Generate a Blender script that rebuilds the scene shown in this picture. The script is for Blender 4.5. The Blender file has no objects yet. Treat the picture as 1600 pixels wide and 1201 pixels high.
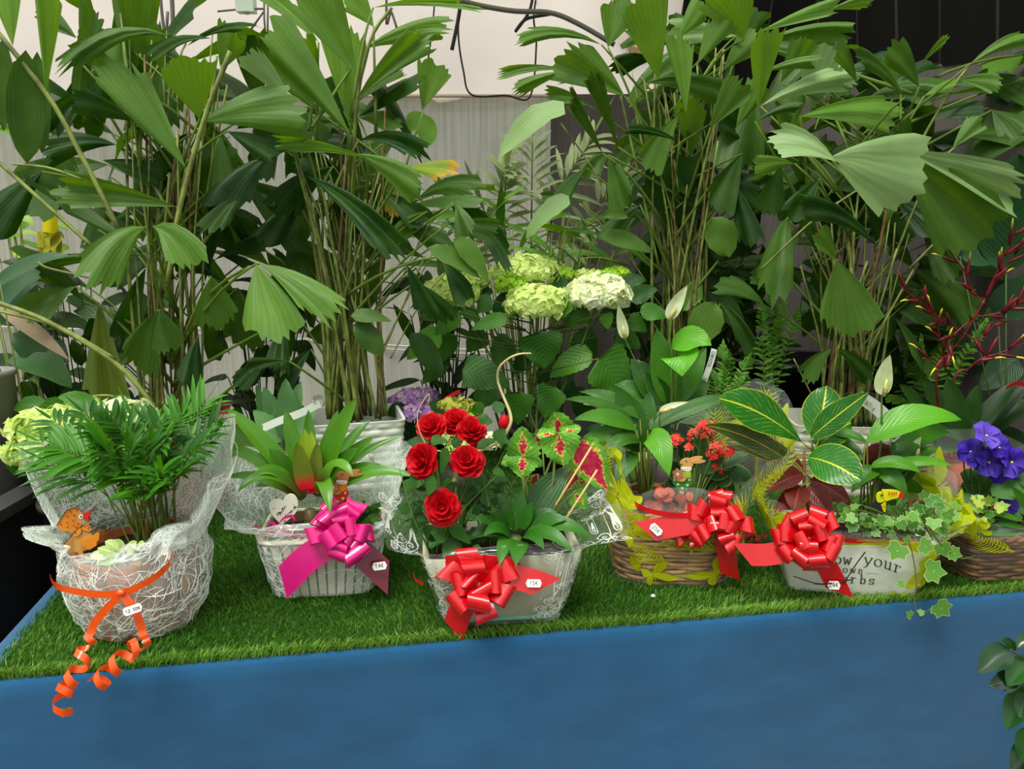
import bpy, math, random
import numpy as np
from mathutils import Vector as V, Matrix, noise

sc = bpy.context.scene
COL = sc.collection
R = random.Random(7)
pi = math.pi
# ---------------------------------------------------------------- camera, sky, exposure
TH = math.radians(12.0); FPX = 1200.0; CAM = V((0, 0, 1.5)); TZ = 0.75
cam_data = bpy.data.cameras.new('camera'); cam = bpy.data.objects.new('camera', cam_data); COL.objects.link(cam)
cam.location = CAM; cam.rotation_euler = (pi/2 - TH, 0, 0)
cam_data.sensor_width = 36; cam_data.lens = 36*FPX/1600; cam_data.clip_start = 0.02
sc.camera = cam
sc.view_settings.view_transform = 'Standard'; sc.view_settings.look = 'None'
sc.view_settings.gamma = 1.0; sc.view_settings.use_curve_mapping = False
sc.view_settings.exposure = 0.62
sc.cycles.transparent_max_bounces = 24
sc.cycles.max_bounces = 8
world = bpy.data.worlds.new('overcast'); sc.world = world; world.use_nodes = True
wn = world.node_tree; wn.nodes.clear()
_tc = wn.nodes.new('ShaderNodeTexCoord'); _sx = wn.nodes.new('ShaderNodeSeparateXYZ')
_rp = wn.nodes.new('ShaderNodeValToRGB'); _bg = wn.nodes.new('ShaderNodeBackground'); _wo = wn.nodes.new('ShaderNodeOutputWorld')
wn.links.new(_tc.outputs['Generated'], _sx.inputs[0]); wn.links.new(_sx.outputs['Z'], _rp.inputs[0])
wn.links.new(_rp.outputs[0], _bg.inputs[0]); wn.links.new(_bg.outputs[0], _wo.inputs[0])
_e = _rp.color_ramp.elements                      # overcast sky: zenith three times the horizon, dull ground below
_e[0].position = 0.0; _e[0].color = (.27, .29, .27, 1)
_e[1].position = 1.0; _e[1].color = (1.0, 1.0, .97, 1)
_bg.inputs[1].default_value = 1.2
sun_d = bpy.data.lights.new('veiled_sun', 'SUN'); sun_d.energy = 2.3; sun_d.angle = math.radians(28); sun_d.color = (1, .97, .9)
sun = bpy.data.objects.new('veiled_sun', sun_d); COL.objects.link(sun); sun.location = (0, 0, 6)
sun.rotation_euler = (math.radians(22), math.radians(-14), 0)

# ---------------------------------------------------------------- helpers
def ray(px, py):
    x = (px-800)/FPX; y = (600.5-py)/FPX
    return V((x, math.cos(TH)+y*math.sin(TH), -math.sin(TH)+y*math.cos(TH)))
def W(px, py, Y):                       # the point at distance Y into the hall seen at a pixel of the photograph
    d = ray(px, py); return CAM + d*(Y/d.y)
def G(px, py, z=TZ):                    # the point on a level plane
    d = ray(px, py); return CAM + d*((z-CAM.z)/d.z)
FW = V((0, math.cos(TH), -math.sin(TH)))
def ppm(p): return FPX/((p-CAM).dot(FW))
UP = V((0, 0, 1))
def lin(c):
    return tuple(((x/255)/12.92 if x/255 <= .04045 else ((x/255+.055)/1.055)**2.4) for x in c) + (1,)
def lerp(a, b, t): return a+(b-a)*t
def bez(a, c, b, t): return a*((1-t)**2) + c*(2*t*(1-t)) + b*(t*t)
def dbez(a, c, b, t): return (c-a)*(2*(1-t)) + (b-c)*(2*t)
def spline(pts, n):                     # Catmull-Rom through the points
    pts = [V(p) for p in pts]; P = [pts[0]*2-pts[1]] + pts + [pts[-1]*2-pts[-2]]; out = []; m = len(pts)-1
    for k in range(n+1):
        s = k/n*m; i = min(int(s), m-1); t = s-i; a, b, c, d = P[i:i+4]
        out.append(.5*((2*b)+(c-a)*t+(2*a-5*b+4*c-d)*t*t+(3*b-a-3*c+d)*t**3))
    return out
def perp(t):
    a = UP if abs(t.z) < .9 else V((1, 0, 0)); s = t.cross(a).normalized(); return s, s.cross(t).normalized()

class MB:
    def __init__(s): s.v = []; s.f = []; s.a = []
    def add(s, v, f, a=None):
        o = len(s.v); s.v += [tuple(x) for x in v]; s.f += [tuple(i+o for i in q) for q in f]
        s.a += list(a) if a else [(0., 0., .5)]*len(v); return s
    def grid(s, P, A=None, cu=False, cv=False):
        n, m = len(P), len(P[0]); v = [p for r in P for p in r]; f = []
        for i in range(n-1+cu):
            for j in range(m-1+cv):
                f.append((i*m+j, i*m+(j+1) % m, ((i+1) % n)*m+(j+1) % m, ((i+1) % n)*m+j))
        return s.add(v, f, [x for r in A for x in r] if A else None)
    def tube(s, pts, r, n=6, tone=.5, closed=False, ua=None):
        pts = [V(p) for p in pts]; N = len(pts); rr = r if isinstance(r, (list, tuple)) else [r]*N; P = []; A = []
        x = None
        for i, p in enumerate(pts):
            if closed: t = pts[(i+1) % N]-pts[i-1]
            else: t = pts[min(i+1, N-1)]-pts[max(i-1, 0)]
            if t.length < 1e-9: t = V((0, 0, 1))
            t.normalize()
            x = perp(t)[0] if x is None else (x - t*x.dot(t)).normalized()
            y = t.cross(x)
            P.append([p+(x*math.cos(k*2*pi/n)+y*math.sin(k*2*pi/n))*rr[i] for k in range(n)])
            A.append([((i/(N-1)) if ua is None else ua, k/n, tone) for k in range(n)])
        o = len(s.v); s.grid(P, A, cu=closed, cv=True)
        if not closed:
            s.f.append(tuple(o+k for k in range(n))[::-1]); s.f.append(tuple(o+(N-1)*n+k for k in range(n)))
        return s
    def ribbon(s, pts, w, wd, tone=.5):     # flat strip through pts, wd = width direction(s)
        P = []; A = []; N = len(pts)
        for i, p in enumerate(pts):
            d = wd[i] if isinstance(wd, list) else wd; ww = w[i] if isinstance(w, list) else w
            P.append([p-d*ww/2, p+d*ww/2]); A.append([(i/max(1, N-1), 0, tone), (i/max(1, N-1), 1, tone)])
        return s.grid(P, A)
    def box(s, c, ex, ey, ez):              # centre and three half-axis vectors
        c = V(c); v = [c+ex*i+ey*j+ez*k for i in (-1, 1) for j in (-1, 1) for k in (-1, 1)]
        return s.add(v, [(0, 1, 3, 2), (4, 6, 7, 5), (0, 4, 5, 1), (2, 3, 7, 6), (0, 2, 6, 4), (1, 5, 7, 3)])
    def prism(s, pts, off, tone=.5):        # closed outline extruded along off
        n = len(pts); v = [V(p) for p in pts]+[V(p)+off for p in pts]
        f = [tuple(range(n))[::-1], tuple(range(n, 2*n))]+[(i, (i+1) % n, n+(i+1) % n, n+i) for i in range(n)]
        return s.add(v, f, [(0, 0, tone)]*(2*n))
    def ball(s, c, rx, ry, rz, n=8, m=6, tone=.5):
        P = []; A = []
        for i in range(m+1):
            t = pi*i/m
            P.append([V(c)+V((rx*math.sin(t)*math.cos(k*2*pi/n), ry*math.sin(t)*math.sin(k*2*pi/n), rz*math.cos(t))) for k in range(n)])
            A.append([(i/m, k/n, tone) for k in range(n)])
        return s.grid(P, A, cv=True)
    def mesh(s, name, mat, o=V((0, 0, 0)), smooth=True):
        me = bpy.data.meshes.new(name); o = V(o)
        me.from_pydata([(x[0]-o.x, x[1]-o.y, x[2]-o.z) for x in s.v], [], s.f)
        at = me.attributes.new('luv', 'FLOAT_VECTOR', 'POINT'); at.data.foreach_set('vector', np.array(s.a, dtype=np.float32).ravel())
        if mat: me.materials.append(mat)
        if smooth: me.polygons.foreach_set('use_smooth', [True]*len(me.polygons))
        return me
    def build(s, name, mat, parent=None, smooth=True, kind=None, label=None, origin=None):
        o = org(parent) if parent else V(origin) if origin is not None else V((0, 0, 0))
        ob = bpy.data.objects.new(name, s.mesh(name, mat, o, smooth)); COL.objects.link(ob)
        if parent: ob.parent = parent
        else: ob.location = o
        if kind: ob['kind'] = kind
        if label: ob['label'] = label
        return ob
def org(o):
    p = V((0, 0, 0))
    while o: p += o.location; o = o.parent
    return p
def tag(o, label, cat, group=None):
    o['label'] = label; o['category'] = cat
    if group: o['group'] = group
    return o
def thing(name, label, cat, loc=(0, 0, 0), group=None):
    o = bpy.data.objects.new(name, None); COL.objects.link(o); o.location = V(loc); o.empty_display_size = .03
    return tag(o, label, cat, group)
def inst(me, name, parent, mw):           # one more object of a shared mesh at a world matrix
    o = bpy.data.objects.new(name, me); COL.objects.link(o); o.parent = parent
    o.matrix_basis = Matrix.Translation(-org(parent)) @ mw; return o
def frame(p, z, x=None, s=1.0):           # matrix at p with local z along z
    z = V(z).normalized(); x = V(x) if x is not None else perp(z)[0]
    x = (x-z*x.dot(z)); x = x.normalized() if x.length > 1e-6 else perp(z)[0]
    y = z.cross(x); m = Matrix((x*s, y*s, z*s)).transposed().to_4x4(); m.translation = V(p); return m

# ---------------------------------------------------------------- materials
def nt(name):
    m = bpy.data.materials.new(name); m.use_nodes = True; t = m.node_tree; t.nodes.clear()
    return m, t, t.nodes.new, t.links.new
def math_n(t, op, a, b=None, c=None, clamp=False):
    n = t.nodes.new('ShaderNodeMath'); n.operation = op; n.use_clamp = clamp
    for i, x in enumerate((a, b, c)):
        if x is None: continue
        if isinstance(x, (int, float)): n.inputs[i].default_value = x
        else: t.links.new(x, n.inputs[i])
    return n.outputs[0]
def mix_n(t, f, a, b):
    n = t.nodes.new('ShaderNodeMix'); n.data_type = 'RGBA'
    for i, x in ((0, f), (6, a), (7, b)):
        if isinstance(x, (int, float)): n.inputs[i].default_value = x
        elif isinstance(x, tuple): n.inputs[i].default_value = x
        else: t.links.new(x, n.inputs[i])
    return n.outputs[2]
def noise_n(t, scale, detail=3, coord=None, rough=.5):
    n = t.nodes.new('ShaderNodeTexNoise'); n.inputs['Scale'].default_value = scale; n.inputs['Detail'].default_value = detail
    n.inputs['Roughness'].default_value = rough
    if coord is not None: t.links.new(coord, n.inputs['Vector'])
    return n.outputs['Fac']
def coord_n(t, scale=(1, 1, 1)):
    g = t.nodes.new('ShaderNodeNewGeometry'); m = t.nodes.new('ShaderNodeMapping'); m.inputs['Scale'].default_value = scale
    t.links.new(g.outputs['Position'], m.inputs[0]); return m.outputs[0]
def luv_n(t):
    a = t.nodes.new('ShaderNodeAttribute'); a.attribute_name = 'luv'; s = t.nodes.new('ShaderNodeSeparateXYZ')
    t.links.new(a.outputs['Vector'], s.inputs[0]); return s.outputs
def smooth_n(t, x, a, b):
    n = t.nodes.new('ShaderNodeMapRange'); n.interpolation_type = 'SMOOTHSTEP'; t.links.new(x, n.inputs[0])
    n.inputs[1].default_value = a; n.inputs[2].default_value = b; return n.outputs[0]
def bump_n(t, h, strength, dist=.002):
    b = t.nodes.new('ShaderNodeBump'); b.inputs['Strength'].default_value = strength; b.inputs['Distance'].default_value = dist
    t.links.new(h, b.inputs['Height']); return b.outputs[0]
def finish(t, col, rough=.5, spec=.5, trans=0, tcol=None, bump=None, metal=0, sheen=0, coat=0):
    p = t.nodes.new('ShaderNodeBsdfPrincipled'); o = t.nodes.new('ShaderNodeOutputMaterial')
    if isinstance(col, tuple): p.inputs['Base Color'].default_value = col
    else: t.links.new(col, p.inputs['Base Color'])
    if isinstance(rough, (int, float)): p.inputs['Roughness'].default_value = rough
    else: t.links.new(rough, p.inputs['Roughness'])
    p.inputs['Specular IOR Level'].default_value = spec; p.inputs['Metallic'].default_value = metal
    if sheen: p.inputs['Sheen Weight'].default_value = sheen
    if coat: p.inputs['Coat Weight'].default_value = coat; p.inputs['Coat Roughness'].default_value = .14
    if bump is not None: t.links.new(bump, p.inputs['Normal'])
    if trans:
        tr = t.nodes.new('ShaderNodeBsdfTranslucent'); mx = t.nodes.new('ShaderNodeMixShader'); mx.inputs[0].default_value = trans
        tc = tcol if tcol is not None else col
        if isinstance(tc, tuple): tr.inputs[0].default_value = tc
        else: t.links.new(tc, tr.inputs[0])
        t.links.new(p.outputs[0], mx.inputs[1]); t.links.new(tr.outputs[0], mx.inputs[2]); t.links.new(mx.outputs[0], o.inputs[0])
    else: t.links.new(p.outputs[0], o.inputs[0])
def mat(c, rough=.5, spec=.5, var=0, vscale=20, bump=0, bscale=80, trans=0, metal=0, sheen=0, stretch=(1, 1, 1), c2=None, tone=False):
    m, t, N, L = nt('surface'); co = coord_n(t, stretch); col = lin(c)
    if c2 is not None or var:
        b = lin(c2) if c2 is not None else tuple(x*(1-var) for x in col[:3])+(1,)
        f = luv_n(t)[2] if tone else smooth_n(t, noise_n(t, vscale, 4, co), .3, .7)
        col = mix_n(t, f, col, b)
    bp = bump_n(t, noise_n(t, bscale, 4, co), bump) if bump else None
    finish(t, col, rough, spec, trans, None, bp, metal, sheen); return m
def leafmat(name, dark, light, vein=None, lat=0, pleat=0, trans=.3, rough=.45, spec=.3, stem=(120, 130, 60), edge=None, tip=None, base=None, skew=1.2, vw=1, ew=.78, patch=0):
    """u runs along the leaf, v across (-1..1), z is the leaf's own tone; u < 0 is the stalk"""
    m, t, N, L = nt(name); u, v, z = luv_n(t); co = coord_n(t)
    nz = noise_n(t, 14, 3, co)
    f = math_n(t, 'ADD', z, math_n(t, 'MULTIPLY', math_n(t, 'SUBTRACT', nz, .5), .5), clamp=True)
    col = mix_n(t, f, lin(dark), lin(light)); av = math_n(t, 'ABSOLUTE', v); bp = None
    if pleat:
        w = math_n(t, 'SINE', math_n(t, 'ADD', math_n(t, 'MULTIPLY', v, pleat), math_n(t, 'MULTIPLY', nz, 7))); col = mix_n(t, math_n(t, 'MULTIPLY_ADD', w, .07, .07), col, lin(dark))
        bp = bump_n(t, w, .16, .001)
    if lat:
        q = math_n(t, 'FRACT', math_n(t, 'MULTIPLY', math_n(t, 'SUBTRACT', u, math_n(t, 'MULTIPLY', av, .28*skew)), lat))
        q = math_n(t, 'ABSOLUTE', math_n(t, 'SUBTRACT', q, .5))
        lm = math_n(t, 'MULTIPLY', math_n(t, 'SUBTRACT', 1, smooth_n(t, q, .0, .10*vw)), .75 if vein else .25)
        if patch: lm = math_n(t, 'MULTIPLY', lm, smooth_n(t, noise_n(t, 55, 2, co), .42, .58))
        bp = bump_n(t, q, .5, .002)
        if vein: col = mix_n(t, lm, col, lin(vein))
    if vein:
        mm = math_n(t, 'SUBTRACT', 1, smooth_n(t, math_n(t, 'MULTIPLY', av, math_n(t, 'ADD', .5, math_n(t, 'SUBTRACT', 1, u))), (.03*vw), .11*vw)); col = mix_n(t, mm, col, lin(vein))
    if edge: col = mix_n(t, smooth_n(t, av, ew, ew+.1), col, lin(edge))
    if tip: col = mix_n(t, smooth_n(t, u, .72, 1.0), col, lin(tip))
    if base: col = mix_n(t, math_n(t, 'SUBTRACT', 1, smooth_n(t, u, .05, .4)), col, lin(base))
    col = mix_n(t, math_n(t, 'LESS_THAN', u, -.001), col, lin(stem))
    hs = N('ShaderNodeHueSaturation'); hs.inputs['Hue'].default_value = .48; hs.inputs['Saturation'].default_value = 1.15; hs.inputs['Value'].default_value = 1.7
    L(col, hs.inputs['Color']); finish(t, col, rough, spec, trans, hs.outputs[0], bp); return m
def filmmat(name, haze=(235, 245, 235), h=.05, gloss=.16, rough=.06):
    m, t, N, L = nt(name); tr = N('ShaderNodeBsdfTransparent'); g = N('ShaderNodeBsdfGlossy'); d = N('ShaderNodeBsdfDiffuse')
    g.inputs['Roughness'].default_value = rough; d.inputs[0].default_value = lin(haze); lw = N('ShaderNodeLayerWeight'); lw.inputs[0].default_value = .25
    f = math_n(t, 'MULTIPLY_ADD', lw.outputs['Facing'], gloss*2.2, gloss*.35, clamp=True)
    a = N('ShaderNodeMixShader'); b = N('ShaderNodeMixShader'); o = N('ShaderNodeOutputMaterial'); a.inputs[0].default_value = h
    co = coord_n(t); bp = bump_n(t, noise_n(t, 22, 2, co), .3, .008); L(bp, g.inputs['Normal'])
    L(tr.outputs[0], a.inputs[1]); L(d.outputs[0], a.inputs[2]); L(f, b.inputs[0]); L(a.outputs[0], b.inputs[1]); L(g.outputs[0], b.inputs[2]); L(b.outputs[0], o.inputs[0]); return m

# ---------------------------------------------------------------- leaves
PROF = {
 'lance': lambda u: max(0, math.sin(pi*min(1, u)**.8))**.85,
 'ovate': lambda u: max(0, math.sin(pi*u**.62))**.75,
 'heart': lambda u: (max(0, math.sin(pi*u**.5))**.65),
 'obov': lambda u: max(0, math.sin(pi*u**1.25))**.8,
 'oval': lambda u: max(0, math.sin(pi*u))**.62,
 'strap': lambda u: min(1, .55+u*1.4)*max(0, 1-u**3.2)**.7,
 'blade': lambda u: max(0, math.sin(pi*min(1, u*.93+.07)**.7))**.6,
}
def leafgrid(mb, P0, C, P1, w, n, prof='lance', fold=.2, nu=8, nv=4, wave=.0, serr=0, tone=.5, cup=0):
    pf = PROF[prof]; P = []; A = []; ph = R.random()*6
    for i in range(nu+1):
        u = i/nu; c = bez(P0, C, P1, u); t = dbez(P0, C, P1, u)
        if t.length < 1e-9: t = P1-P0
        t.normalize(); s = t.cross(n); s = s.normalized() if s.length > 1e-5 else perp(t)[0]; up = s.cross(t)
        hw = w/2*pf(u) + 1e-5; row = []; ra = []
        if serr: hw *= 1+(serr if i % 2 else -serr)
        for j in range(nv+1):
            v = -1+2*j/nv
            row.append(c+s*(v*hw)+up*(fold*abs(v)*hw - cup*hw*(1-v*v) + wave*w*abs(v)*math.sin(u*9+ph+v*2)))
            ra.append((u, v, tone))
        P.append(row); A.append(ra)
    mb.grid(P, A); return mb
def fishgrid(mb, P0, C, P1, w, n, tone=.5, asym=0, nu=5, nv=14, pleat=.008, cup=.0, round_=.10):
    L = max(1e-4, (P1-P0).length); ha = math.atan2(w/2, L*.92); P = []; A = []
    jag = [R.uniform(-.09, .06)+(.022 if k % 2 else -.022) for k in range(nv+1)]; w0, w1 = R.uniform(0, 6), R.uniform(0, 6)
    for i in range(nu+1):
        u = i/nu; row = []; ra = []
        for j in range(nv+1):
            v = -1+2*j/nv; Lv = L*(1-asym*v*.25-round_*v*v+jag[j]*(u**3))
            ph = v*ha*(1.22-.22*u); r = max(.012, u**.92)*Lv
            x = r*math.sin(ph); y = r*math.cos(ph); tb = min(1.15, y/L)
            c = bez(P0, C, P1, tb); t = dbez(P0, C, P1, min(1, tb)).normalized()
            s = t.cross(n); s = s.normalized() if s.length > 1e-5 else perp(t)[0]; up = s.cross(t)
            row.append(c+s*x+up*((pleat*r*.55 if j % 2 else -pleat*r*.55)+cup*abs(x)+r*(.07*math.sin(2.4*v+w0)+.03*math.sin(5.5*v+w1+u*2)))); ra.append((u, v, tone))
        P.append(row); A.append(ra)
    mb.grid(P, A); return mb
def facing(p, face, jit=.25):
    n = (CAM-p).normalized()*face + UP*(1-face) + V((R.uniform(-jit, jit), R.uniform(-jit, jit), R.uniform(-jit, jit)))
    return n.normalized()
def leaf(parent, b, t, wpx, Y, m, prof='lance', dY=0, arc=0, face=.7, fold=.2, tone=None, serr=0, wave=.03, nu=8, nv=4, jit=.2, stalk=None, name='leaf', label=None, cup=0):
    """one leaf given where its base and tip stand in the hall (b, t as seen from the camera's place, Y its distance)"""
    P0 = W(b[0], b[1], Y); P1 = W(t[0], t[1], Y+dY); mid = (P0+P1)/2; k = 1/ppm(mid)
    C = mid+UP*(arc*k); mb = MB(); tn = R.uniform(.25, .75) if tone is None else tone
    leafgrid(mb, P0, C, P1, wpx*k, facing(mid, face, jit), prof, fold, nu, nv, wave, serr, tn, cup)
    if stalk is not None: mb.tube([P0, bez(P0, (P0+stalk)/2+UP*.0, stalk, .5), stalk], [.0018, .002, .0025], 5, tn, ua=-1)
    return mb.build(name, m, parent, label=label)
def fish(parent, b, t, wpx, Y, m, dY=0, arc=0, face=.7, tone=None, asym=None, axis=None, jit=.22, pleat=.008, cup=0., label=None, nv=16):
    P0 = W(b[0], b[1], Y); P1 = W(t[0], t[1], Y+dY); mid = (P0+P1)/2; k = 1/ppm(mid)
    C = mid+UP*(arc*k); mb = MB(); tn = R.uniform(.2, .6) if tone is None else tone
    fishgrid(mb, P0, C, P1, wpx*k, facing(mid, face, jit), tn, R.uniform(-.7, .7) if asym is None else asym, 5, nv, pleat, cup)
    if axis is not None:
        Q = axis(P0.z-R.uniform(.12, .3)); c = (P0+Q)/2+UP*R.uniform(.0, .06)
        mb.tube([bez(P0, c, Q, s/5) for s in range(6)], [.0025+.0006*s for s in range(6)], 5, tn, ua=-1)
    return mb.build('leaf', m, parent, label=label)
def stem(parent, pts, r0, r1, m, n=10, name='stem', tone=.5, sides=6, label=None):
    p = spline(pts, n); mb = MB(); mb.tube(p, [lerp(r0, r1, i/n) for i in range(n+1)], sides, tone)
    return mb.build(name, m, parent, label=label)
# ================================================================ SETTING
def struct(o): o['kind'] = 'structure'; return o
TA = V((-.905, 1.14, TZ)); TU = V((.987, .162, 0)).normalized(); TV = V((-TU.y, TU.x, 0)); TLEN, TDEP = 2.2, 1.25
def T(a, b, z=0): return TA + TU*a + TV*b + V((0, 0, z))
WX, WY, WT = 1.12, 3.2, 1.98
# floor
struct(MB().grid([[V((x, y, 0)) for x in (-5, 0, 5)] for y in (-4, 0, 5)]).build('floor', mat((88, 84, 74), .9, .2, .35, 6)))
# back sheet: woven translucent film hung in one light and one dull width
def sheetmat(name, c, c2, trans):
    m, t, N, L = nt(name); a = noise_n(t, 1, 4, coord_n(t, (90, 90, 2.5))); b = noise_n(t, 1, 3, coord_n(t, (6, 6, 130))); d = noise_n(t, 2.2, 3, coord_n(t))
    f = math_n(t, 'ADD', math_n(t, 'MULTIPLY', a, .5), math_n(t, 'ADD', math_n(t, 'MULTIPLY', b, .10), math_n(t, 'MULTIPLY', d, .35)))
    col = mix_n(t, smooth_n(t, f, .28, .72), lin(c), lin(c2)); finish(t, col, .75, .15, trans, None, bump_n(t, a, .3, .004)); return m
def sheet(P, Q, z0, z1, wav, n=40, m=8, lean=V((0, 0, 0))):
    rows = []
    d = (Q-P).normalized(); nn = V((d.y, -d.x, 0))
    for j in range(m+1):
        z = lerp(z0, z1, j/m)
        rows.append([V((0, 0, z)) + P.lerp(Q, i/n) + nn*(wav*math.sin(i*1.7+j*.2)+wav*.5*math.sin(i*4.1)) + lean*(j/m) for i in range(n+1)])
    return MB().grid(rows)
wall = struct(sheet(V((-4, WY, 0)), V((.2, WY, 0)), 0, WT, .012, 60).build('wall_back', sheetmat('light_sheet', (200, 197, 182), (160, 160, 148), .5)))
dull = sheetmat('dull_sheet', (104, 97, 94), (82, 77, 76), .05)
struct(sheet(V((.15, WY-.06, 0)), V((WX, WY-.06, 0)), 0, WT, .012, 24).build('wall_back', dull))
struct(sheet(V((WX-.02, WY-.02, 0)), V((2.0, .9, 0)), 0, WT, .006, 40).build('wall_right', dull))
# roof film over the back, black shade net beside it
rf = [[V((x, lerp(WY+.02, 2.55, j/8), lerp(WT-.03, 2.75, (j/8)**.8) + .015*math.sin(x*7+j))) for x in np.linspace(-4, .62, 40)] for j in range(9)]
struct(MB().grid(rf).build('ceiling', mat((250, 238, 228), .8, .2, .1, 3, trans=.55)))
struct(MB().tube([V((-4, WY-.02, WT)), V((.62, WY-.02, WT))], .007, 6).build('trim_1', mat((226, 206, 184), .7, .2)))
m, t, N, L = nt('black_net'); co = coord_n(t)
q = N('ShaderNodeTexBrick'); L(co, q.inputs[0]); q.inputs['Scale'].default_value = 1; q.inputs['Mortar Size'].default_value = .004; q.inputs['Brick Width'].default_value = .32; q.inputs['Row Height'].default_value = .16
q.inputs['Color1'].default_value = q.inputs['Color2'].default_value = lin((20, 19, 17)); q.inputs['Mortar'].default_value = lin((52, 50, 46)); finish(t, q.outputs[0], .9, .1)
struct(sheet(V((.6, WY, 0)), V((WX, WY-.06, 0)), WT-.02, 3.4, .01, 12, 6, V((0, -.35, 0))).build('wall_back_net', m))
struct(sheet(V((WX, WY-.06, 0)), V((2.0, .9, 0)), WT-.01, 3.4, .01, 30, 6, V((-.15, -.05, 0))).build('wall_right_net', m))
a, b = W(950, -15, 3.1), W(1003, 98, 3.12); d = (b-a); s = perp(d.normalized())
struct(MB().box((a+b)/2, d*.5, s[0]*.018, s[1]*.028).build('beam', mat((214, 178, 138), .7, .2, .2, 12, stretch=(1, 1, 8)), smooth=False))

# cables, hose and hooks under the roof
blk = mat((38, 34, 32), .45, .4); gry = mat((104, 98, 90), .5, .4); wht = mat((214, 214, 200), .5, .4)
def cable(name, label, pts, Y, r, m=blk, n=24, cat='cable'):
    p = [W(x, y, Y) for x, y in pts]
    return tag(MB().tube(spline(p, n), r, 6).build(name, m, None, origin=p[0]), label, cat)
cable('hose', 'black irrigation hose sagging under the white roof film', [(690, -12), (735, 5), (800, 17), (860, 20), (905, 38), (960, 70)], 2.9, .009, gry)
cable('cable', 'thin black cable hanging in a square loop below the roof film', [(722, -10), (716, 50), (724, 110), (737, 148), (790, 149), (828, 151), (838, 70), (834, 30), (838, -8)], 3.0, .0038, blk, 60)
cable('cable', 'short thick black cable end dangling next to the square cable loop', [(722, -12), (716, 30), (706, 78)], 2.95, .0075)
cable('cable', 'black cable bent in a hook ending under the sagging hose', [(834, -12), (826, 20), (805, 50), (822, 30), (860, 22)], 2.96, .006, blk, 30)
cable('rod', 'thick grey metal hanger rod beside the tall fishtail blade', [(268, -14), (270, 30), (271, 96)], 2.7, .007, gry, 8, 'rod')
cable('rod', 'thin grey hanger rod next to the thicker one above the palms', [(250, -14), (254, 30), (259, 58), (262, 18)], 2.72, .005, gry, 10, 'rod')
cable('cable', 'thin dark wire hanging straight over the upright palm blades', [(446, -10), (447, 40), (446, 62)], 2.8, .003, blk, 8)
cable('cable', 'thick black cord hanging beside the long striped palm leaf', [(470, -14), (478, 30), (484, 62)], 2.8, .005, blk, 8)
cable('cable', 'thin dark wire dropping onto the curled palm leaf', [(680, -10), (676, 40), (668, 100)], 2.85, .003, blk, 8)
cable('hook', 'grey wire hook bent over below the roof film', [(604, -8), (604, 38), (610, 20), (613, 22), (620, 44)], 2.85, .0045, gry, 16, 'hook')
t = thing('wire_bracket', 'small dark triangular wire bracket under the roof film', 'bracket', W(412, 60, 2.8))
for pl in ([(340, 18), (380, 14), (412, 14)], [(413, -12), (413, 30), (416, 66)], [(419, -12), (418, 66)], [(412, 18), (392, 46)]):
    MB().tube([W(x, y, 2.8) for x, y in pl], .0035, 5).build('wire', gry, t)
t = thing('roof_lamp', 'pale green plastic fitting hung at the roof beside the wire bracket', 'fitting', W(384, 0, 2.8))
MB().box(W(384, 0, 2.8), V((.03, 0, 0)), V((0, .02, 0)), V((0, 0, .04))).build('housing', mat((200, 216, 190), .4, .4), t, False)
MB().tube([W(384, 15, 2.8), W(384, 22, 2.8)], [.022, .012], 8).build('cap', mat((214, 224, 204), .4, .4), t)
cable('cord', 'white cord stretched along the back sheet behind the stems', [(-400, 470), (300, 512), (420, 526), (620, 540), (780, 548), (860, 546)], WY-.012, .004, wht, 20, 'cord')
cable('cord', 'lower white cord crossing behind the flowering shrub', [(-400, 500), (300, 520), (640, 548), (760, 553), (860, 560)], WY-.012, .003, wht, 16, 'cord')

# ---------------------------------------------------------------- table, cloth, grass
t = thing('display_table', 'long display table standing under the blue cloth and turf', 'table', T(1.1, .6, -TZ))
wood = mat((120, 96, 70), .7, .3, .3, 10)
MB().box(T(TLEN/2, TDEP/2, -.022), TU*(TLEN/2-.006), TV*(TDEP/2-.006), V((0, 0, .016))).build('tabletop', wood, t, False)
for a, b in ((.08, .08), (TLEN-.08, .08), (.08, TDEP-.08), (TLEN-.08, TDEP-.08)):
    MB().box(T(a, b, -.39), TU*.03, TV*.03, V((0, 0, .36))).build('leg', wood, t, False)
m, tt, N, L = nt('blue_felt'); co = coord_n(tt)
n1 = noise_n(tt, 7, 5, coord_n(tt, (1, 1, 2.2))); n2 = noise_n(tt, 420, 2, co)
col = mix_n(tt, smooth_n(tt, n1, .3, .72), lin((29, 78, 114)), lin((34, 87, 124))); finish(tt, col, .95, .08, 0, None, bump_n(tt, n2, .25, .001), 0, .25)
blue = m
def edge_panel(f0, f1, out, n, ph):
    """cloth from the table top over the edge and down to the floor"""
    prof = [(-.034, .0035), (-.012, .004), (.002, .002), (.008, -.006), (.009, -.03)]+[(.010, -.03-.72*k/14) for k in range(1, 15)]
    rows = []
    for a, z in prof:
        row = []
        for i in range(n+1):
            p = f0.lerp(f1, i/n); s = i/n*(f1-f0).length; dn = max(0, -z)
            w = (.010*math.sin(s*6+ph)+.006*math.sin(s*15+ph*2+z*3)+.012*noise.noise(V((s*3, z*4, ph))))*min(1, dn*5)
            row.append(p+out*(a+max(-.004, w))+V((0, 0, z)))
        rows.append(row)
    return rows
c = thing('tablecloth', 'blue felt cloth hanging over the front of the display table', 'tablecloth', T(TLEN/2, 0))
MB().grid(edge_panel(T(0, 0), T(TLEN, 0), -TV, 150, 1)).build('front_panel', blue, c)
MB().grid(edge_panel(T(0, TDEP), T(0, 0), -TU, 60, 4)).build('side_panel', blue, c)
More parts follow.
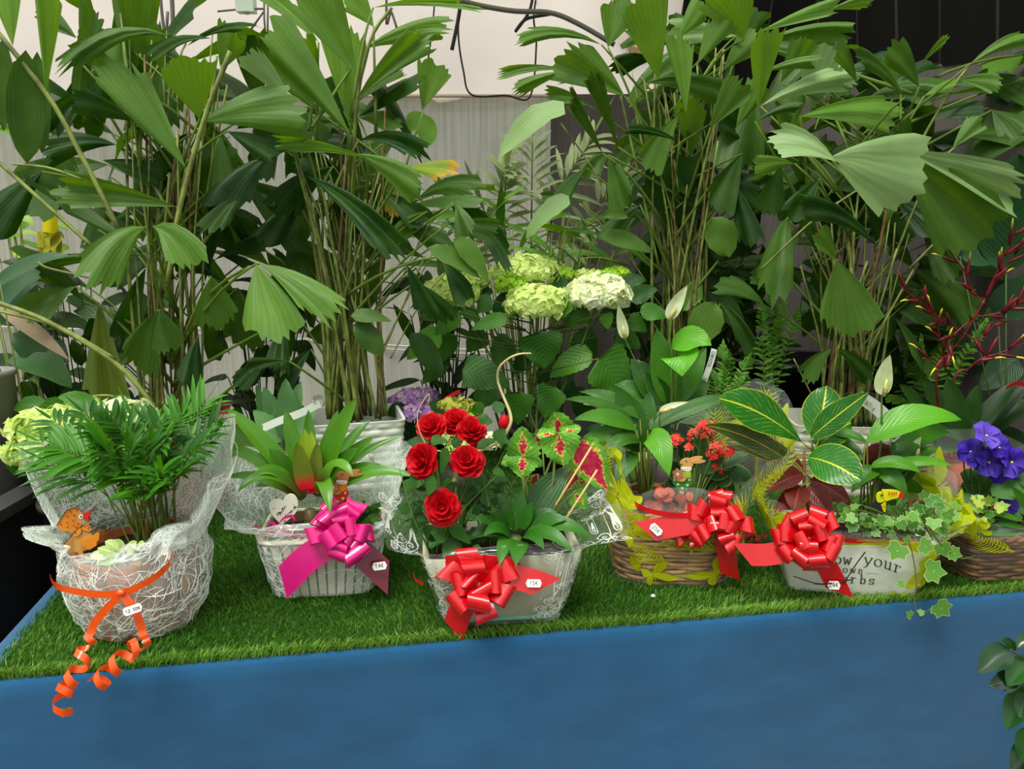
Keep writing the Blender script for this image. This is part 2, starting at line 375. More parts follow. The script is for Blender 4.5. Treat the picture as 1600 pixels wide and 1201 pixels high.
MB().grid(edge_panel(T(TLEN, 0), T(TLEN, TDEP), TU, 40, 9)).build('side_panel', blue, c)
# grass
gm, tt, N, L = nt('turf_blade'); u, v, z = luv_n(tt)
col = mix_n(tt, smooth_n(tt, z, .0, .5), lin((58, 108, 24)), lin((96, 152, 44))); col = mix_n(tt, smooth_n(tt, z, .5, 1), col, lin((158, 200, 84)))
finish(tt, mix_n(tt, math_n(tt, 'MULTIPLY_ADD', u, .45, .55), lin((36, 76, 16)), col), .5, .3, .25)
g = thing('grass_mat', 'green artificial turf mat covering the table top', 'turf', T(TLEN/2, TDEP/2))
MB().box(T(TLEN/2+.01, TDEP/2, .001), TU*(TLEN/2-.022), TV*(TDEP/2-.003), V((0, 0, .003))).build('backing', mat((38, 70, 24), .9, .1), g, False)
rs = np.random.RandomState(3)
def turf(n, b0, b1, wd, hh):
    a = rs.uniform(.02, TLEN-.005, n); b = rs.uniform(b0, b1, n)
    base = np.array(TA)[None]+a[:, None]*np.array(TU)+b[:, None]*np.array(TV)+np.array([0, 0, .003])
    ang = rs.uniform(0, 2*pi, n); h = hh*rs.uniform(.6, 1.15, n); lean = rs.uniform(.2, .95, n)*h
    la = rs.normal(-1.1, 1.0, n) + 1.2*np.sin(a*5+b*7); d = np.stack([np.cos(la), np.sin(la), 0*la], 1); s = np.stack([np.cos(ang), np.sin(ang), 0*ang], 1)*(wd/2)
    up = np.array([0, 0, 1.])
    p1 = base+d*(lean*.35)[:, None]+up*(h*.6)[:, None]; p2 = base+d*lean[:, None]+up*h[:, None]
    vv = np.stack([base-s, base+s, p1+s*.8, p1-s*.8, p2], 1).reshape(-1, 3)
    tone = np.clip(rs.beta(2, 3, n)+.25*np.sin(a*9+np.cos(b*11)*2)*.5, 0, 1)
    uu = np.tile([0, 0, .6, .6, 1.], n); at = np.stack([uu, 0*uu, np.repeat(tone, 5)], 1)
    return vv, at
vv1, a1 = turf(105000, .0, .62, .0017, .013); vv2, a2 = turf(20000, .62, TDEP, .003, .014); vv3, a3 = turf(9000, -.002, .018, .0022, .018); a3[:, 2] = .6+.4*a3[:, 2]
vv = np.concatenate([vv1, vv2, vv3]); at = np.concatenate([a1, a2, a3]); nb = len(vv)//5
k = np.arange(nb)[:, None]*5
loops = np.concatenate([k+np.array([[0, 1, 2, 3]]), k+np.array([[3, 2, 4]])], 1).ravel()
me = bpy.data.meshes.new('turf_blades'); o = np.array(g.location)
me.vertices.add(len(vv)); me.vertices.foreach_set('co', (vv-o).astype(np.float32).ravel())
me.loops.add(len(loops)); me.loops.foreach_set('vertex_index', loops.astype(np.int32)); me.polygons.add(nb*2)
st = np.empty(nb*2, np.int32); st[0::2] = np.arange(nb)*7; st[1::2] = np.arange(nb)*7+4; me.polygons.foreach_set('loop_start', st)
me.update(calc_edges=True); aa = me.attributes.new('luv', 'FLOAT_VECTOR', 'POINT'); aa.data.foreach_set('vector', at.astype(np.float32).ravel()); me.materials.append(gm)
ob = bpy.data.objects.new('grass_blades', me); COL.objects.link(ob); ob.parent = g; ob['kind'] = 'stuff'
# ================================================================ FISHTAIL PALMS
palm_leaf = leafmat('palm_leaf', (26, 64, 14), (108, 152, 56), pleat=30, trans=.36, rough=.45, spec=.28, stem=(112, 138, 58))
palm_pale = leafmat('palm_leaf_pale', (70, 112, 52), (150, 182, 118), pleat=26, trans=.3, rough=.5, spec=.3, stem=(112, 138, 58))
palm_old = leafmat('palm_leaf_yellowing', (92, 124, 30), (150, 170, 50), pleat=34, trans=.36, rough=.45, spec=.4, stem=(112, 138, 58), tip=(196, 150, 40))
cane_m = mat((134, 150, 70), .55, .35, 0, 30, .2, 60, c2=(92, 98, 48))
cane_b = mat((132, 104, 70), .7, .25, 0, 40, .3, 60, c2=(84, 70, 44))
def palm(name, label, base, px, Y, ncane, spread, fan, ztop, group='fishtail palms'):
    """base: foot of the clump; fan: px range its stems reach at the height ztop"""
    t = thing(name, label, 'palm', base, group)
    tops = []
    for i in range(ncane):
        f = (i+.5)/ncane; a = R.uniform(0, 2*pi); r = math.sqrt(R.random())
        p0 = V(base)+V((spread[0]*math.cos(a)*r, spread[1]*math.sin(a)*r, 0))
        zt = ztop*R.uniform(.72, 1.1); x = lerp(fan[0], fan[1], f)+R.uniform(-14, 14)
        q = W(x, 300, Y); top = V((q.x, base[1]+(p0.y-base[1])*2+R.uniform(-.05, .05), base[2]+zt))
        mid = p0.lerp(top, .5)+V((R.uniform(-.015, .015)-(top.x-p0.x)*.16, 0, 0))
        tk = R.uniform(.0026, .006)
        stem(t, [p0, p0.lerp(mid, .5), mid, top], tk*1.25, tk*.55, cane_m if R.random() < .8 else cane_b, 12, 'stem')
        tops.append(top)
    def axis(z):
        u = max(.05, (z-base[2])/max(.1, ztop)); q = V(base).lerp(min(tops, key=lambda p: R.random()), min(1.1, u)); return V((q.x, q.y, z))
    return t, axis
def leaves(t, axis, Y, rows, m=None, dj=.16, pet=.7):
    for r in rows:
        bx, by, tx, ty, w = r[:5]; tone = r[5] if len(r) > 5 else .4; o = r[6] if len(r) > 6 else {}
        y = Y+o.get('y', R.uniform(-dj, dj)); kind = o.get('k', 'f')
        if kind == 'f':
            fish(t, (bx, by), (tx+(tx-bx)*.05, ty+(ty-by)*.05), w*1.16, y, o.get('m', m or palm_leaf), dY=o.get('d', R.uniform(-.1, .04)), arc=o.get('a', 6), face=o.get('n', .75),
                 tone=tone, axis=axis if (R.random() < pet and not o.get('np')) else None, asym=o.get('as', o.get('as_')), jit=o.get('jt', .22), pleat=o.get('p', .008), cup=o.get('c', 0))
        else:
            leaf(t, (bx, by), (tx, ty), w, y, o.get('m', m or palm_leaf), kind, dY=o.get('d', 0), arc=o.get('a', 10), face=o.get('n', .75), tone=tone, serr=o.get('s', 0), wave=.05)
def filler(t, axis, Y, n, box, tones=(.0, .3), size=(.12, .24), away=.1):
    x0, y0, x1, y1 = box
    for i in range(n):
        x, y = R.uniform(x0, x1), R.uniform(y0, y1); P0 = W(x, y, Y+away+R.uniform(-.05, .22))
        L = R.uniform(*size); a = R.uniform(0, 2*pi); d = V((math.cos(a), R.uniform(-.5, .2), math.sin(a)*.8-.15)).normalized()
        P1 = P0+d*L; mb = MB(); C = (P0+P1)/2+UP*L*R.uniform(.05, .3); tn = R.uniform(*tones)
        fishgrid(mb, P0, C, P1, L*R.uniform(.4, .8), facing(P0, .45, .5), tn, R.uniform(-.7, .7), 4, 10)
        Q = axis(P0.z-.18); c = (P0+Q)/2+UP*.04
        mb.tube([bez(P0, c, Q, s/4) for s in range(5)], .0028, 4, tn, ua=-1); mb.build('leaf', palm_leaf, t)

# --- palm in the red pot
Y1 = 1.98
B1 = (W(275, 700, Y1).x, Y1, .93)
p1, ax1 = palm('fishtail_palm', 'tall fishtail palm growing out of the red pot', B1, 270, Y1, 26, (.085, .06), (215, 345), .95)
leaves(p1, ax1, Y1, [
 (290, 262, 180, 104, 74, .62, dict(y=-.12)), (312, 186, 285, 92, 92, .72, dict(y=-.1)), (314, 190, 462, 165, 88, .55, dict(y=-.08, a=14)),
 (276, 323, 92, 296, 52, .55, dict(y=-.14, a=8)), (266, 56, 108, 108, 34, .4, dict(a=52, y=-.1)), (190, 42, 184, 106, 56, .55, {}),
 (330, 60, 236, 92, 30, .2, dict(a=24)), (292, 72, 394, 46, 24, .2, dict(a=28)), (345, 112, 366, 48, 56, .66, {}), (230, 112, 216, -30, 56, .5, {}),
 (208, 150, 196, -20, 50, .5, dict(y=.1)), (40, 78, 42, 256, 54, .25, dict(k='oval', y=-.2, a=0)), (58, 80, 66, 240, 34, .3, dict(k='oval', y=-.12, a=0)),
 (4, 60, 6, 205, 34, .3, dict(k='oval', y=-.2)), (72, 146, 76, -26, 34, .85, dict(y=-.26, np=1)), (20, 72, 6, -30, 44, .85, dict(y=-.26, np=1)), (-12, 206, 30, 206, 24, .9, {}),
 (152, 150, 76, 208, 40, .02, dict(a=30)), (182, 226, 74, 232, 46, .03, dict(a=16)), (225, 395, 84, 306, 36, .5, dict(y=-.1, p=.08)),
 (228, 354, 146, 442, 66, .62, dict(y=-.24, a=34)), (240, 354, 300, 418, 62, .7, dict(y=-.24, a=36)), (232, 398, 72, 410, 18, .6, dict(a=8)),
 (118, 447, 44, 496, 52, .4, dict(y=-.1, a=12)), (155, 470, 166, 634, 62, .42, dict(y=-.05, a=0, np=1, m=leafmat('palm_leaf_olive', (70, 92, 26), (120, 136, 52), pleat=34, trans=.4))),
 (247, 484, 212, 574, 62, .38, dict(y=-.1)), (250, 484, 268, 546, 50, .34, dict(y=-.1)), (330, 432, 342, 508, 68, .55, dict(y=-.12, a=10)),
 (400, 412, 428, 524, 88, .82, dict(y=-.3, a=10, n=.55)), (405, 412, 512, 490, 64, .7, dict(y=-.3, a=22, n=.5)),
 (320, 652, 296, 726, 74, .5, dict(y=-.1, a=12)), (328, 652, 376, 734, 92, .48, dict(y=-.12, a=18)), (310, 524, 294, 602, 38, .05, {}), (228, 418, 194, 522, 36, .08, dict(a=14)),
 (262, 100, 330, 150, 44, .05, {}), (210, 190, 120, 150, 50, .08, {}), (180, 130, 120, 60, 46, .4, {}), (120, 60, 60, 20, 40, .3, {}), (150, 30, 110, -20, 44, .35, {}), (355, 205, 430, 245, 44, .1, {}),
 (380, 300, 330, 360, 40, .2, {}), (345, 210, 350, 300, 40, .3, {}), (165, 330, 120, 280, 40, .05, {}), (128, 100, 150, 20, 40, .35, {}), (255, 120, 240, 40, 36, .4, {}), (160, 250, 250, 280, 44, .06, {}),
 (300, 300, 250, 240, 44, .12, {}), (90, 500, 20, 470, 38, .15, {}), (130, 470, 60, 420, 40, .12, dict(a=20)), (66, 268, -14, 352, 60, .02, dict(y=.05)), (420, 560, 370, 600, 36, .08, {}), (445, 500, 430, 580, 40, .06, {}),
])
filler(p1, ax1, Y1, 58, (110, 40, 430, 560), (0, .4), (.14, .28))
for pts, r in (([(-20, 30), (75, 150), (130, 248), (188, 362)], .0055), ([(-10, 246), (70, 318), (146, 386)], .0045), ([(20, 256), (75, 262), (128, 280)], .003),
               ([(-10, 470), (80, 505), (190, 575), (262, 665)], .006), ([(-8, 484), (90, 510), (180, 560)], .004), ([(360, 80), (318, 190), (280, 330), (262, 440)], .0055), ([(120, 622), (180, 620), (240, 660)], .003), ([(170, 440), (80, 420), (60, 410)], .003)):
    stem(p1, [W(x, y, Y1-.2+.0004*i) for i, (x, y) in enumerate(pts)], r, r, cane_m, 16, 'frond_stalk')

# --- palm in the white woven planter
Y2 = 2.14
B2 = (W(556, 690, Y2).x, Y2, .95)
p2, ax2 = palm('fishtail_palm', 'tall fishtail palm growing out of the white woven planter beside the pink bow', B2, 556, Y2, 40, (.10, .05), (448, 622), .78)
leaves(p2, ax2, Y2, [
 (557, 116, 480, -28, 84, .62, dict(y=-.15)), (498, 66, 414, -12, 38, .7, {}), (584, 42, 545, -8, 54, .75, {}), (583, 12, 736, 8, 22, .75, dict(a=14)),
 (570, 76, 692, 52, 42, .62, dict(a=20)), (556, 156, 664, 58, 44, .5, dict(a=14)), (545, 192, 542, 52, 70, .85, dict(y=.02)), (548, 212, 424, 46, 62, .66, dict(y=-.1)),
 (464, 180, 388, 84, 36, .6, dict(a=14, m=palm_pale)), (498, 176, 414, 84, 52, .52, {}), (560, 184, 626, 196, 52, .85, dict(a=12)),
 (660, 172, 682, 100, 54, .75, {}), (660, 176, 642, 206, 32, .85, dict(k='oval', a=4)), (662, 178, 672, 228, 32, .85, dict(k='oval', a=0)),
 (560, 220, 658, 242, 34, .05, dict(a=30)), (556, 240, 656, 298, 44, .66, dict(a=16, y=-.15)), (636, 262, 704, 270, 42, .55, dict(a=8, m=palm_old)),
 (610, 270, 622, 330, 36, .5, dict(m=palm_old, y=.05)), (478, 274, 618, 398, 46, .05, dict(a=34, y=-.2)), (560, 298, 468, 254, 46, .05, dict(a=16)),
 (576, 248, 444, 230, 22, .7, dict(a=14, y=-.15)), (602, 264, 584, 342, 36, .35, dict(a=4)), (668, 330, 622, 366, 28, .62, dict(y=-.05)), (712, 318, 730, 368, 36, .35, dict(a=8)),
 (712, 316, 792, 398, 36, .1, dict(a=30)), (668, 386, 750, 434, 30, .55, dict(k='lance', s=.06, y=-.2, n=.6)), (708, 374, 764, 442, 32, .6, dict(k='lance', s=.06, y=-.2, a=22)),
 (548, 493, 612, 502, 24, .42, dict(k='ovate', y=-.2, a=6)), (552, 507, 596, 556, 40, .25, dict(k='oval', y=-.2, a=12)), (570, 490, 602, 392, 28, .22, dict(k='lance')),
 (636, 414, 668, 492, 34, .05, {}), (455, 480, 444, 562, 38, .05, {}), (452, 564, 384, 572, 24, .2, {}), (486, 545, 436, 606, 34, .08, {}), (640, 520, 690, 590, 40, .05, dict(k='oval')),
 (600, 300, 660, 350, 44, .08, {}), (520, 260, 440, 330, 50, .06, dict(a=20)), (620, 350, 700, 388, 40, .15, dict(a=14)), (580, 380, 640, 330, 40, .08, {}), (480, 300, 420, 380, 44, .06, {}),
 (440, 190, 400, 270, 50, .12, {}), (470, 230, 400, 200, 50, .18, {}), (690, 400, 730, 470, 36, .06, {}), (700, 350, 770, 365, 40, .25, {}), (650, 440, 700, 500, 36, .05, {}), (500, 120, 470, 60, 40, .5, {}),
])
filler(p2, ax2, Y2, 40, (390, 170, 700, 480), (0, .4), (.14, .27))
for pts, r in (([(660, 176), (640, 240), (618, 320), (590, 440)], .0035), ([(612, 12), (580, 60), (558, 160), (548, 330), (548, 470)], .0055), ([(664, 400), (620, 500), (590, 570)], .003), ([(708, 316), (668, 356), (620, 450)], .0025), ([(720, 400), (660, 470), (610, 560)], .0022), ([(690, 372), (640, 460), (600, 540)], .0022)):
    stem(p2, [W(x, y, Y2-.02) for x, y in pts], r*.8, r, cane_m, 14, 'frond_stalk')

# --- palm behind the peace lilies
Y3 = 2.42
B3 = (W(1060, 640, Y3).x, Y3, .93)
p3, ax3 = palm('fishtail_palm', 'tall fishtail palm standing between the white hydrangea and the dark tub', B3, 1060, Y3, 30, (.09, .06), (985, 1120), .98)
leaves(p3, ax3, Y3, [
 (950, 74, 970, 4, 68, .55, dict(y=-.1)), (940, 70, 812, 62, 28, .55, dict(a=30)), (976, 150, 880, 84, 74, .6, dict(y=-.08)), (890, 110, 784, 118, 20, .6, dict(a=14)), (890, 112, 806, 142, 22, .6, dict(a=10)),
 (976, 150, 878, 124, 20, .1, dict(a=20)), (922, 166, 858, 152, 26, .5, dict(a=10)), (942, 240, 890, 150, 24, .5, dict(p=.09)), (966, 230, 926, 116, 28, .62, dict(p=.09)),
 (882, 170, 778, 248, 44, .8, dict(m=palm_pale, k='blade', s=.05, y=-.25, a=34, n=.5)), (1030, 126, 1000, -10, 76, .85, {}), (1152, 56, 1052, 52, 50, .8, dict(a=6, n=.6, m=palm_pale)), (1162, 62, 1136, -16, 88, .8, dict(y=-.1)),
 (990, 140, 1052, 92, 42, .45, {}), (1008, 130, 1130, 154, 38, .4, dict(a=26, y=-.1)), (1042, 146, 984, 162, 40, .62, dict(n=.5)), (1080, 246, 1080, 160, 48, .88, {}), (1072, 176, 1062, 56, 40, .85, {}),
 (1200, 242, 1128, 174, 56, .05, {}), (1100, 230, 1182, 262, 46, .42, {}), (1172, 250, 1214, 262, 32, .55, {}), (1054, 362, 1036, 258, 104, .08, dict(y=.02)), (950, 242, 976, 322, 42, .38, dict(a=14, y=-.1)),
 (950, 242, 918, 276, 36, .3, dict(a=14)), (1030, 214, 962, 246, 40, .35, dict(a=20)), (1062, 222, 982, 200, 22, .05, dict(a=12)), (916, 262, 872, 312, 32, .3, {}), (906, 316, 846, 312, 24, .25, {}),
 (890, 314, 822, 374, 34, .7, dict(m=palm_pale, k='blade', s=.05, y=-.2, a=26, n=.5)), (1112, 340, 1140, 402, 50, .62, dict(k='oval', s=.04, y=-.2, a=8)), (940, 338, 982, 340, 18, .5, dict(k='oval')),
 (936, 368, 1022, 396, 28, .5, dict(k='lance', a=12)), (1118, 472, 1088, 540, 54, .62, dict(k='oval', y=-.2, s=.04)), (1126, 474, 1170, 552, 28, .3, dict(a=24)), (1140, 534, 1168, 598, 28, .2, {}),
 (1096, 432, 1074, 478, 42, .62, {}), (990, 170, 1050, 220, 56, .5, {}), (1060, 180, 1010, 260, 46, .55, {}), (1110, 200, 1160, 130, 50, .5, {}), (1130, 110, 1180, 60, 46, .7, {}), (1090, 100, 1130, 30, 44, .7, {}),
 (1150, 200, 1190, 130, 40, .85, {}), (1020, 260, 960, 320, 40, .12, {}), (1110, 290, 1180, 320, 50, .06, dict(a=14)), (1080, 330, 1130, 400, 44, .05, {}), (1000, 320, 950, 370, 34, .2, {}), (1150, 290, 1170, 380, 46, .05, {}),
 (1190, 330, 1150, 400, 50, .06, {}), (1000, 60, 960, 0, 40, .5, {}), (1140, 420, 1196, 460, 40, .06, {}), (1160, 240, 1120, 320, 50, .25, {}), (1060, 60, 1100, 10, 40, .66, {}),
])
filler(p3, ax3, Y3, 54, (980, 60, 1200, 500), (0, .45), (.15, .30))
for pts, r in (([(970, 150), (990, 240), (1030, 420)], .004), ([(1160, 60), (1130, 150), (1100, 260), (1060, 460)], .005), ([(876, 192), (930, 270), (960, 340), (1000, 430)], .003), ([(905, 318), (960, 372), (1010, 440)], .0028), ([(1000, 120), (1040, 180), (1060, 300)], .004)):
    stem(p3, [W(x, y, Y3-.03) for x, y in pts], r*.8, r, cane_m, 14, 'frond_stalk')

# --- palm in the second white planter
Y4 = 2.1
B4 = (W(1318, 660, Y4).x, Y4, .93)
p4, ax4 = palm('fishtail_palm', 'tall fishtail palm growing out of the white planter behind the croton', B4, 1318, Y4, 32, (.085, .05), (1270, 1410), .62)
leaves(p4, ax4, Y4, [
 (1296, 246, 1432, 286, 142, .75, dict(y=-.36, n=.8, a=10, m=palm_pale, as_=.0, jt=.05)), (1306, 252, 1210, 224, 60, .85, dict(y=-.37, n=.75, a=22, m=palm_pale)), (1410, 244, 1534, 368, 120, .62, dict(y=-.16, n=.8, a=14)),
 (1412, 236, 1592, 300, 62, .66, dict(y=-.18, n=.7, a=10, m=palm_pale)), (1264, 176, 1292, 76, 76, .6, dict(m=palm_pale)), (1188, 166, 1326, 120, 40, .9, dict(a=20, n=.5, m=palm_pale)), (1250, 182, 1396, 182, 60, .85, dict(a=16, y=-.1)),
 (1240, 220, 1352, 160, 28, .75, dict(p=.1)), (1180, 70, 1322, 56, 34, .7, dict(a=20)), (1186, 50, 1304, 8, 34, .85, dict(n=.5)), (1296, 16, 1358, 4, 20, .75, {}), (1184, 172, 1196, 52, 44, .95, {}),
 (1180, 118, 1278, 96, 20, .66, dict(a=14)), (1180, 190, 1248, 168, 18, .3, dict(a=14)), (1414, 152, 1338, 88, 26, .35, dict(a=22)), (1436, 136, 1392, 72, 48, .35, dict(a=8)), (1438, 102, 1478, 62, 14, .7, {}),
 (1386, 152, 1400, 92, 34, .8, {}), (1428, 172, 1376, 168, 60, .06, {}), (1420, 192, 1534, 168, 46, .04, dict(a=10)), (1444, 150, 1492, 132, 24, .95, dict(n=.4)), (1496, 126, 1558, 134, 28, .65, dict(a=10)),
 (1516, 100, 1608, 60, 28, .72, dict(a=18)), (1600, 86, 1548, 110, 56, .6, dict(n=.5)), (1610, 120, 1556, 160, 50, .02, {}), (1506, 213, 1612, 216, 50, .5, dict(a=10, n=.5)), (1488, 232, 1530, 188, 32, .55, {}), (1550, 172, 1590, 210, 50, .3, {}),
 (1242, 256, 1178, 258, 36, .6, dict(y=-.1)), (1372, 386, 1256, 326, 36, .06, dict(a=34, y=-.15)), (1308, 406, 1326, 514, 100, .62, dict(y=-.22, n=.7)), (1306, 406, 1280, 366, 48, .6, dict(y=-.1)),
 (1428, 420, 1504, 498, 64, .4, dict(a=20)), (1428, 420, 1396, 386, 26, .38, {}), (1300, 544, 1258, 592, 34, .38, dict(a=12, y=-.15)), (1308, 545, 1356, 592, 32, .2, dict(a=14, y=-.1)), (1194, 396, 1242, 442, 28, .25, {}),
 (1440, 350, 1484, 434, 38, .28, {}), (1386, 510, 1472, 530, 24, .03, dict(a=12)), (1260, 436, 1268, 482, 30, .04, {}), (1350, 300, 1400, 380, 50, .1, {}), (1280, 280, 1240, 340, 46, .12, {}), (1400, 310, 1460, 360, 56, .05, {}),
 (1330, 220, 1290, 160, 46, .4, {}), (1220, 130, 1260, 60, 40, .62, {}), (1220, 260, 1200, 330, 44, .12, {}), (1340, 130, 1310, 70, 36, .5, {}), (1420, 260, 1400, 200, 46, .2, {}), (1230, 220, 1240, 140, 44, .62, {}), (1270, 120, 1330, 140, 44, .45, {}),
])
filler(p4, ax4, Y4, 56, (1190, 100, 1520, 500), (0, .45), (.14, .28))
for pts, r in (([(1350, 290), (1270, 345), (1190, 420)], .0035), ([(1512, 105), (1480, 150), (1420, 260), (1370, 400)], .004), ([(1508, 213), (1450, 280), (1390, 420)], .0035), ([(1585, 300), (1500, 345), (1420, 420)], .0035), ([(1428, 420), (1400, 470), (1350, 560)], .0035), ([(1240, 560), (1270, 620), (1290, 650)], .0025)):
    stem(p4, [W(x, y, Y4-.06) for x, y in pts], r*.8, r, cane_m, 14, 'frond_stalk')
# ================================================================ KIT FOR BASKETS, WRAPS, BOWS, PICKS
class Fr:
    """a horizontal frame standing at the middle of a base; front edge from pixel l to pixel r on the table"""
    def __init__(s, l, r, depth, z=TZ+.007):
        a, b = G(*l, z), G(*r, z); s.w = (b-a).length; s.x = (b-a).normalized(); s.y = V((-s.x.y, s.x.x, 0)); s.d = depth; s.o = (a+b)/2+s.y*(depth/2)
    def P(s, x, y, z): return s.o+s.x*x+s.y*y+UP*z
def se(th, a, b, n):
    c, q = math.cos(th), math.sin(th); e = 2/n
    return a*math.copysign(abs(c)**e, c), b*math.copysign(abs(q)**e, q)
def even_path(a, b, n, N):                # evenly spaced points on a rounded rectangle
    pts = [se(k*2*pi/720, a, b, n) for k in range(721)]; d = [0]
    for p, q in zip(pts, pts[1:]): d.append(d[-1]+math.hypot(q[0]-p[0], q[1]-p[1]))
    out = []; j = 0
    for k in range(N):
        L = d[-1]*k/N
        while d[j+1] < L: j += 1
        f = (L-d[j])/max(1e-9, d[j+1]-d[j]); out.append((lerp(pts[j][0], pts[j+1][0], f), lerp(pts[j][1], pts[j+1][1], f)))
    return out
class Wrap:
    def __init__(s, fr, bot, top, h, flare, n=4, bulge=0, crump=.004, seed=0, fcr=.012):
        s.fr = fr; s.bot = bot; s.top = top; s.h = h; s.n = n; s.bulge = bulge; s.psc = 1.35; s.cr = crump; s.seed = seed; s.fcr = fcr
        fl = sorted(flare); s.fl = [(fl[-1][0]-360,)+fl[-1][1:]]+fl+[(fl[0][0]+360,)+fl[0][1:]]
    def fv(s, deg):
        deg %= 360
        for p, q in zip(s.fl, s.fl[1:]):
            if p[0] <= deg <= q[0]:
                t = (deg-p[0])/max(1e-6, q[0]-p[0]); t = t*t*(3-2*t); return lerp(p[1], q[1], t), lerp(p[2], q[2], t)
    def S(s, th, t, off=0):
        tb = min(1, max(0, t)); a = lerp(s.bot[0], s.top[0], tb); b = lerp(s.bot[1], s.top[1], tb)
        g = 1+s.bulge*math.sin(pi*tb); x, y = se(th, (a+off)*g, (b+off)*g, s.n); z = s.h*tb+.003
        p = V((x, y, z))
        cr = s.cr*noise.noise(V((x*38, y*38, z*38+s.seed)))+s.cr*.6*noise.noise(V((x*90, y*90, z*30+s.seed)))
        dr = V((x, y, 0)).normalized()
        if t > 1:
            o, hh = s.fv(math.degrees(th)); q = t-1
            p += dr*o*q**.8+UP*hh*q; cr += s.fcr*q*math.sin(th*11+3*noise.noise(V((th*2, q*2, s.seed))))+s.fcr*q*.7*noise.noise(V((x*60, y*60, q*3+s.seed)))
        p += dr*cr; return s.fr.P(p.x, p.y, p.z)
    def sheet(s, parent, m, nt_=100, nb=10, nf=8, name='cellophane_wrap', label=None):
        rows = []
        for i in range(nb+nf+1):
            t = i/nb if i <= nb else 1+(i-nb)/nf
            rows.append([s.S(2*pi*k/nt_, t) for k in range(nt_)])
        s.part = MB().grid(rows, cv=True).build(name, m, parent, label=label); return s.part
    def walk(s, th, t):
        e = 1e-3; p = s.S(th, t); a = (s.S(th+e, t)-p).length/e; b = (s.S(th, t+e)-p).length/e; return max(a, .02), max(b, .02)
    def fibers(s, n, parent, m, w=.0009, ln=(.03, .08), t0=0., t1=1.97, thr=None, cluster=.5):
        mb = MB(); cen = [(R.uniform(*(thr or (0, 2*pi))), R.uniform(t0, t1)) for _ in range(max(3, n//22))]
        for _ in range(n):
            if R.random() < cluster:
                c = R.choice(cen); th = c[0]+R.gauss(0, .12); t = c[1]+R.gauss(0, .1)
            else: th = R.uniform(*(thr or (0, 2*pi))); t = R.uniform(t0, t1)
            t = min(t1, max(t0, t)); an = R.uniform(0, 2*pi); cv = R.uniform(-9, 9); L = R.uniform(*ln); k = 7; pts = []
            if t > 1 and sum(s.fv(math.degrees(th))) < .03: continue
            for i in range(k+1):
                if not t0 <= t <= t1: break
                pts.append(s.S(th, t, .0012)); sa, sb = s.walk(th, t); th += math.cos(an)*L/k/sa; t += math.sin(an)*L/k/sb; an += cv*L/k*3
            if len(pts) < 3: continue
            dd = (pts[-1]-pts[0]).cross(s.fr.y if R.random() < .5 else s.fr.x+UP)
            if dd.length < 1e-6: continue
            mb.ribbon(pts, w*R.uniform(.6, 1.5), dd.normalized(), R.random())
        return mb.build('fibre_print', m, parent, kind='stuff')
    def draw(s, polys, th, t, sc, rot, mb, off=.0016):
        sc *= s.psc
        sa, sb = s.walk(th, t); c, q = math.cos(rot)*sc, math.sin(rot)*sc
        for poly in polys:
            v = [s.S(th+(x*c-y*q)/sa, t+(x*q+y*c)/sb, off) for x, y in poly]
            mb.add(v, [tuple(range(len(v)))])
def closed(pts, n=4):
    N = len(pts); out = []
    for i in range(N):
        a, b, c, d = (V((*pts[(i+k) % N], 0)) for k in (-1, 0, 1, 2))
        for j in range(n):
            t = j/n; p = .5*((2*b)+(c-a)*t+(2*a-5*b+4*c-d)*t*t+(3*b-a-3*c+d)*t**3); out.append((p.x, p.y))
    return out
def circ(x, y, r, n=10, ry=None): return [(x+r*math.cos(2*pi*k/n), y+(ry or r)*math.sin(2*pi*k/n)) for k in range(n)]
def ring(x, y, r, w, n=14, ry=1):
    o = []
    for k in range(n):
        a, b = 2*pi*k/n, 2*pi*(k+1)/n
        o.append([(x+r*math.cos(a), y+r*ry*math.sin(a)), (x+r*math.cos(b), y+r*ry*math.sin(b)), (x+(r-w)*math.cos(b), y+(r-w)*ry*math.sin(b)), (x+(r-w)*math.cos(a), y+(r-w)*ry*math.sin(a))])
    return o
def swirl(x, y, r, w, turns=1.4, a0=0, n=16):
    o = []; f = lambda k: (a0+2*pi*turns*k/n, r*(1-.85*k/n))
    for k in range(n):
        (a, p), (b, q) = f(k), f(k+1)
        o.append([(x+p*math.cos(a), y+p*math.sin(a)), (x+q*math.cos(b), y+q*math.sin(b)), (x+(q-w)*math.cos(b), y+(q-w)*math.sin(b)), (x+(p-w)*math.cos(a), y+(p-w)*math.sin(a))])
    return o
def butterfly_lace():
    o = []
    for s in (-1, 1):
        up = closed([(s*.04, .05), (s*.3, .55), (s*.75, .75), (s*.85, .4), (s*.5, .08)], 4); lo = closed([(s*.04, 0), (s*.5, .0), (s*.65, -.3), (s*.4, -.6), (s*.12, -.35)], 4)
        for w in (up, lo):
            cx = sum(p[0] for p in w)/len(w); cy = sum(p[1] for p in w)/len(w)
            for k in range(len(w)):
                a, b = w[k], w[(k+1) % len(w)]; f = .84
                o.append([a, b, (cx+(b[0]-cx)*f, cy+(b[1]-cy)*f), (cx+(a[0]-cx)*f, cy+(a[1]-cy)*f)])
        o += swirl(s*.52, .45, .2, .05, 1.5, 1)+swirl(s*.36, -.25, .16, .045, 1.3, 2)+swirl(s*.25, .25, .1, .04, 1.2, 4)
    o.append([(-.03, -.4), (.03, -.4), (.04, .2), (0, .35), (-.04, .2)]); return o
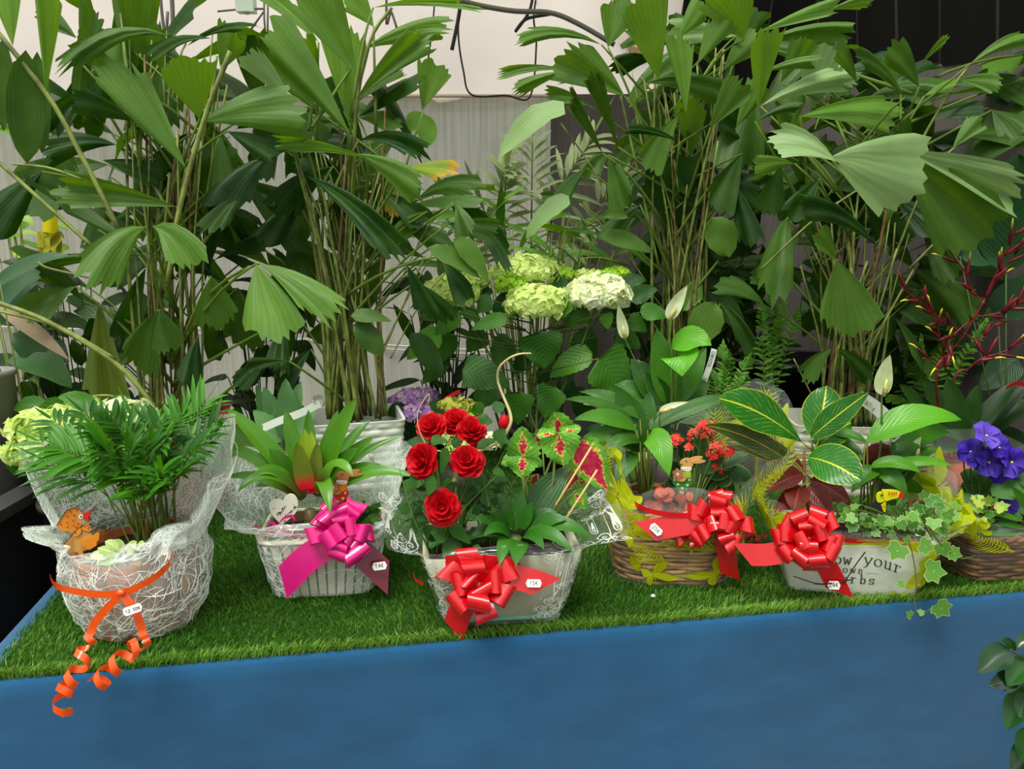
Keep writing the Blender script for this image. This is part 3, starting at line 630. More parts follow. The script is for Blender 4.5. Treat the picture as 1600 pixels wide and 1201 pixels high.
def butterfly_solid():
    return [closed([(s*.03, .05), (s*.35, .6), (s*.85, .75), (s*.8, .3), (s*.4, .05)], 3) for s in (-1, 1)]+[closed([(s*.03, 0), (s*.45, .02), (s*.7, -.25), (s*.5, -.6), (s*.15, -.3)], 3) for s in (-1, 1)]+[[(-.03, -.4), (.03, -.4), (.03, .35), (-.03, .35)]]
def fern_print(n=13):
    o = [[(-.03, -.9), (.03, -.9), (.01, .9), (-.01, .9)]]
    for k in range(n):
        y = -.75+1.55*k/n; L = .55*math.sin(pi*(.18+.78*k/n))+.06
        for s in (-1, 1): o.append([(0, y), (s*L*.5, y+.12), (s*L, y+.32), (s*L*.5, y+.05), (0, y-.05)])
    return o
def drop_print(): return [closed([(0, -.5), (.35, 0), (.3, .45), (0, .7), (-.25, .4), (-.3, 0)], 3)]

def strokes_on(parent, glyphs, o, ex, ey, w, m, name='writing', off=V((0, 0, 0))):
    mb = MB(); nn = ex.cross(ey).normalized()
    for st in glyphs:
        p = [o+ex*x+ey*y+off for x, y in st]
        for a, b in zip(p, p[1:]):
            d = (b-a)
            if d.length < 1e-7: continue
            d.normalize(); sd = nn.cross(d)*w/2; a2 = a-d*w*.3; b2 = b+d*w*.3; mb.add([a2-sd, a2+sd, b2+sd, b2-sd], [(0, 1, 2, 3)])
    return mb.build(name, m, parent, False)
def arcp(cx, cy, rx, ry, a0, a1, n=10): return [(cx+rx*math.cos(math.radians(lerp(a0, a1, k/n))), cy+ry*math.sin(math.radians(lerp(a0, a1, k/n)))) for k in range(n+1)]
DIG = {'1': [[(.1, .8), (.3, 1), (.3, 0)]], '4': [[(.4, 0), (.4, 1), (.0, .35), (.6, .35)]], '5': [[(.5, 1), (.1, 1), (.08, .55)]+arcp(.25, .32, .27, .3, 120, -150)],
 '2': [arcp(.27, .72, .25, .27, 170, -30)+[(.0, 0), (.55, 0)]], '9': [arcp(.27, .7, .23, .28, 0, 360)+[(.5, .6), (.4, 0)]], '0': [arcp(.27, .5, .25, .5, 0, 360, 16)], '7': [[(0, 1), (.5, 1), (.2, 0)]],
 '€': [arcp(.35, .5, .28, .45, 55, 305), [(-.02, .6), (.4, .6)], [(-.02, .42), (.36, .42)]], ',': [[(.2, .05), (.1, -.15)]], ' ': [],
 'C': [arcp(.35, .5, .32, .5, 50, 310)], 'A': [[(0, 0), (.3, 1), (.6, 0)], [(.12, .4), (.48, .4)]], 'R': [[(.05, 0), (.05, 1), (.4, .95), (.45, .7), (.35, .52), (.05, .5)], [(.25, .5), (.5, 0)]],
 'Y': [[(0, 1), (.27, .5)], [(.55, 1), (.2, 0)]], 'O': [arcp(.3, .5, .28, .5, 0, 360, 16)], 'T': [[(0, 1), (.6, 1)], [(.3, 1), (.3, 0)]], 'K': [[(.05, 0), (.05, 1)], [(.5, 1), (.05, .45), (.5, 0)]], 'E': [[(.5, 1), (.05, 1), (.05, 0), (.5, 0)], [(.05, .5), (.4, .5)]], 'N': [[(.05, 0), (.05, 1), (.5, 0), (.5, 1)]], 'I': [[(.2, 0), (.2, 1)]],
}
def word(txt, h=1.0, sp=.75):
    o = []; x = 0
    for ch in txt:
        for st in DIG.get(ch, []): o.append([((px+x)*h, py*h) for px, py in st])
        x += sp
    return o, x*h
paper = mat((226, 230, 220), .6, .3); ink = mat((70, 74, 80), .6, .2); ink_dk = mat((28, 28, 26), .7, .2)
def sticker(parent, c, Y, wpx, hpx, rot, txt, tone=None):
    """price label with cut corners, facing the camera"""
    o = W(c[0], c[1], Y); k = 1/ppm(o); n = (CAM-o).normalized(); ex = n.cross(UP)*-1; ex = UP.cross(n).normalized(); ey = n.cross(ex)
    c_, s_ = math.cos(rot), math.sin(rot); ex, ey = ex*c_+ey*s_, ey*c_-ex*s_
    a, b = wpx*k/2, hpx*k/2; q = b*.45
    pts = [(-a, 0), (-a+q, b), (a-q, b), (a, 0), (a-q, -b), (-a+q, -b)]
    s = MB().prism([o+ex*x+ey*y for x, y in pts], n*-.0006).build('price_sticker', tone or paper, parent, False)
    g, wd = word(txt, min(b*1.0, a*1.55/(.78*len(txt))), .78); strokes_on(s, [[(x-wd*.47, y-b*.42) for x, y in st] for st in g], o, ex, ey, b*.12, ink, 'price', n*.0006); return s
def ribbonmat(c, dark):
    m, t, N, L = nt('satin_ribbon'); n = noise_n(t, 60, 2, coord_n(t)); finish(t, mix_n(t, n, lin(c), lin(dark)), .25, .5, .2, lin(c), None, 0, 0, .7); return m
def bow(parent, c, Rr, w, m, tiers=((8, .12, 1.0), (6, .55, .8), (4, 1.0, .62)), up=.35, seed=1, face=None):
    rr = random.Random(seed); d = ((CAM-c).normalized()*1.0+UP*up*.3).normalized() if face is None else face
    ex = UP.cross(d).normalized(); ey = d.cross(ex); b = MB().ball(c, .009, .009, .009, 8, 5).build('bow', m, parent)
    for n, el, rf in tiers:
        p0 = rr.uniform(0, 6)
        for k in range(n):
            ph = p0+2*pi*k/n+rr.uniform(-.34, .34); e = ex*math.cos(ph)+ey*math.sin(ph); ee = el+rr.uniform(-.24, .24)
            di = e*math.cos(ee)+d*math.sin(ee); hh = d*math.cos(ee)-e*math.sin(ee); wd = di.cross(hh).normalized(); rad = Rr*rf*rr.uniform(.86, 1.08)
            tw = rr.uniform(-.35, .35); wd = (wd*math.cos(tw)+di*math.sin(tw)).normalized(); pts = []; ws = []
            for s in range(17):
                u = s/16; r = rad*math.sin(pi*u)**.62; pts.append(c+di*r+hh*(rad*.30*math.sin(2*pi*u)*math.sin(pi*u)**.2)); ws.append(w*(.5+.5*math.sin(pi*u)**.5))
            MB().ribbon(pts, ws, wd).build('loop', m, b)
    return b
def tail(parent, pts, Y, wpx, m, cut=.5, name='tail', dY=None, thick=.0):
    """flat ribbon end through pixels; cut slants its last edge"""
    P = [W(x, y, Y+(dY[i] if dY else 0)) for i, (x, y) in enumerate(pts)]; p = spline(P, 10); rows = []
    for i, q in enumerate(p):
        t = (p[min(i+1, 10)]-p[max(i-1, 0)]).normalized(); s = t.cross((CAM-q).normalized()).normalized(); w = wpx/ppm(q)
        e = t*(w*cut*max(0, (i-6)/4)); rows.append([q-s*w/2-e, q-e*0, q+s*w/2+e])
    return MB().grid(rows).build(name, m, parent)
def plate(parent, name, px, Y, m, th=.004, off=0, smooth_n=0, label=None):
    """a flat cut-out board standing at distance Y"""
    if smooth_n: px = closed(px, smooth_n)
    P = [W(x, y, Y-off) for x, y in px]; a = sum((P[i].x*P[(i+1) % len(P)].z-P[(i+1) % len(P)].x*P[i].z) for i in range(len(P)))
    if a < 0: P = P[::-1]
    mb = MB().prism(P, V((0, th, 0))); mb.f = [f[::-1] for f in mb.f]; return mb.build(name, m, parent, False, label=label)
def polyline(parent, name, px, Y, w, m, off=0, n=None):
    P = [W(x, y, Y-off) for x, y in px]; P = spline(P, n) if n else P; return MB().tube(P, w, 4).build(name, m, parent)
def wicker(parent, fr, bot, top, h, rows, m, m2, n=3.2, nst=30, amp=.0035, z0=.0):
    """woven strands ring by ring round upright stakes"""
    rh = h/rows
    for j in range(rows):
        t = (j+.5)/rows; a = lerp(bot[0], top[0], t); b = lerp(bot[1], top[1], t); base = even_path(a, b, n, nst*5); pts = []
        for k, (x, y) in enumerate(base):
            ph = k/5*pi+j*pi; d = V((x, y, 0)).normalized(); s = math.sin(ph)
            pts.append(fr.P(*(V((x, y, z0+(j+.5)*rh+.0012*math.sin(k*.37+j*2.1)+R.uniform(-.0004, .0004)))+d*(amp*s))))
        MB().tube(pts, rh*.5*R.uniform(.88, 1.06), 6, R.random(), True).build('wicker_strand', m, parent)
    mb = MB()
    for k, (x, y) in enumerate(even_path(1, 1, n, nst)):
        mb.tube([fr.P(x*bot[0], y*bot[1], z0), fr.P(x*top[0], y*top[1], z0+h*1.0)], rh*.34, 5, R.random())
    mb.build('stakes', m2, parent, kind='stuff')
    for q in (0, 1):
        base = even_path(top[0], top[1], n, nst*5); pts = [fr.P(*(V((x, y, z0+h+rh*.25+.003*math.sin(k*.9+q*pi)))+V((x, y, 0)).normalized()*(.004*math.cos(k*.9+q*pi)))) for k, (x, y) in enumerate(base)]
        MB().tube(pts, rh*.5, 6, R.random(), True).build('rim_strand', m, parent)
def shell(fr, bot, top, h, th, n=12, N=64, z0=0, nz=1):
    rows = []
    for k in range(nz+1):
        t = k/nz; rows.append([fr.P(x, y, z0+h*t) for x, y in (se(2*pi*i/N, lerp(bot[0], top[0], t), lerp(bot[1], top[1], t), n) for i in range(N))])
    rows.append([fr.P(x, y, z0+h) for x, y in (se(2*pi*i/N, top[0]-th, top[1]-th, n) for i in range(N))])
    rows.append([fr.P(x, y, z0+th) for x, y in (se(2*pi*i/N, bot[0]-th, bot[1]-th, n) for i in range(N))])
    rows.append([fr.P(x, y, z0+th) for x, y in (se(2*pi*i/N, .001, .001, n) for i in range(N))])
    mb = MB().grid(rows, cv=True); mb.add([fr.P(x, y, z0) for x, y in (se(2*pi*i/N, bot[0], bot[1], n) for i in range(N))], [tuple(range(N))[::-1]]); return mb
soil_m = mat((58, 44, 34), .95, .1, .5, 60, .6, 120)
def soil(parent, fr, dims, z, n=4):
    rows = [[fr.P(x, y, z+.004*noise.noise(V((x*60, y*60, 1)))) for x, y in (se(2*pi*i/40, dims[0]*q, dims[1]*q, n) for i in range(40))] for q in (1, .66, .33, .01)]
    return MB().grid(rows, cv=True).build('soil', soil_m, parent)
# ================================================================ GIFT BASKETS AND PLANTERS
film = filmmat('clear_film', gloss=.11); film_w = filmmat('misty_film', (230, 240, 228), .27, .09, .18)
fibre_w = mat((240, 248, 240), .6, .3, trans=.2); print_w = mat((226, 234, 224), .55, .3, trans=.25); print_g = mat((196, 208, 16), .5, .3, trans=.45)
red_rib = ribbonmat((222, 14, 24), (196, 8, 18)); pink_rib = ribbonmat((236, 28, 142), (214, 14, 118)); or_rib = ribbonmat((250, 96, 8), (240, 80, 4)); dk_red = ribbonmat((150, 20, 30), (120, 12, 22)); dk_pink = ribbonmat((150, 26, 66), (128, 18, 52))
wick = mat((202, 156, 98), .5, .35, 0, 24, .25, 90, c2=(146, 100, 56)); wick_d = mat((140, 92, 56), .5, .35, 0, 24, .25, 90, c2=(88, 52, 30)); stake_m = mat((96, 66, 38), .6, .3)

# --- 1: round bark basket in white fibre wrap
f1 = Fr((92, 1008), (276, 1008), .20)
g1 = thing('gift_basket', 'round bark basket in white fibre wrap tied with orange curling ribbon', 'gift basket', f1.o)
bark = mat((158, 88, 50), .8, .2, 0, 22, .6, 50, c2=(104, 58, 36), stretch=(1, 1, .3)); barkl = mat((184, 122, 74), .8, .2, 0, 22, .6, 50, c2=(140, 86, 52))
shell(f1, (.088, .088), (.106, .106), .150, .008, 2, 40).build('bowl', bark, g1)
for k in range(22):
    a = 2*pi*k/22+R.uniform(-.05, .05); r0, r1 = .0885, .107; wd = R.uniform(.011, .015); z1 = R.uniform(.125, .158)
    tg = V((-math.sin(a), math.cos(a), 0)); o = V((math.cos(a), math.sin(a), 0)); q = []
    for z in (0.004, z1):
        r = lerp(r0, r1, z/.15); q.append([f1.P(*(o*(r+e)+tg*s*wd+UP*(z+R.uniform(-.006, .006)*(z > .01)))) for e, s in ((0, -1), (.006, -.7), (.006, .7), (0, 1))])
    MB().grid(q, cv=True).add(q[1], [(0, 1, 2, 3)]).build('bark_strip', barkl if k % 3 == 0 else bark, g1)
soil(g1, f1, (.098, .098), .135, 2)
w1 = Wrap(f1, (.098, .094), (.122, .112), .162, [(0, .05, .12), (25, .082, .215), (55, .06, .20), (90, .0, .12), (125, .05, .14), (150, .10, .18), (172, .09, .17), (184, .02, .03), (202, .05, .045), (222, .0, .01), (250, -.012, .006), (285, -.02, .02), (318, -.01, .045), (340, .01, .06)], 2.2, .14, .008, 3, .012)
w1.sheet(g1, film_w); w1.fibers(1800, g1, fibre_w, .0009, (.025, .08), cluster=.5); w1.fibers(2600, g1, fibre_w, .0010, (.03, .09), 1.0, 1.97, cluster=.5)
# orange ribbon: band, knot, two tails that end in curls over the table edge
bd = [W(x, y, Y) for x, y, Y in ((270, 862, 1.27), (262, 884, 1.20), (232, 908, 1.165), (190, 926, 1.15), (150, 928, 1.15), (110, 922, 1.165), (86, 914, 1.20), (78, 900, 1.27))]
MB().ribbon(spline(bd, 30), .0125, UP).build('ribbon_band', or_rib, g1)
MB().ball(W(189, 926, 1.145), .008, .006, .006, 8, 5).build('ribbon_knot', or_rib, g1)
def curl(parent, px, Y, turns, rad, w, m):
    """straight run, then a corkscrew of ribbon"""
    P = spline([W(x, y, Y+e) for x, y, e in px], 70); pts = []; wd = []
    for i, p in enumerate(P):
        u = i/70; t = (P[min(i+1, 70)]-P[max(i-1, 0)]).normalized(); x, y = perp(t); s = max(0, (u-.33)/.67); r = rad*min(1, s*5); a = s*turns*2*pi
        pts.append(p+(x*math.cos(a)+y*math.sin(a))*r); wd.append((t*min(1, s*4)+t.cross((CAM-p).normalized())*(1-min(1, s*4))).normalized())
    return MB().ribbon(pts, w, wd).build('curled_tail', m, parent)
curl(g1, [(189, 927, 0), (150, 970, 0), (138, 1000, -.01), (122, 1045, -.04), (100, 1080, -.055), (98, 1122, -.06)], 1.145, 4.6, .014, .0125, or_rib)
curl(g1, [(191, 927, 0), (214, 960, 0), (222, 1000, -.005), (200, 1020, -.03), (170, 1050, -.045), (150, 1072, -.05)], 1.145, 4.2, .0155, .0125, or_rib)
sticker(g1, (207, 952), 1.135, 28, 13, .15, '12,50€')

# --- 2: white slatted basket in white fibre wrap, pink bow
f2 = Fr((434, 934), (576, 926), .135)
g2 = thing('gift_basket', 'white slatted wooden basket in fibre wrap with a big hot pink bow', 'gift basket', f2.o)
wslat = mat((238, 234, 216), .65, .25, 0, 40, .3, 80, c2=(212, 206, 186)); bw, bd_, tw, td = f2.w/2, .066, f2.w/2+.026, .084
shell(f2, (bw-.006, bd_-.006), (tw-.006, td-.006), .128, .004, 10, 48).build('liner', mat((96, 78, 58), .9, .1), g2)
for i, (x, y) in enumerate(even_path(1, 1, 10, 40)):
    nx, ny = (math.copysign(1, x), 0) if abs(x) > abs(y) else (0, math.copysign(1, y)); tx, ty = -ny, nx; L = []
    for z, a, b in ((0, bw, bd_), (.13+R.uniform(-.002, .002), tw, td)):
        hw = (.0080 if nx == 0 else .0062)*(1 if z else .84); L.append([f2.P(x*a+tx*s*hw+nx*e, y*b+ty*s*hw+ny*e, z) for s, e in ((-1, 0), (-1, .004), (1, .004), (1, 0))])
    mb = MB().grid(L, cv=True); mb.add(L[1], [(0, 1, 2, 3)]); mb.build('slat', wslat, g2, False)
rim = [f2.P(x, y, .125) for x, y in even_path(tw+.004, td+.004, 8, 48)]
MB().tube(rim, .0055, 6, closed=True).build('rim', wslat, g2); soil(g2, f2, (tw-.012, td-.012), .108)
w2 = Wrap(f2, (bw+.012, bd_+.01), (tw+.012, td+.012), .14, [(0, .03, .04), (20, .06, .13), (45, .03, .14), (90, .01, .10), (130, .03, .12), (155, .065, .13), (180, .085, .06), (205, .05, .02), (240, .0, .02), (270, -.01, .02), (310, 0, .01)], 5, .02, .005, 11, .012)
w2.sheet(g2, film_w); w2.fibers(1500, g2, fibre_w, .0009, (.025, .06)); w2.fibers(1500, g2, fibre_w, .0009, (.03, .07), 1.0, 1.97)
Yb2 = f2.o.y-.105
bow(g2, W(537, 828, Yb2), .066, .034, pink_rib, ((9, .05, 1.0), (7, .5, .82), (4, 1.0, .6)), seed=4)
tail(g2, [(528, 842), (480, 872), (442, 910)], Yb2, 44, pink_rib, -.34); tail(g2, [(545, 845), (580, 878), (607, 902)], Yb2+.01, 40, dk_pink, .42)
sticker(g2, (593, 884), Yb2-.005, 23, 12, .05, '14€')
for pts in ([(480, 836), (450, 834), (432, 830)], [(432, 832), (410, 832), (398, 820)], [(430, 830), (440, 812), (456, 806), (460, 816), (446, 830)], [(430, 834), (428, 846), (424, 850)], [(428, 832), (416, 824), (424, 816), (436, 826)]):
    MB().ribbon(spline([W(x, y, Yb2+.02) for x, y in pts], 12), .007, (UP+V((.3, 0, 0))).normalized()).build('thin_ribbon', pink_rib, g2)

# --- 3: flared cream planter in clear film with white lace butterflies, red bow
f3 = Fr((700, 980), (872, 970), .15)
g3 = thing('gift_basket', 'flared cream box of roses in clear film printed with white butterflies', 'gift basket', f3.o)
cream = mat((170, 174, 146), .5, .35, .16, 16, .15, 60); b3, d3, t3, e3, h3 = f3.w/2, .072, f3.w/2+.044, .09, .142
shell(f3, (b3, d3), (t3, e3), h3, .006, 14, 64, nz=3).build('box', cream, g3); soil(g3, f3, (t3-.01, e3-.01), .125, 8)
MB().tube([f3.P(x, y, .012) for x, y in even_path(b3+.003, d3+.003, 10, 40)], .006, 5, closed=True).build('base_band', mat((110, 172, 146), .4, .5), g3)
w3 = Wrap(f3, (b3+.01, d3+.01), (t3+.006, e3+.008), h3+.006, [(0, .09, .03), (20, .11, .055), (45, .03, .07), (90, 0, .06), (135, .03, .07), (165, .06, .07), (185, .075, .045), (210, .05, .02), (235, .005, .006), (270, -.012, .014), (300, -.006, .016), (330, .03, .012), (345, .09, .022)], 6, .015, .003, 23, .008)
w3.psc = 1.08; w3.sheet(g3, film); mb = MB(); bl = butterfly_lace()
for th, t, s, r in ((4.1, .55, .030, .4), (3.75, .85, .028, -.5), (5.35, .25, .026, .2), (5.0, .12, .022, -.3), (5.6, .55, .024, .9), (4.95, .97, .026, .1), (4.65, 1.0, .030, .2), (5.25, 1.02, .024, -.2), (.25, 1.65, .034, .5), (6.1, 1.55, .030, -.4), (.05, 1.3, .026, 1.0), (3.3, 1.5, .030, 0), (3.0, 1.75, .028, .7), (3.55, 1.3, .03, 1.2), (4.45, .18, .024, .6), (5.75, .8, .026, -.6), (5.5, .05, .02, 0), (4.3, .85, .02, .2), (3.95, .2, .026, .8), (5.85, 1.1, .026, .2), (.5, 1.4, .03, 0), (6.0, .35, .026, .5)):
    w3.draw(bl, th, t, s, r, mb)
mb.build('butterfly_print', print_w, g3, False)
mb = MB()
for k in range(60):           # torn scraps of silver-white straw against the box front
    th = R.uniform(4.3, 5.6); w3.draw([closed([(-1, -.2), (-.2, .5), (.8, .3), (.9, -.4), (.1, -.5)], 2)], th, R.uniform(.1, .42), R.uniform(.003, .008), R.uniform(0, 6), mb, .0006)
mb.build('paper_scraps', mat((178, 178, 160), .7, .2), g3, False, 'stuff')
Yb3 = f3.o.y-.12
bow(g3, W(748, 914, Yb3), .066, .042, red_rib, ((6, .0, 1.05), (4, .55, .8), (2, 1.0, .6)), seed=9)
MB().ribbon(spline([W(x, y, Yb3+.012) for x, y in ((696, 880), (740, 878), (800, 884), (818, 900))], 14), .03, UP).build('ribbon_band', red_rib, g3)
tail(g3, [(738, 925), (722, 950), (708, 985)], Yb3, 38, red_rib, -.3); tail(g3, [(800, 900), (832, 908), (854, 916)], Yb3, 38, red_rib, -.45)
sticker(g3, (834, 911), Yb3-.006, 25, 12, 0, '15€')
MB().ribbon(spline([W(x, y, f3.o.y-.05) for x, y in ((646, 894), (650, 906), (662, 912))], 8), .007, UP).build('thin_ribbon', red_rib, g3)

# --- 4: wicker basket in film with yellow-green ferns, red bow
f4 = Fr((962, 912), (1146, 918), .185)
g4 = thing('gift_basket', 'tan wicker basket in film printed with yellow-green ferns and red bow', 'gift basket', f4.o)
b4, d4 = f4.w/2-.004, .088; wicker(g4, f4, (b4, d4), (b4+.022, d4+.012), .150, 17, wick, stake_m, 3.2, 18, .0026); soil(g4, f4, (b4, d4), .12)
w4 = Wrap(f4, (b4+.012, d4+.012), (b4+.036, d4+.026), .165, [(0, .10, .17), (20, .11, .21), (40, .07, .23), (70, .02, .17), (110, .02, .16), (140, .01, .19), (165, 0, .14), (185, .0, .10), (205, -.01, .15), (228, -.02, .12), (245, -.02, .03), (270, -.02, .05), (300, -.02, .03), (320, .03, .10), (340, .09, .14)], 4, .03, .004, 31, .007)
w4.sheet(g4, film); mb = MB(); fp, bs, dp = fern_print(), butterfly_solid(), drop_print()
for p, th, t, s, r in ((fp, 5.0, .68, .045, -1.2), (bs, 4.35, .72, .032, .5), (dp, 4.35, .28, .024, .3), (bs, 5.05, .2, .026, .9), (fp, 4.2, .95, .03, .2), (bs, 3.95, 1.35, .036, .3), (dp, 3.9, 1.75, .03, 1), (fp, 3.5, 1.6, .04, .1), (fp, 5.9, 1.55, .055, -.5), (bs, .1, 1.7, .04, .3), (fp, 6.15, 1.3, .045, .6), (fp, .5, 1.7, .05, 0), (dp, 3.6, .5, .02, 0), (fp, 5.35, 1.1, .035, .8), (bs, 3.35, .8, .03, .6), (dp, 4.75, .5, .008, 0), (dp, 5.2, .55, .009, 0), (dp, 4.1, .8, .008, 0), (dp, 5.55, .15, .02, .5), (bs, .7, 1.5, .04, 0), (fp, 1.2, 1.6, .05, 0), (fp, 2.2, 1.6, .05, .4), (bs, 2.8, 1.6, .04, 0), (fp, 4.5, .45, .03, .9), (bs, 4.6, .15, .024, .4), (bs, 5.6, .5, .026, .2), (dp, 4.3, 1.5, .03, .3), (bs, 4.05, 1.15, .03, .8)):
    w4.draw(p, th, t, s, r, mb)
for th, t in ((4.05, 1.6), (5.8, 1.7), (3.7, 1.8)): w4.draw(ring(0, 0, 1, .3, 12, .7), th, t, .011, .4, mb)
mb.build('leaf_print', print_g, g4, False)
Yb4 = f4.o.y-.13
bow(g4, W(1122, 815, Yb4), .066, .032, red_rib, ((8, .05, 1.05), (6, .5, .85), (4, 1.0, .6)), seed=15)
MB().ribbon(spline([W(x, y, y2) for x, y, y2 in ((975, 776, f4.o.y-.05), (1005, 794, Yb4+.01), (1045, 804, Yb4), (1100, 806, Yb4))], 16), .011, UP).build('ribbon_band', red_rib, g4)
tail(g4, [(1100, 814), (1050, 822), (1008, 830)], Yb4-.004, 34, red_rib, .4); tail(g4, [(1128, 838), (1136, 870), (1140, 900)], Yb4, 28, red_rib, -.25)
bow(g4, W(1080, 826, Yb4+.01), .04, .034, red_rib, ((4, .1, 1.0), (2, .7, .7)), seed=16)
sticker(g4, (1025, 827), Yb4-.012, 22, 12, -.7, '25€')

# --- 5: white planter box with lettering, red bow
f5 = Fr((1234, 922), (1430, 936), .14)
g5 = thing('gift_basket', 'white planter box lettered about growing herbs with red bow and croton', 'gift basket', f5.o)
wbox = mat((232, 238, 222), .5, .35, .1, 30, .15, 60, c2=(210, 218, 198)); b5, d5, t5, e5, h5 = f5.w/2, .066, f5.w/2+.034, .082, .118
shell(f5, (b5, d5), (t5, e5), h5, .006, 16, 64, nz=2).build('box', wbox, g5); soil(g5, f5, (t5-.01, e5-.01), .1, 8)
SER = {   # slab-serif letters as pen strokes
 'y': [[(.05, 1), (.45, .12)], [(.85, 1), (.35, -.2), (.2, -.34), (.02, -.32)], [(-.05, 1), (.22, 1)], [(.68, 1), (.95, 1)]], 'o': [arcp(.45, .5, .4, .5, 0, 360, 18)],
 'u': [[(0, 1), (.18, 1), (.18, .3)]+arcp(.42, .28, .24, .28, 180, 330), [(.55, 1), (.72, 1), (.72, 0), (.9, 0)]], 'r': [[(0, 1), (.25, 1), (.25, 0)], [(0, 0), (.5, 0)], [(.25, .6)]+arcp(.55, .65, .3, .33, 150, 50)],
 'w': [[(.0, 1), (.22, 0), (.45, .8), (.68, 0), (.9, 1)], [(-.1, 1), (.15, 1)], [(.75, 1), (1, 1)]], 'n': [[(0, 1), (.2, 1), (.2, 0)], [(0, 0), (.38, 0)], [(.2, .6)]+arcp(.45, .68, .25, .3, 160, 0)+[(.7, 0)], [(.54, 0), (.88, 0)]],
 'h': [[(0, 1.6), (.2, 1.6), (.2, 0)], [(0, 0), (.38, 0)], [(.2, .6)]+arcp(.45, .68, .25, .3, 160, 0)+[(.7, 0)], [(.54, 0), (.88, 0)]], 'e': [[(.08, .5), (.82, .5)]+arcp(.45, .5, .38, .48, 0, 310, 16)],
 'b': [[(0, 1.6), (.2, 1.6), (.2, 0)], arcp(.5, .47, .32, .46, 150, -150, 14)], 's': [arcp(.42, .74, .3, .24, 20, 260)+arcp(.42, .25, .32, .25, 80, -160), [(.74, .98), (.74, .74)]],
 'g': [arcp(.4, .6, .32, .38, 0, 360, 16), [(.75, 1), (.75, -.2)]+arcp(.42, -.2, .33, .22, 0, -150)], '-': [[(0, .4), (1.9, .4)]], ' ': []}
def letter5(x, z): t = z/h5; return f5.P(x, -lerp(d5, e5, t)-.0012, z)
def lettering(txt, x, z, h, sp, curve=0, w=.0021):
    mb = MB()
    for i, ch in enumerate(txt):
        for st in SER[ch]:
            for p, q in zip(st, st[1:]):
                def M(p): xx = x+(i*sp+p[0])*h; return (xx, z+p[1]*h-curve*max(0, xx-x)**2)
                a, b = M(p), M(q); dx, dz = b[0]-a[0], b[1]-a[1]; L = math.hypot(dx, dz) or 1; ww = w*(1.25 if abs(dz) > abs(dx) else .7)/2; nx, nz = -dz/L*ww, dx/L*ww; ex, ez = dx/L*w*.25, dz/L*w*.25
                mb.add([letter5(a[0]-nx-ex, a[1]-nz-ez), letter5(b[0]-nx+ex, b[1]-nz+ez), letter5(b[0]+nx+ex, b[1]+nz+ez), letter5(a[0]+nx-ex, a[1]+nz-ez)], [(0, 1, 2, 3)])
    return mb
def fx(px): return (G(px, 900, TZ+.06)-f5.o).dot(f5.x)
mb = lettering('grow', fx(1334)-.07, .068, .015, 1.2); mb2 = lettering('your', fx(1352), .070, .0165, 1.15, 3.2); mb3 = lettering('own', fx(1322), .049, .0100, 1.45, 0, .0014); mb4 = lettering('herbs', fx(1308), .026, .0128, 1.36)
for q in (mb, mb2, mb3, mb4, lettering('-', fx(1358), .046, .0125, 1, 0, .001), lettering('-', fx(1278), .012, .0125, 1, 0, .0014)): q.build('lettering', ink_dk, g5, False)
w5 = Wrap(f5, (b5+.01, d5+.01), (t5+.014, e5+.014), h5+.01, [(0, .05, .03), (15, .06, .09), (40, .02, .15), (90, -.01, .16), (125, -.02, .2), (148, .0, .3), (165, .01, .18), (185, .03, .07), (215, .02, .07), (235, -.01, .05), (270, -.02, .012), (320, -.01, .01), (345, .03, .02)], 6, .015, .003, 41, .007)
w5.sheet(g5, film); mb = MB()
for p, th, t, s, r in ((dp, 5.28, .35, .038, -.6), (dp, 5.22, .62, .022, .1), (fp, 4.95, .98, .04, 1.5), (bs, 5.55, .85, .03, .4), (dp, 5.65, .3, .028, -.4), (fp, 3.9, 1.25, .034, .5), (bs, 3.7, 1.3, .036, .1), (fp, 3.4, 1.6, .04, 0), (bs, .35, 1.6, .04, .5), (fp, .9, 1.5, .05, 0), (dp, 2.55, 1.75, .035, 0), (fp, 2.1, 1.5, .05, .2), (dp, 3.5, .5, .03, .5), (dp, 4.9, .1, .008, 1.5), (dp, 5.1, .08, .008, 1.5), (bs, 6.2, 1.5, .03, 0), (fp, 5.9, .95, .03, 1.2), (dp, 5.9, .7, .02, 0)):
    w5.draw(p, th, t, s, r, mb)
mb.build('leaf_print', print_g, g5, False)
Yb5 = f5.o.y-.125
bow(g5, W(1264, 842, Yb5), .068, .033, red_rib, ((8, .05, 1.0), (6, .5, .85), (4, 1.0, .6)), seed=23)
MB().ribbon(spline([W(x, y, Yb5+.03) for x, y in ((1300, 842), (1340, 845), (1400, 846), (1432, 846))], 14), .010, UP).build('ribbon_band', red_rib, g5)
tail(g5, [(1240, 858), (1200, 866), (1160, 866)], Yb5, 34, red_rib, .4); tail(g5, [(1284, 870), (1300, 900), (1312, 926)], Yb5, 32, red_rib, -.5)
sticker(g5, (1303, 914), Yb5-.008, 19, 13, .15, '24€')

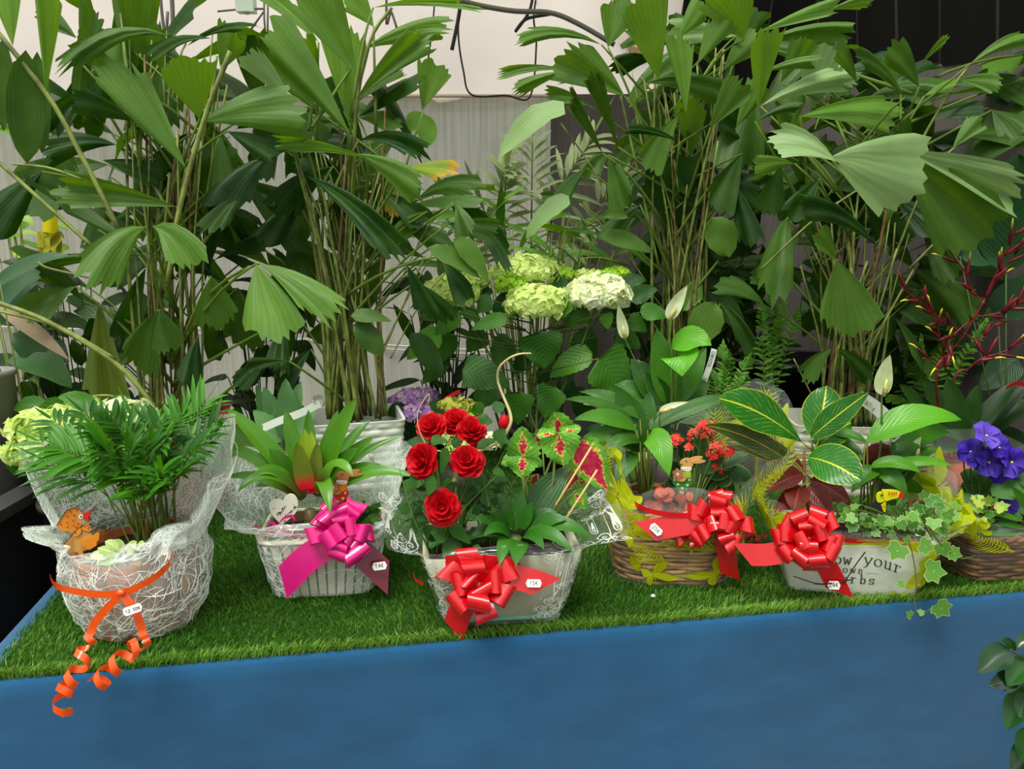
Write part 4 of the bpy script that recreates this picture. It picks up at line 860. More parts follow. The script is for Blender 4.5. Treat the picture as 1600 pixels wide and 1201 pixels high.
# --- 6: brown wicker basket at the table end
f6 = Fr((1520, 910), (1660, 902), .20)
g6 = thing('gift_basket', 'dark brown wicker basket of purple violets beside the lettered planter', 'gift basket', f6.o)
b6 = f6.w/2; wicker(g6, f6, (b6, .095), (b6+.028, .118), .098, 10, wick_d, stake_m, 8, 22, .0028); soil(g6, f6, (b6, .1), .08, 6)
w6 = Wrap(f6, (b6+.01, .105), (b6+.042, .132), .108, [(0, .04, .1), (90, .03, .15), (140, .02, .13), (165, .05, .12), (190, .05, .12), (215, .03, .09), (240, .0, .03), (270, -.01, .02), (300, 0, .04)], 5, .015, .003, 51, .008)
w6.sheet(g6, film); mb = MB()
for p, th, t, s, r in ((bs, 4.0, 1.5, .04, .4), (fp, 3.6, 1.5, .04, .2), (dp, 3.2, 1.6, .035, .5), (fp, 4.2, .9, .035, 1), (bs, 2.8, 1.6, .04, 0), (fp, 2.0, 1.6, .05, 0), (dp, 3.4, 1.2, .03, 1)): w6.draw(p, th, t, s, r, mb)
mb.build('leaf_print', print_g, g6, False)
MB().ribbon(spline([W(x, y, f6.o.y-.02) for x, y in ((1406, 732), (1440, 738), (1468, 742))], 8), .009, UP).build('ribbon_band', red_rib, g6)

# ---------------------------------------------------------------- pots behind
def woven_planter(name, label, fr, bot, top, h, m, rows, cell):
    """moulded planter whose outside carries a raised basket-weave relief"""
    t = thing(name, label, 'planter', fr.o); N = 300; nz = rows*6; out = []
    ring_ = even_path(1, 1, 14, N); per = 4*(top[0]+top[1])
    for k in range(nz+1):
        q = k/nz; a = lerp(bot[0], top[0], q); b = lerp(bot[1], top[1], q); row = []
        j = min(rows-1, int(q*rows)); fz = q*rows-j
        for i, (x, y) in enumerate(ring_):
            s = i/N*per/cell+.5*(j % 2); bump = math.sin(pi*min(1, fz))**.6*(.35+.65*abs(math.sin(pi*s)))*.0042 if q < .95 else .003
            d = V((x*a, y*b, 0)); dn = V((math.copysign(1, x), 0, 0)) if abs(x) > abs(y) else V((0, math.copysign(1, y), 0)); row.append(fr.P(*(d+dn*bump+UP*(h*q))))
        out.append(row)
    MB().grid(out, cv=True).build('wall', m, t)
    rr = [[fr.P(x*(top[0]+e), y*(top[1]+e), z) for x, y in even_path(1, 1, 14, 60)] for e, z in ((.003, h-.004), (.004, h+.001), (-.004, h+.001), (-.010, h*.25))]
    MB().grid(rr, cv=True).build('rim', m, t, False); soil(t, fr, (top[0]-.012, top[1]-.012), h*.72, 10); return t
wplast = mat((243, 247, 234), .4, .4)
fw = Fr((492, 776), (622, 764), .19); fw.o = V((B2[0], B2[1], TZ+.007)); woven_planter('woven_planter', 'white woven pattern planter with tall palm behind the bromeliad', fw, (fw.w/2, .09), (fw.w/2+.016, .105), .2, wplast, 9, .05)
fw2 = Fr((1222, 778), (1392, 782), .19); fw2.o = V((B4[0], B4[1], TZ+.007)); woven_planter('woven_planter', 'white woven pattern planter half hidden by the yellow-veined croton', fw2, (fw2.w/2, .09), (fw2.w/2+.014, .104), .2, mat((206, 204, 188), .45, .35), 9, .05)
# red pot with diagonal grooves
fr_ = Fr((214, 842), (352, 832), .2); fr_.o = V((B1[0]+.02, B1[1]-.02, TZ+.007))
t = thing('red_pot', 'orange red ceramic pot with slanting grooves behind the bark basket', 'pot', fr_.o); rows = []
for k in range(25):
    q = k/24; r = lerp(.112, .142, q**.8)
    rows.append([fr_.P(r*math.cos(a)*(1+.0), r*math.sin(a), .21*q) if 0 else fr_.P((r+.0026*math.sin(9*a+q*16)*(1 if q < .9 else 0))*math.cos(a), (r+.0026*math.sin(9*a+q*16)*(1 if q < .9 else 0))*math.sin(a), .21*q) for a in [2*pi*i/96 for i in range(96)]])
for r, z in ((.150, .205), (.150, .22), (.136, .22), (.125, .16)): rows.append([fr_.P(r*math.cos(a), r*math.sin(a), z) for a in [2*pi*i/96 for i in range(96)]])
redc = mat((206, 52, 26), .35, .5, .12, 12); MB().grid(rows, cv=True).build('body', redc, t); soil(t, fr_, (.127, .127), .165, 2)
# ================================================================ PLANTS IN THE BASKETS
def soilpt(fr, z, x=0, y=0): return fr.P(x, y, z)
st_green = mat((86, 120, 48), .55, .35, 0, 30, 0, 60, c2=(64, 92, 38)); st_dark = mat((58, 80, 36), .55, .35)
# --- 1 parlour palm
pl_m = leafmat('parlour_leaf', (18, 66, 10), (76, 146, 34), trans=.28, rough=.38, lat=0)
b = soilpt(f1, .14, .02, .02); t = thing('parlour_palm', 'feathery parlour palm growing out of the bark basket', 'palm', b); Yp = b.y
def frond(t, base, mid, tip, n, L, w, m, start=.42, tone=None, name='frond', rr=.0014, droop=.25, k0=.5):
    P = spline([base, mid, tip], 24); mb = MB(); mb.tube(P, [rr*(1.3-.8*i/24) for i in range(25)], 5, .5, ua=-1); tn = R.uniform(.15, .8) if tone is None else tone
    for i in range(n):
        u = start+(1-start)*(i+.6)/n; p = P[min(24, int(u*24))]; q = P[min(24, int(u*24)+1)]; d = (q-p)
        d = d.normalized() if d.length > 1e-6 else (P[-1]-P[-2]).normalized()
        s = d.cross(UP+(CAM-p).normalized()*.6); s = s.normalized() if s.length > 1e-4 else V((1, 0, 0)); f = (i+.5)/n; Lf = L*(k0+(1-k0)*math.sin(pi*min(1, f*.8+.15)))*R.uniform(.85, 1.1)
        for sg in (-1, 1):
            dr = (s*sg+d*lerp(.45, 1.3, f)+V((R.uniform(-.12, .12), R.uniform(-.12, .12), R.uniform(-.1, .1)))).normalized(); e = p+dr*Lf-UP*Lf*droop*R.uniform(.6, 1.3)
            leafgrid(mb, p, (p+e)/2+UP*Lf*.13, e, w, facing(p, .45, .3), 'lance', .3, 5, 2, 0, 0, min(1, max(0, tn+R.uniform(-.12, .12))))
    leafgrid(mb, P[-1], P[-1]+(P[-1]-P[-3])*.5, P[-1]+(P[-1]-P[-3]).normalized()*L*.7, w, UP, 'lance', .3, 5, 2, 0, 0, tn)
    return mb.build(name, m, t)
for (tx, ty, dy, n) in ((95, 700, -.06, 9), (60, 690, .02, 9), (130, 645, .04, 9), (175, 650, -.02, 8), (250, 655, .02, 9), (322, 628, .06, 9), (330, 690, 0, 8), (300, 705, -.06, 8), (280, 740, -.1, 7),
                        (235, 690, -.06, 9), (205, 650, .05, 9), (80, 655, .08, 9), (285, 650, .06, 9), (150, 700, -.08, 9), (200, 700, -.08, 8), (165, 690, -.1, 8), (250, 735, -.1, 7), (225, 730, -.04, 8), (120, 690, 0, 9), (260, 710, .0, 8), (165, 720, -.04, 8), (225, 760, -.09, 6), (70, 720, -.02, 9), (340, 660, .02, 7), (200, 745, -.07, 7), (240, 765, -.06, 6), (178, 735, -.05, 7), (262, 745, -.04, 7), (222, 700, -.02, 8), (195, 690, .0, 8), (150, 665, -.05, 8), (262, 680, -.04, 8)):
    bb = b+V((R.uniform(-.028, .028), R.uniform(-.025, .025), 0)); tip = W(tx, ty, Yp+dy); mid = bb.lerp(tip, .52)+UP*R.uniform(.02, .05)-V(((tip.x-bb.x)*.12, 0, 0))
    frond(t, bb, mid, tip, n, R.uniform(.07, .095), .0092, pl_m, R.uniform(.4, .6), droop=R.uniform(-.1, .3))
for k in range(9):
    p0 = b+V((R.uniform(-.04, .04), R.uniform(-.03, .02), 0)); stem(t, [p0, p0+V((R.uniform(-.01, .01), 0, .1)), p0+V((R.uniform(-.03, .03), 0, .2))], .0028, .0018, st_green, 8)
# pale nerve plant
nv_m = leafmat('pale_leaf', (150, 190, 92), (206, 226, 142), vein=(238, 244, 214), lat=7, trans=.3, rough=.5)
b = f1.P(.0, -.055, .14); t = thing('nerve_plant', 'small pale lime nerve plant under the parlour palm', 'plant', b)
for (bx, by, tx, ty, w) in ((196, 872, 168, 862, 26), (200, 868, 214, 846, 20), (192, 866, 178, 842, 18), (208, 872, 216, 874, 16), (196, 874, 150, 880, 24), (190, 870, 152, 856, 20), (205, 866, 206, 846, 20), (180, 880, 170, 895, 20), (196, 880, 194, 898, 20), (206, 878, 222, 892, 18), (186, 860, 164, 845, 16), (212, 860, 226, 848, 16), (175, 870, 140, 868, 18)):
    leaf(t, (bx, by), (tx, ty), w, b.y-.015+R.uniform(-.015, .015), nv_m, 'oval', arc=4, face=.55, nu=7, stalk=b)
for k in range(5): stem(t, [b, b+V((R.uniform(-.02, .02), R.uniform(-.01, .01), .03))], .0012, .001, st_green, 4)

# --- 2 bromeliad
br_m = leafmat('bromeliad_leaf', (36, 88, 10), (92, 150, 34), trans=.22, rough=.3, spec=.4, base=(84, 84, 34)); br_red = leafmat('bromeliad_heart_leaf', (98, 112, 36), (110, 126, 40), trans=.2, rough=.3, base=(214, 22, 40)); br_yel = leafmat('bromeliad_inner_leaf', (130, 164, 40), (160, 190, 58), trans=.25, rough=.3, base=(224, 30, 44))
b = W(484, 790, f2.o.y-.01); b.z = TZ+.125; t = thing('bromeliad', 'bromeliad with a red heart in the white slatted basket', 'bromeliad', b); Yq = b.y
for (bx, by, tx, ty, w, arc, dy, tn) in ((468, 765, 353, 638, 32, 22, .0, .7), (462, 770, 334, 699, 22, 40, -.02, .6), (470, 760, 384, 668, 26, 14, .02, .35), (464, 775, 352, 746, 18, 30, -.04, .5), (470, 772, 370, 770, 20, 62, -.08, .45), (464, 770, 398, 742, 24, 40, -.06, .75),
        (478, 765, 446, 640, 30, 2, .04, .55), (484, 760, 482, 640, 24, 2, .05, .4), (496, 765, 556, 622, 36, 14, -.01, .6), (492, 765, 528, 640, 24, 4, .05, .4), (502, 770, 586, 682, 24, 20, .0, .5), (506, 765, 628, 682, 13, 30, .04, .55), (506, 775, 646, 744, 24, 44, -.03, .6), (500, 770, 552, 744, 22, 66, -.06, .85),
        (500, 772, 516, 800, 26, 66, -.10, .65), (494, 775, 580, 655, 22, 24, .06, .35), (474, 775, 420, 700, 30, 12, -.02, .3), (508, 775, 600, 730, 24, 34, -.01, .35), (474, 780, 400, 760, 22, 30, .02, .25), (500, 775, 560, 700, 30, 18, -.02, .25)):
    leaf(t, (bx, by), (tx, ty), w, Yq+dy*.4, br_m, 'strap', dY=dy, arc=arc, face=.6, fold=.28, tone=tn, nu=12, jit=.12)
leaf(t, (480, 764), (464, 690), 30, Yq-.03, br_red, 'blade', dY=-.01, face=.9, fold=.3, tone=.5); leaf(t, (486, 766), (486, 672), 26, Yq-.015, br_yel, 'blade', face=.9, fold=.3, tone=.5); leaf(t, (478, 764), (476, 668), 26, Yq, br_yel, 'blade', face=.9, fold=.3, tone=.4); leaf(t, (490, 770), (496, 690), 24, Yq-.02, br_red, 'blade', face=.9, fold=.3, tone=.4)
MB().tube([b, b+UP*.02, b+UP*.045], [.012, .014, .010], 10).build('stem', mat((104, 92, 44), .4, .4), t)
# curly green beside it
cf_m = leafmat('fern_leaf', (30, 84, 12), (104, 164, 44), trans=.3, rough=.5)
b = f2.P(.062, -.0, .11); t = thing('small_fern', 'small dark curly fern behind the pink bow', 'fern', b)
for k in range(16):
    a = R.uniform(-1.0, 1.25); L = R.uniform(.05, .085); tip = b+V((math.sin(a)*L, R.uniform(-.05, .02), math.cos(a)*L*.9)); frond(t, b, b.lerp(tip, .5)+UP*.014, tip, 11, .016, .007, cf_m, .15, tone=R.uniform(.05, .6), rr=.0008)

# --- 3 roses, coleus, dracaena, twig, sticks
rl_m = leafmat('rose_leaf', (20, 58, 16), (66, 118, 44), lat=8, trans=.25, rough=.42, stem=(70, 96, 44)); rose_m = mat((226, 14, 30), .5, .3, 0, 60, 0, 60, trans=.28, c2=(186, 4, 18)); rose_d = mat((192, 8, 24), .55, .3, trans=.25)
b = f3.P(-.085, .015, .13); rt = thing('rose_bush', 'miniature rose bush with deep red blooms in the cream box', 'rose bush', b); Yr = b.y
def petal(m):
    P = []; A = []
    for i in range(5):
        u = i/4; hw = .55*math.sin(pi*(.12+.62*u))+.02; row = []
        for j in range(5):
            v = -1+j/2; row.append(V((v*hw, u*1.0-(.1*v*v if i == 4 else 0), .42*hw*v*v+.34*u*u-(.34*max(0, u-.62)*2)+.03*math.sin(v*5+u*3)))); 
        P.append(row); A.append([(u, 0, .5)]*5)
    return MB().grid(P, A).mesh('rose_petal', m)
pm, pm2 = petal(rose_m), petal(rose_d)
def rose(t, c, r, ax, seed):
    q = random.Random(seed); ax = ax.normalized(); x, y = perp(ax); core = MB().ball(c+ax*r*.08, r*.28, r*.28, r*.26, 8, 5).build('rose', rose_d, t)
    for ringn, n, tilt, sc, rad, zo in ((0, 4, .28, .55, .08, .02), (1, 5, .55, .72, .16, 0), (2, 6, .85, .86, .24, -.10), (3, 7, 1.18, .92, .3, -.2), (4, 7, 1.45, .95, .34, -.3)):
        for k in range(n):
            a = 2*pi*(k+.4*ringn)/n+q.uniform(-.12, .12); e = x*math.cos(a)+y*math.sin(a); tl = tilt+q.uniform(-.1, .1); d = (ax*math.cos(tl)+e*math.sin(tl)); zz = (-e*math.cos(tl)+ax*math.sin(tl)); p = c+e*r*rad*.5+ax*r*zo
            yv = d; zv = zz.normalized(); xv = yv.cross(zv).normalized(); s = r*sc*q.uniform(.92, 1.08); mw = Matrix((xv*s, yv*s, zv*s)).transposed().to_4x4(); mw.translation = p; inst(pm if q.random() < .7 else pm2, 'petal', core, mw)
    return core
for i, (x, y, r, dy, tx, tz) in enumerate(((674, 668, 24, .03, -.3, 1.1), (712, 659, 23, .05, 0, 1.2), (737, 672, 23, .02, .3, 1.2), (660, 720, 27, -.05, -.6, .45), (729, 721, 27, -.05, .1, .9), (692, 793, 28, -.08, 0, .4))):
    c = W(x, y, Yr+dy); k = 1/ppm(c); rose(rt, c, r*k, V((tx, -1, tz)), i); stem(rt, [c, c+V((.005, .01, -.05)), b+V(((c.x-b.x)*.4, 0, .02)), b], .0016, .0024, st_green, 10)
for x, y in ((742, 688), (788, 660)):
    c = W(x, y, Yr+.02); MB().ball(c, .011, .011, .016, 8, 6).build('bud', rose_m, rt); stem(rt, [c, c+V((0, .01, -.06)), b], .0012, .002, st_green, 8)
for (bx, by, tx, ty, w) in ((670, 698, 635, 690, 26), (672, 690, 700, 690, 24), (716, 850, 690, 860, 40), (680, 820, 672, 848, 34), (700, 820, 735, 850, 30), (640, 790, 660, 800, 22), (648, 765, 630, 752, 24), (705, 690, 720, 700, 26), (770, 735, 790, 745, 18), (752, 770, 775, 792, 26), (740, 740, 765, 765, 24), (735, 865, 755, 872, 34), (690, 858, 722, 862, 36), (640, 800, 620, 790, 20), (660, 800, 648, 830, 26), (700, 700, 690, 740, 24), (680, 745, 668, 775, 26), (720, 760, 735, 790, 26), (700, 840, 672, 830, 30), (776, 690, 790, 670, 24), (760, 660, 745, 650, 22), (770, 640, 790, 635, 22), (745, 700, 775, 690, 26), (690, 755, 720, 770, 26), (660, 740, 640, 748, 26), (715, 840, 700, 815, 28)):
    leaf(rt, (bx, by), (tx, ty), w, Yr+R.uniform(-.08, .0), rl_m, 'ovate', arc=3, face=.6, serr=.05, nu=8, jit=.3, stalk=None)
for k in range(255):
    x, y = R.uniform(645, 795), R.uniform(690, 865)
    if (x-690)**2/75**2+(y-770)**2/100**2 > 1.25 and y > 700: continue
    if any((x-q)**2+(y-w_)**2 < 40**2 for q, w_ in ((674, 668), (712, 659), (737, 672), (660, 720), (729, 721), (692, 793))): continue
    a = R.uniform(0, 2*pi); L = R.uniform(16, 30); leaf(rt, (x, y), (x+L*math.cos(a), y+L*math.sin(a)*.8), L*.62, Yr+R.uniform(-.06, .07), rl_m, 'ovate', dY=R.uniform(-.015, .015), arc=3, face=.5, nu=6, nv=2, jit=.45, tone=R.uniform(0, .7))
for k in range(14):
    p = b+V((R.uniform(-.05, .09), R.uniform(-.05, .04), 0)); stem(rt, [p, p+V((R.uniform(-.03, .03), R.uniform(-.02, .02), .07)), p+V((R.uniform(-.06, .06), R.uniform(-.04, .02), .16))], .0018, .001, st_green, 8)
# coleus
def coleus_mat(name, spread):
    m, t, N, L = nt(name); u, v, z = luv_n(t); co = coord_n(t); nz = noise_n(t, 150, 3, co); av = math_n(t, 'ABSOLUTE', v)
    d = math_n(t, 'ADD', math_n(t, 'ADD', math_n(t, 'MULTIPLY', av, 1.15), math_n(t, 'MULTIPLY', math_n(t, 'ABSOLUTE', math_n(t, 'SUBTRACT', u, .42)), .9)), math_n(t, 'MULTIPLY', math_n(t, 'SUBTRACT', nz, .5), .95))
    st_ = math_n(t, 'ABSOLUTE', math_n(t, 'SUBTRACT', math_n(t, 'FRACT', math_n(t, 'MULTIPLY', math_n(t, 'SUBTRACT', u, math_n(t, 'MULTIPLY', av, .35)), 7)), .5)); d = math_n(t, 'ADD', d, math_n(t, 'MULTIPLY', st_, .35))
    col = mix_n(t, smooth_n(t, d, spread-.03, spread+.03), lin((206, 14, 78)), lin((226, 212, 84))); col = mix_n(t, smooth_n(t, d, spread+.1, spread+.2), col, lin((104, 172, 54)))
    col = mix_n(t, math_n(t, 'MULTIPLY', smooth_n(t, nz, .4, .7), .35), col, lin((70, 130, 40))); col = mix_n(t, math_n(t, 'LESS_THAN', u, -.001), col, lin((150, 160, 90))); finish(t, col, .5, .3, .25, None, bump_n(t, st_, .5, .002)); return m
col_a, col_b = coleus_mat('coleus_leaf', .36), coleus_mat('coleus_magenta_leaf', .85)
b = f3.P(.075, .03, .13); t = thing('coleus', 'coleus with magenta and lime leaves beside the red roses', 'coleus', b); Yc = b.y
for (bx, by, tx, ty, w, m, dy, n) in ((818, 720, 816, 666, 54, col_a, .0, .8), (817, 712, 816, 746, 54, col_a, -.04, .55), (873, 682, 866, 643, 56, col_a, .03, .6), (872, 676, 880, 728, 64, col_a, -.03, .75), (848, 702, 838, 668, 20, col_b, .04, .7), (898, 690, 950, 766, 62, col_b, .02, .8), (900, 730, 885, 768, 34, col_b, .05, .7), (896, 770, 916, 794, 34, col_a, .02, .7), (868, 680, 838, 680, 40, col_a, .0, .4), (876, 682, 908, 668, 40, col_a, .01, .4), (812, 716, 782, 724, 36, col_a, .02, .4), (822, 716, 848, 728, 34, col_a, .02, .4), (900, 760, 930, 745, 30, col_a, .05, .5), (840, 740, 836, 775, 30, col_b, .05, .6)):
    leaf(t, (bx, by), (tx, ty), w, Yc+dy, m, 'heart', dY=R.uniform(-.02, .01), arc=3, face=n, fold=.12, serr=.07, nu=14, nv=6, jit=.1, stalk=b+V((R.uniform(-.03, .03), 0, 0)), wave=.05)
# dracaena
dr_m = leafmat('dracaena_leaf', (18, 62, 10), (64, 132, 34), lat=0, pleat=26, trans=.2, rough=.32, spec=.4)
b = W(805, 850, f3.o.y-.02); b.z = TZ+.13; t = thing('dracaena', 'compact dracaena with dark glossy leaves between roses and coleus', 'dracaena', b); Yd = b.y
for (bx, by, tx, ty, w, arc, dy, tn) in ((818, 825, 890, 728, 50, 12, .05, .15), (806, 830, 816, 762, 26, 2, .02, .5), (815, 828, 832, 784, 22, 2, 0, .6), (820, 838, 924, 842, 30, 46, -.03, .65), (820, 842, 896, 864, 26, 40, -.06, .6), (798, 842, 780, 884, 26, 26, -.08, .75), (812, 846, 806, 884, 32, 22, -.09, .65), (798, 832, 742, 790, 24, 20, .0, .3), (795, 836, 732, 812, 20, 26, -.03, .35), (800, 826, 778, 770, 24, 8, .03, .3), (803, 830, 790, 790, 22, 2, -.03, .7), (822, 835, 870, 800, 30, 20, .0, .35), (825, 840, 886, 812, 26, 26, -.02, .5), (800, 840, 755, 838, 22, 30, -.06, .45), (808, 830, 824, 772, 22, 2, .05, .35), (796, 840, 722, 850, 24, 36, -.02, .2), (816, 840, 850, 858, 24, 26, -.08, .5), (812, 828, 850, 762, 26, 4, .05, .2), (790, 846, 736, 832, 26, 24, .03, .15)):
    leaf(t, (bx, by), (tx, ty), w, Yd+dy*.3, dr_m, 'lance', dY=dy, arc=arc, face=.6, fold=.25, tone=tn, nu=10, nv=4, jit=.15, wave=.02)
MB().tube([b-UP*.01, b+UP*.03], .012, 8).build('stem', st_green, t)
twig_m = mat((198, 184, 130), .5, .3, .15, 40)
tw = [(700, 780), (716, 735), (722, 716), (745, 706), (780, 688), (797, 664), (797, 645), (786, 618), (778, 595), (780, 575), (795, 560), (812, 553), (830, 552)]
P = [W(x, y, f3.o.y-.02+.012*math.sin(i)) for i, (x, y) in enumerate(tw)]; tag(MB().tube(spline(P, 60), [lerp(.0042, .0016, i/60) for i in range(61)], 7).build('curly_twig', twig_m, None, origin=P[0]), 'pale twisted willow twig arching above the red roses', 'twig')
P = [W(x, y, f3.o.y-.03) for x, y in ((712, 772), (712, 740), (706, 710), (672, 700), (655, 672), (653, 645), (664, 622), (671, 616), (669, 632))]; tag(MB().tube(spline(P, 40), [lerp(.0016, .0008, i/40) for i in range(41)], 5).build('curly_twig', twig_m, None, origin=P[0]), 'thin pale tendril looping around the topmost rose blooms', 'twig')
bam = mat((206, 176, 110), .6, .3)
for pts, lab in (([(924, 698), (870, 786)], 'slender bamboo stick leaning across the big magenta coleus leaf'), ([(933, 734), (882, 814)], 'shorter bamboo stick below the magenta coleus leaf')):
    P = [W(x, y, f3.o.y+.0) for x, y in pts]+[f3.P(.07, .02, .13)]; tag(MB().tube(P, .0021, 6).build('bamboo_stick', bam, None, origin=P[-1]), lab, 'stick')

# --- 4 peace lily, kalanchoe, coral plant
sp_m = leafmat('peace_lily_leaf', (16, 60, 10), (96, 172, 34), lat=12, trans=.3, rough=.32, spec=.38); spa_m = mat((220, 228, 190), .5, .35, trans=.35, c2=(184, 204, 140), vscale=30); spx_m = mat((206, 200, 130), .7, .2, 0, 200, .8, 300, c2=(160, 156, 80))
def spathe(t, b, tip, w, Y, foot, face=.8):
    P0, P1 = W(*b, Y), W(*tip, Y); k = 1/ppm(P0); mb = MB(); mid = (P0+P1)/2+V((0, .012, 0)); leafgrid(mb, P0, mid, P1, w*k, facing(mid, face, .1), 'ovate', .45, 12, 6, 0, 0, .5)
    h = mb.build('spathe', spa_m, t); d = (P1-P0); MB().tube([P0+V((0, -.006, 0)), P0+d*.22+V((0, -.008, 0)), P0+d*.42+V((0, -.007, 0))], [.004, .005, .002], 8).build('spadix', spx_m, h)
    stem(t, [P0, P0.lerp(foot, .4)+V((.01, 0, 0)), foot], .0018, .0026, st_green, 10, 'flower_stalk')
b = f4.P(-.05, .02, .125); t = thing('peace_lily', 'peace lily with drooping glossy leaves in the tan wicker basket', 'peace lily', b); Ys = b.y
for (bx, by, tx, ty, w, arc, dy, tn) in ((1006, 700, 963, 602, 44, 6, .03, .1), (995, 672, 896, 656, 28, 26, -.02, .5), (992, 662, 884, 624, 22, 24, .02, .2), (1000, 655, 905, 612, 22, 24, .05, .25), (1012, 682, 1046, 744, 42, 40, -.08, .85), (1012, 672, 1158, 618, 26, 20, .02, .2), (1010, 672, 1095, 640, 30, 18, .05, .1), (985, 690, 900, 700, 28, 34, -.02, .3), (1000, 690, 940, 720, 30, 34, -.04, .25), (1018, 690, 1075, 690, 30, 20, .0, .15), (1008, 690, 1015, 610, 30, 4, .05, .15), (1000, 690, 985, 620, 28, 4, .06, .1), (990, 700, 915, 670, 34, 20, .08, .05), (1015, 695, 1050, 640, 30, 6, .06, .1), (1005, 705, 950, 690, 30, 20, -.02, .1), (995, 710, 960, 765, 30, 26, -.05, .3)):
    leaf(t, (bx, by), (tx, ty), w, Ys+dy*.3, sp_m, 'lance', dY=dy, arc=arc, face=.55, fold=.22, tone=tn, nu=10, nv=4, jit=.2, stalk=b+V((R.uniform(-.015, .015), R.uniform(-.015, .015), 0)))
spathe(t, (1030, 642), (1076, 628), 11, Ys-.03, b, .6)
ka_m = leafmat('kalanchoe_leaf', (28, 60, 30), (62, 100, 44), trans=.12, rough=.4, edge=(96, 120, 60)); ka_f = mat((222, 20, 22), .5, .3, trans=.25, tone=True, c2=(240, 90, 70)); ka_b = mat((190, 120, 90), .6, .2, c2=(150, 160, 80), vscale=150)
b = f4.P(.045, .0, .125); t = thing('kalanchoe', 'kalanchoe with small red flower clusters beside the rabbit pick', 'kalanchoe', b); Yk = b.y
for (bx, by, tx, ty, w) in ((1095, 740, 1130, 702, 34), (1080, 740, 1060, 700, 34), (1100, 745, 1150, 730, 34), (1100, 740, 1108, 700, 34), (1090, 750, 1120, 760, 44), (1070, 745, 1040, 730, 32), (1110, 750, 1148, 770, 40), (1120, 760, 1140, 735, 36), (1085, 730, 1075, 690, 30), (1110, 730, 1170, 710, 30), (1120, 745, 1110, 790, 46), (1060, 760, 1040, 770, 34), (1100, 720, 1090, 680, 30), (1130, 740, 1175, 745, 34), (1090, 770, 1080, 790, 40)):
    leaf(t, (bx, by), (tx, ty), w, Yk+R.uniform(.0, .06), ka_m, 'oval', face=.6, fold=.1, arc=4, jit=.3, wave=.06, nu=7, stalk=b)
for (x, y, r, n) in ((1055, 690, 18, 16), (1105, 672, 26, 26), (1118, 702, 20, 18), (1085, 678, 16, 6), (1135, 708, 17, 16), (1112, 712, 16, 12), (1098, 668, 14, 10), (1075, 700, 12, 3), (1122, 730, 12, 4)):
    c = W(x, y, Yk-.01+R.uniform(-.02, .02)); k = 1/ppm(c); mb = MB(); mf = MB()
    for i in range(n*3):
        d = V((R.gauss(0, .55), R.gauss(-.2, .45), R.gauss(.25, .5))); d = d*.62/max(.8, d.length); p = c+d*(r*k); 
        if i < n:
            ax = (d+V((0, -.5, .6))).normalized(); x_, y_ = perp(ax); a0 = R.uniform(0, 6); tn = R.random()*.6
            for q in range(4):
                e = x_*math.cos(a0+q*pi/2)+y_*math.sin(a0+q*pi/2); s = ax.cross(e); L = .0075; mf.add([p, p+e*L*.55+s*L*.38+ax*.001, p+e*L+ax*.0005, p+e*L*.55-s*L*.38+ax*.001], [(0, 1, 2, 3)], [(0, 0, tn)]*4)
        else: mb.ball(p-d*.004, .0024, .0024, .0034, 5, 4)
    h = mf.build('flower_cluster', ka_f, t); mb.build('buds', ka_b, h, kind='stuff'); stem(t, [c, c.lerp(b, .5)+V((0, .01, 0)), b], .0015, .0025, st_green, 6)
co_m = leafmat('coral_leaf', (168, 52, 40), (222, 104, 82), vein=(120, 120, 60), lat=6, trans=.3, rough=.5, stem=(120, 70, 40)); b = f4.P(-.02, -.075, .125); t = thing('coral_plant', 'small plant with round coral pink leaves above the wicker rim', 'plant', b)
for k in range(26):
    x, y = R.uniform(1012, 1080), R.uniform(764, 806); a = R.uniform(0, 6.28); leaf(t, (x, y), (x+20*math.cos(a), y+14*math.sin(a)), 17, b.y+R.uniform(-.02, .015), co_m, 'oval', face=.6, arc=2, jit=.35, nu=6, nv=2, fold=.1, stalk=b if k % 3 == 0 else None)

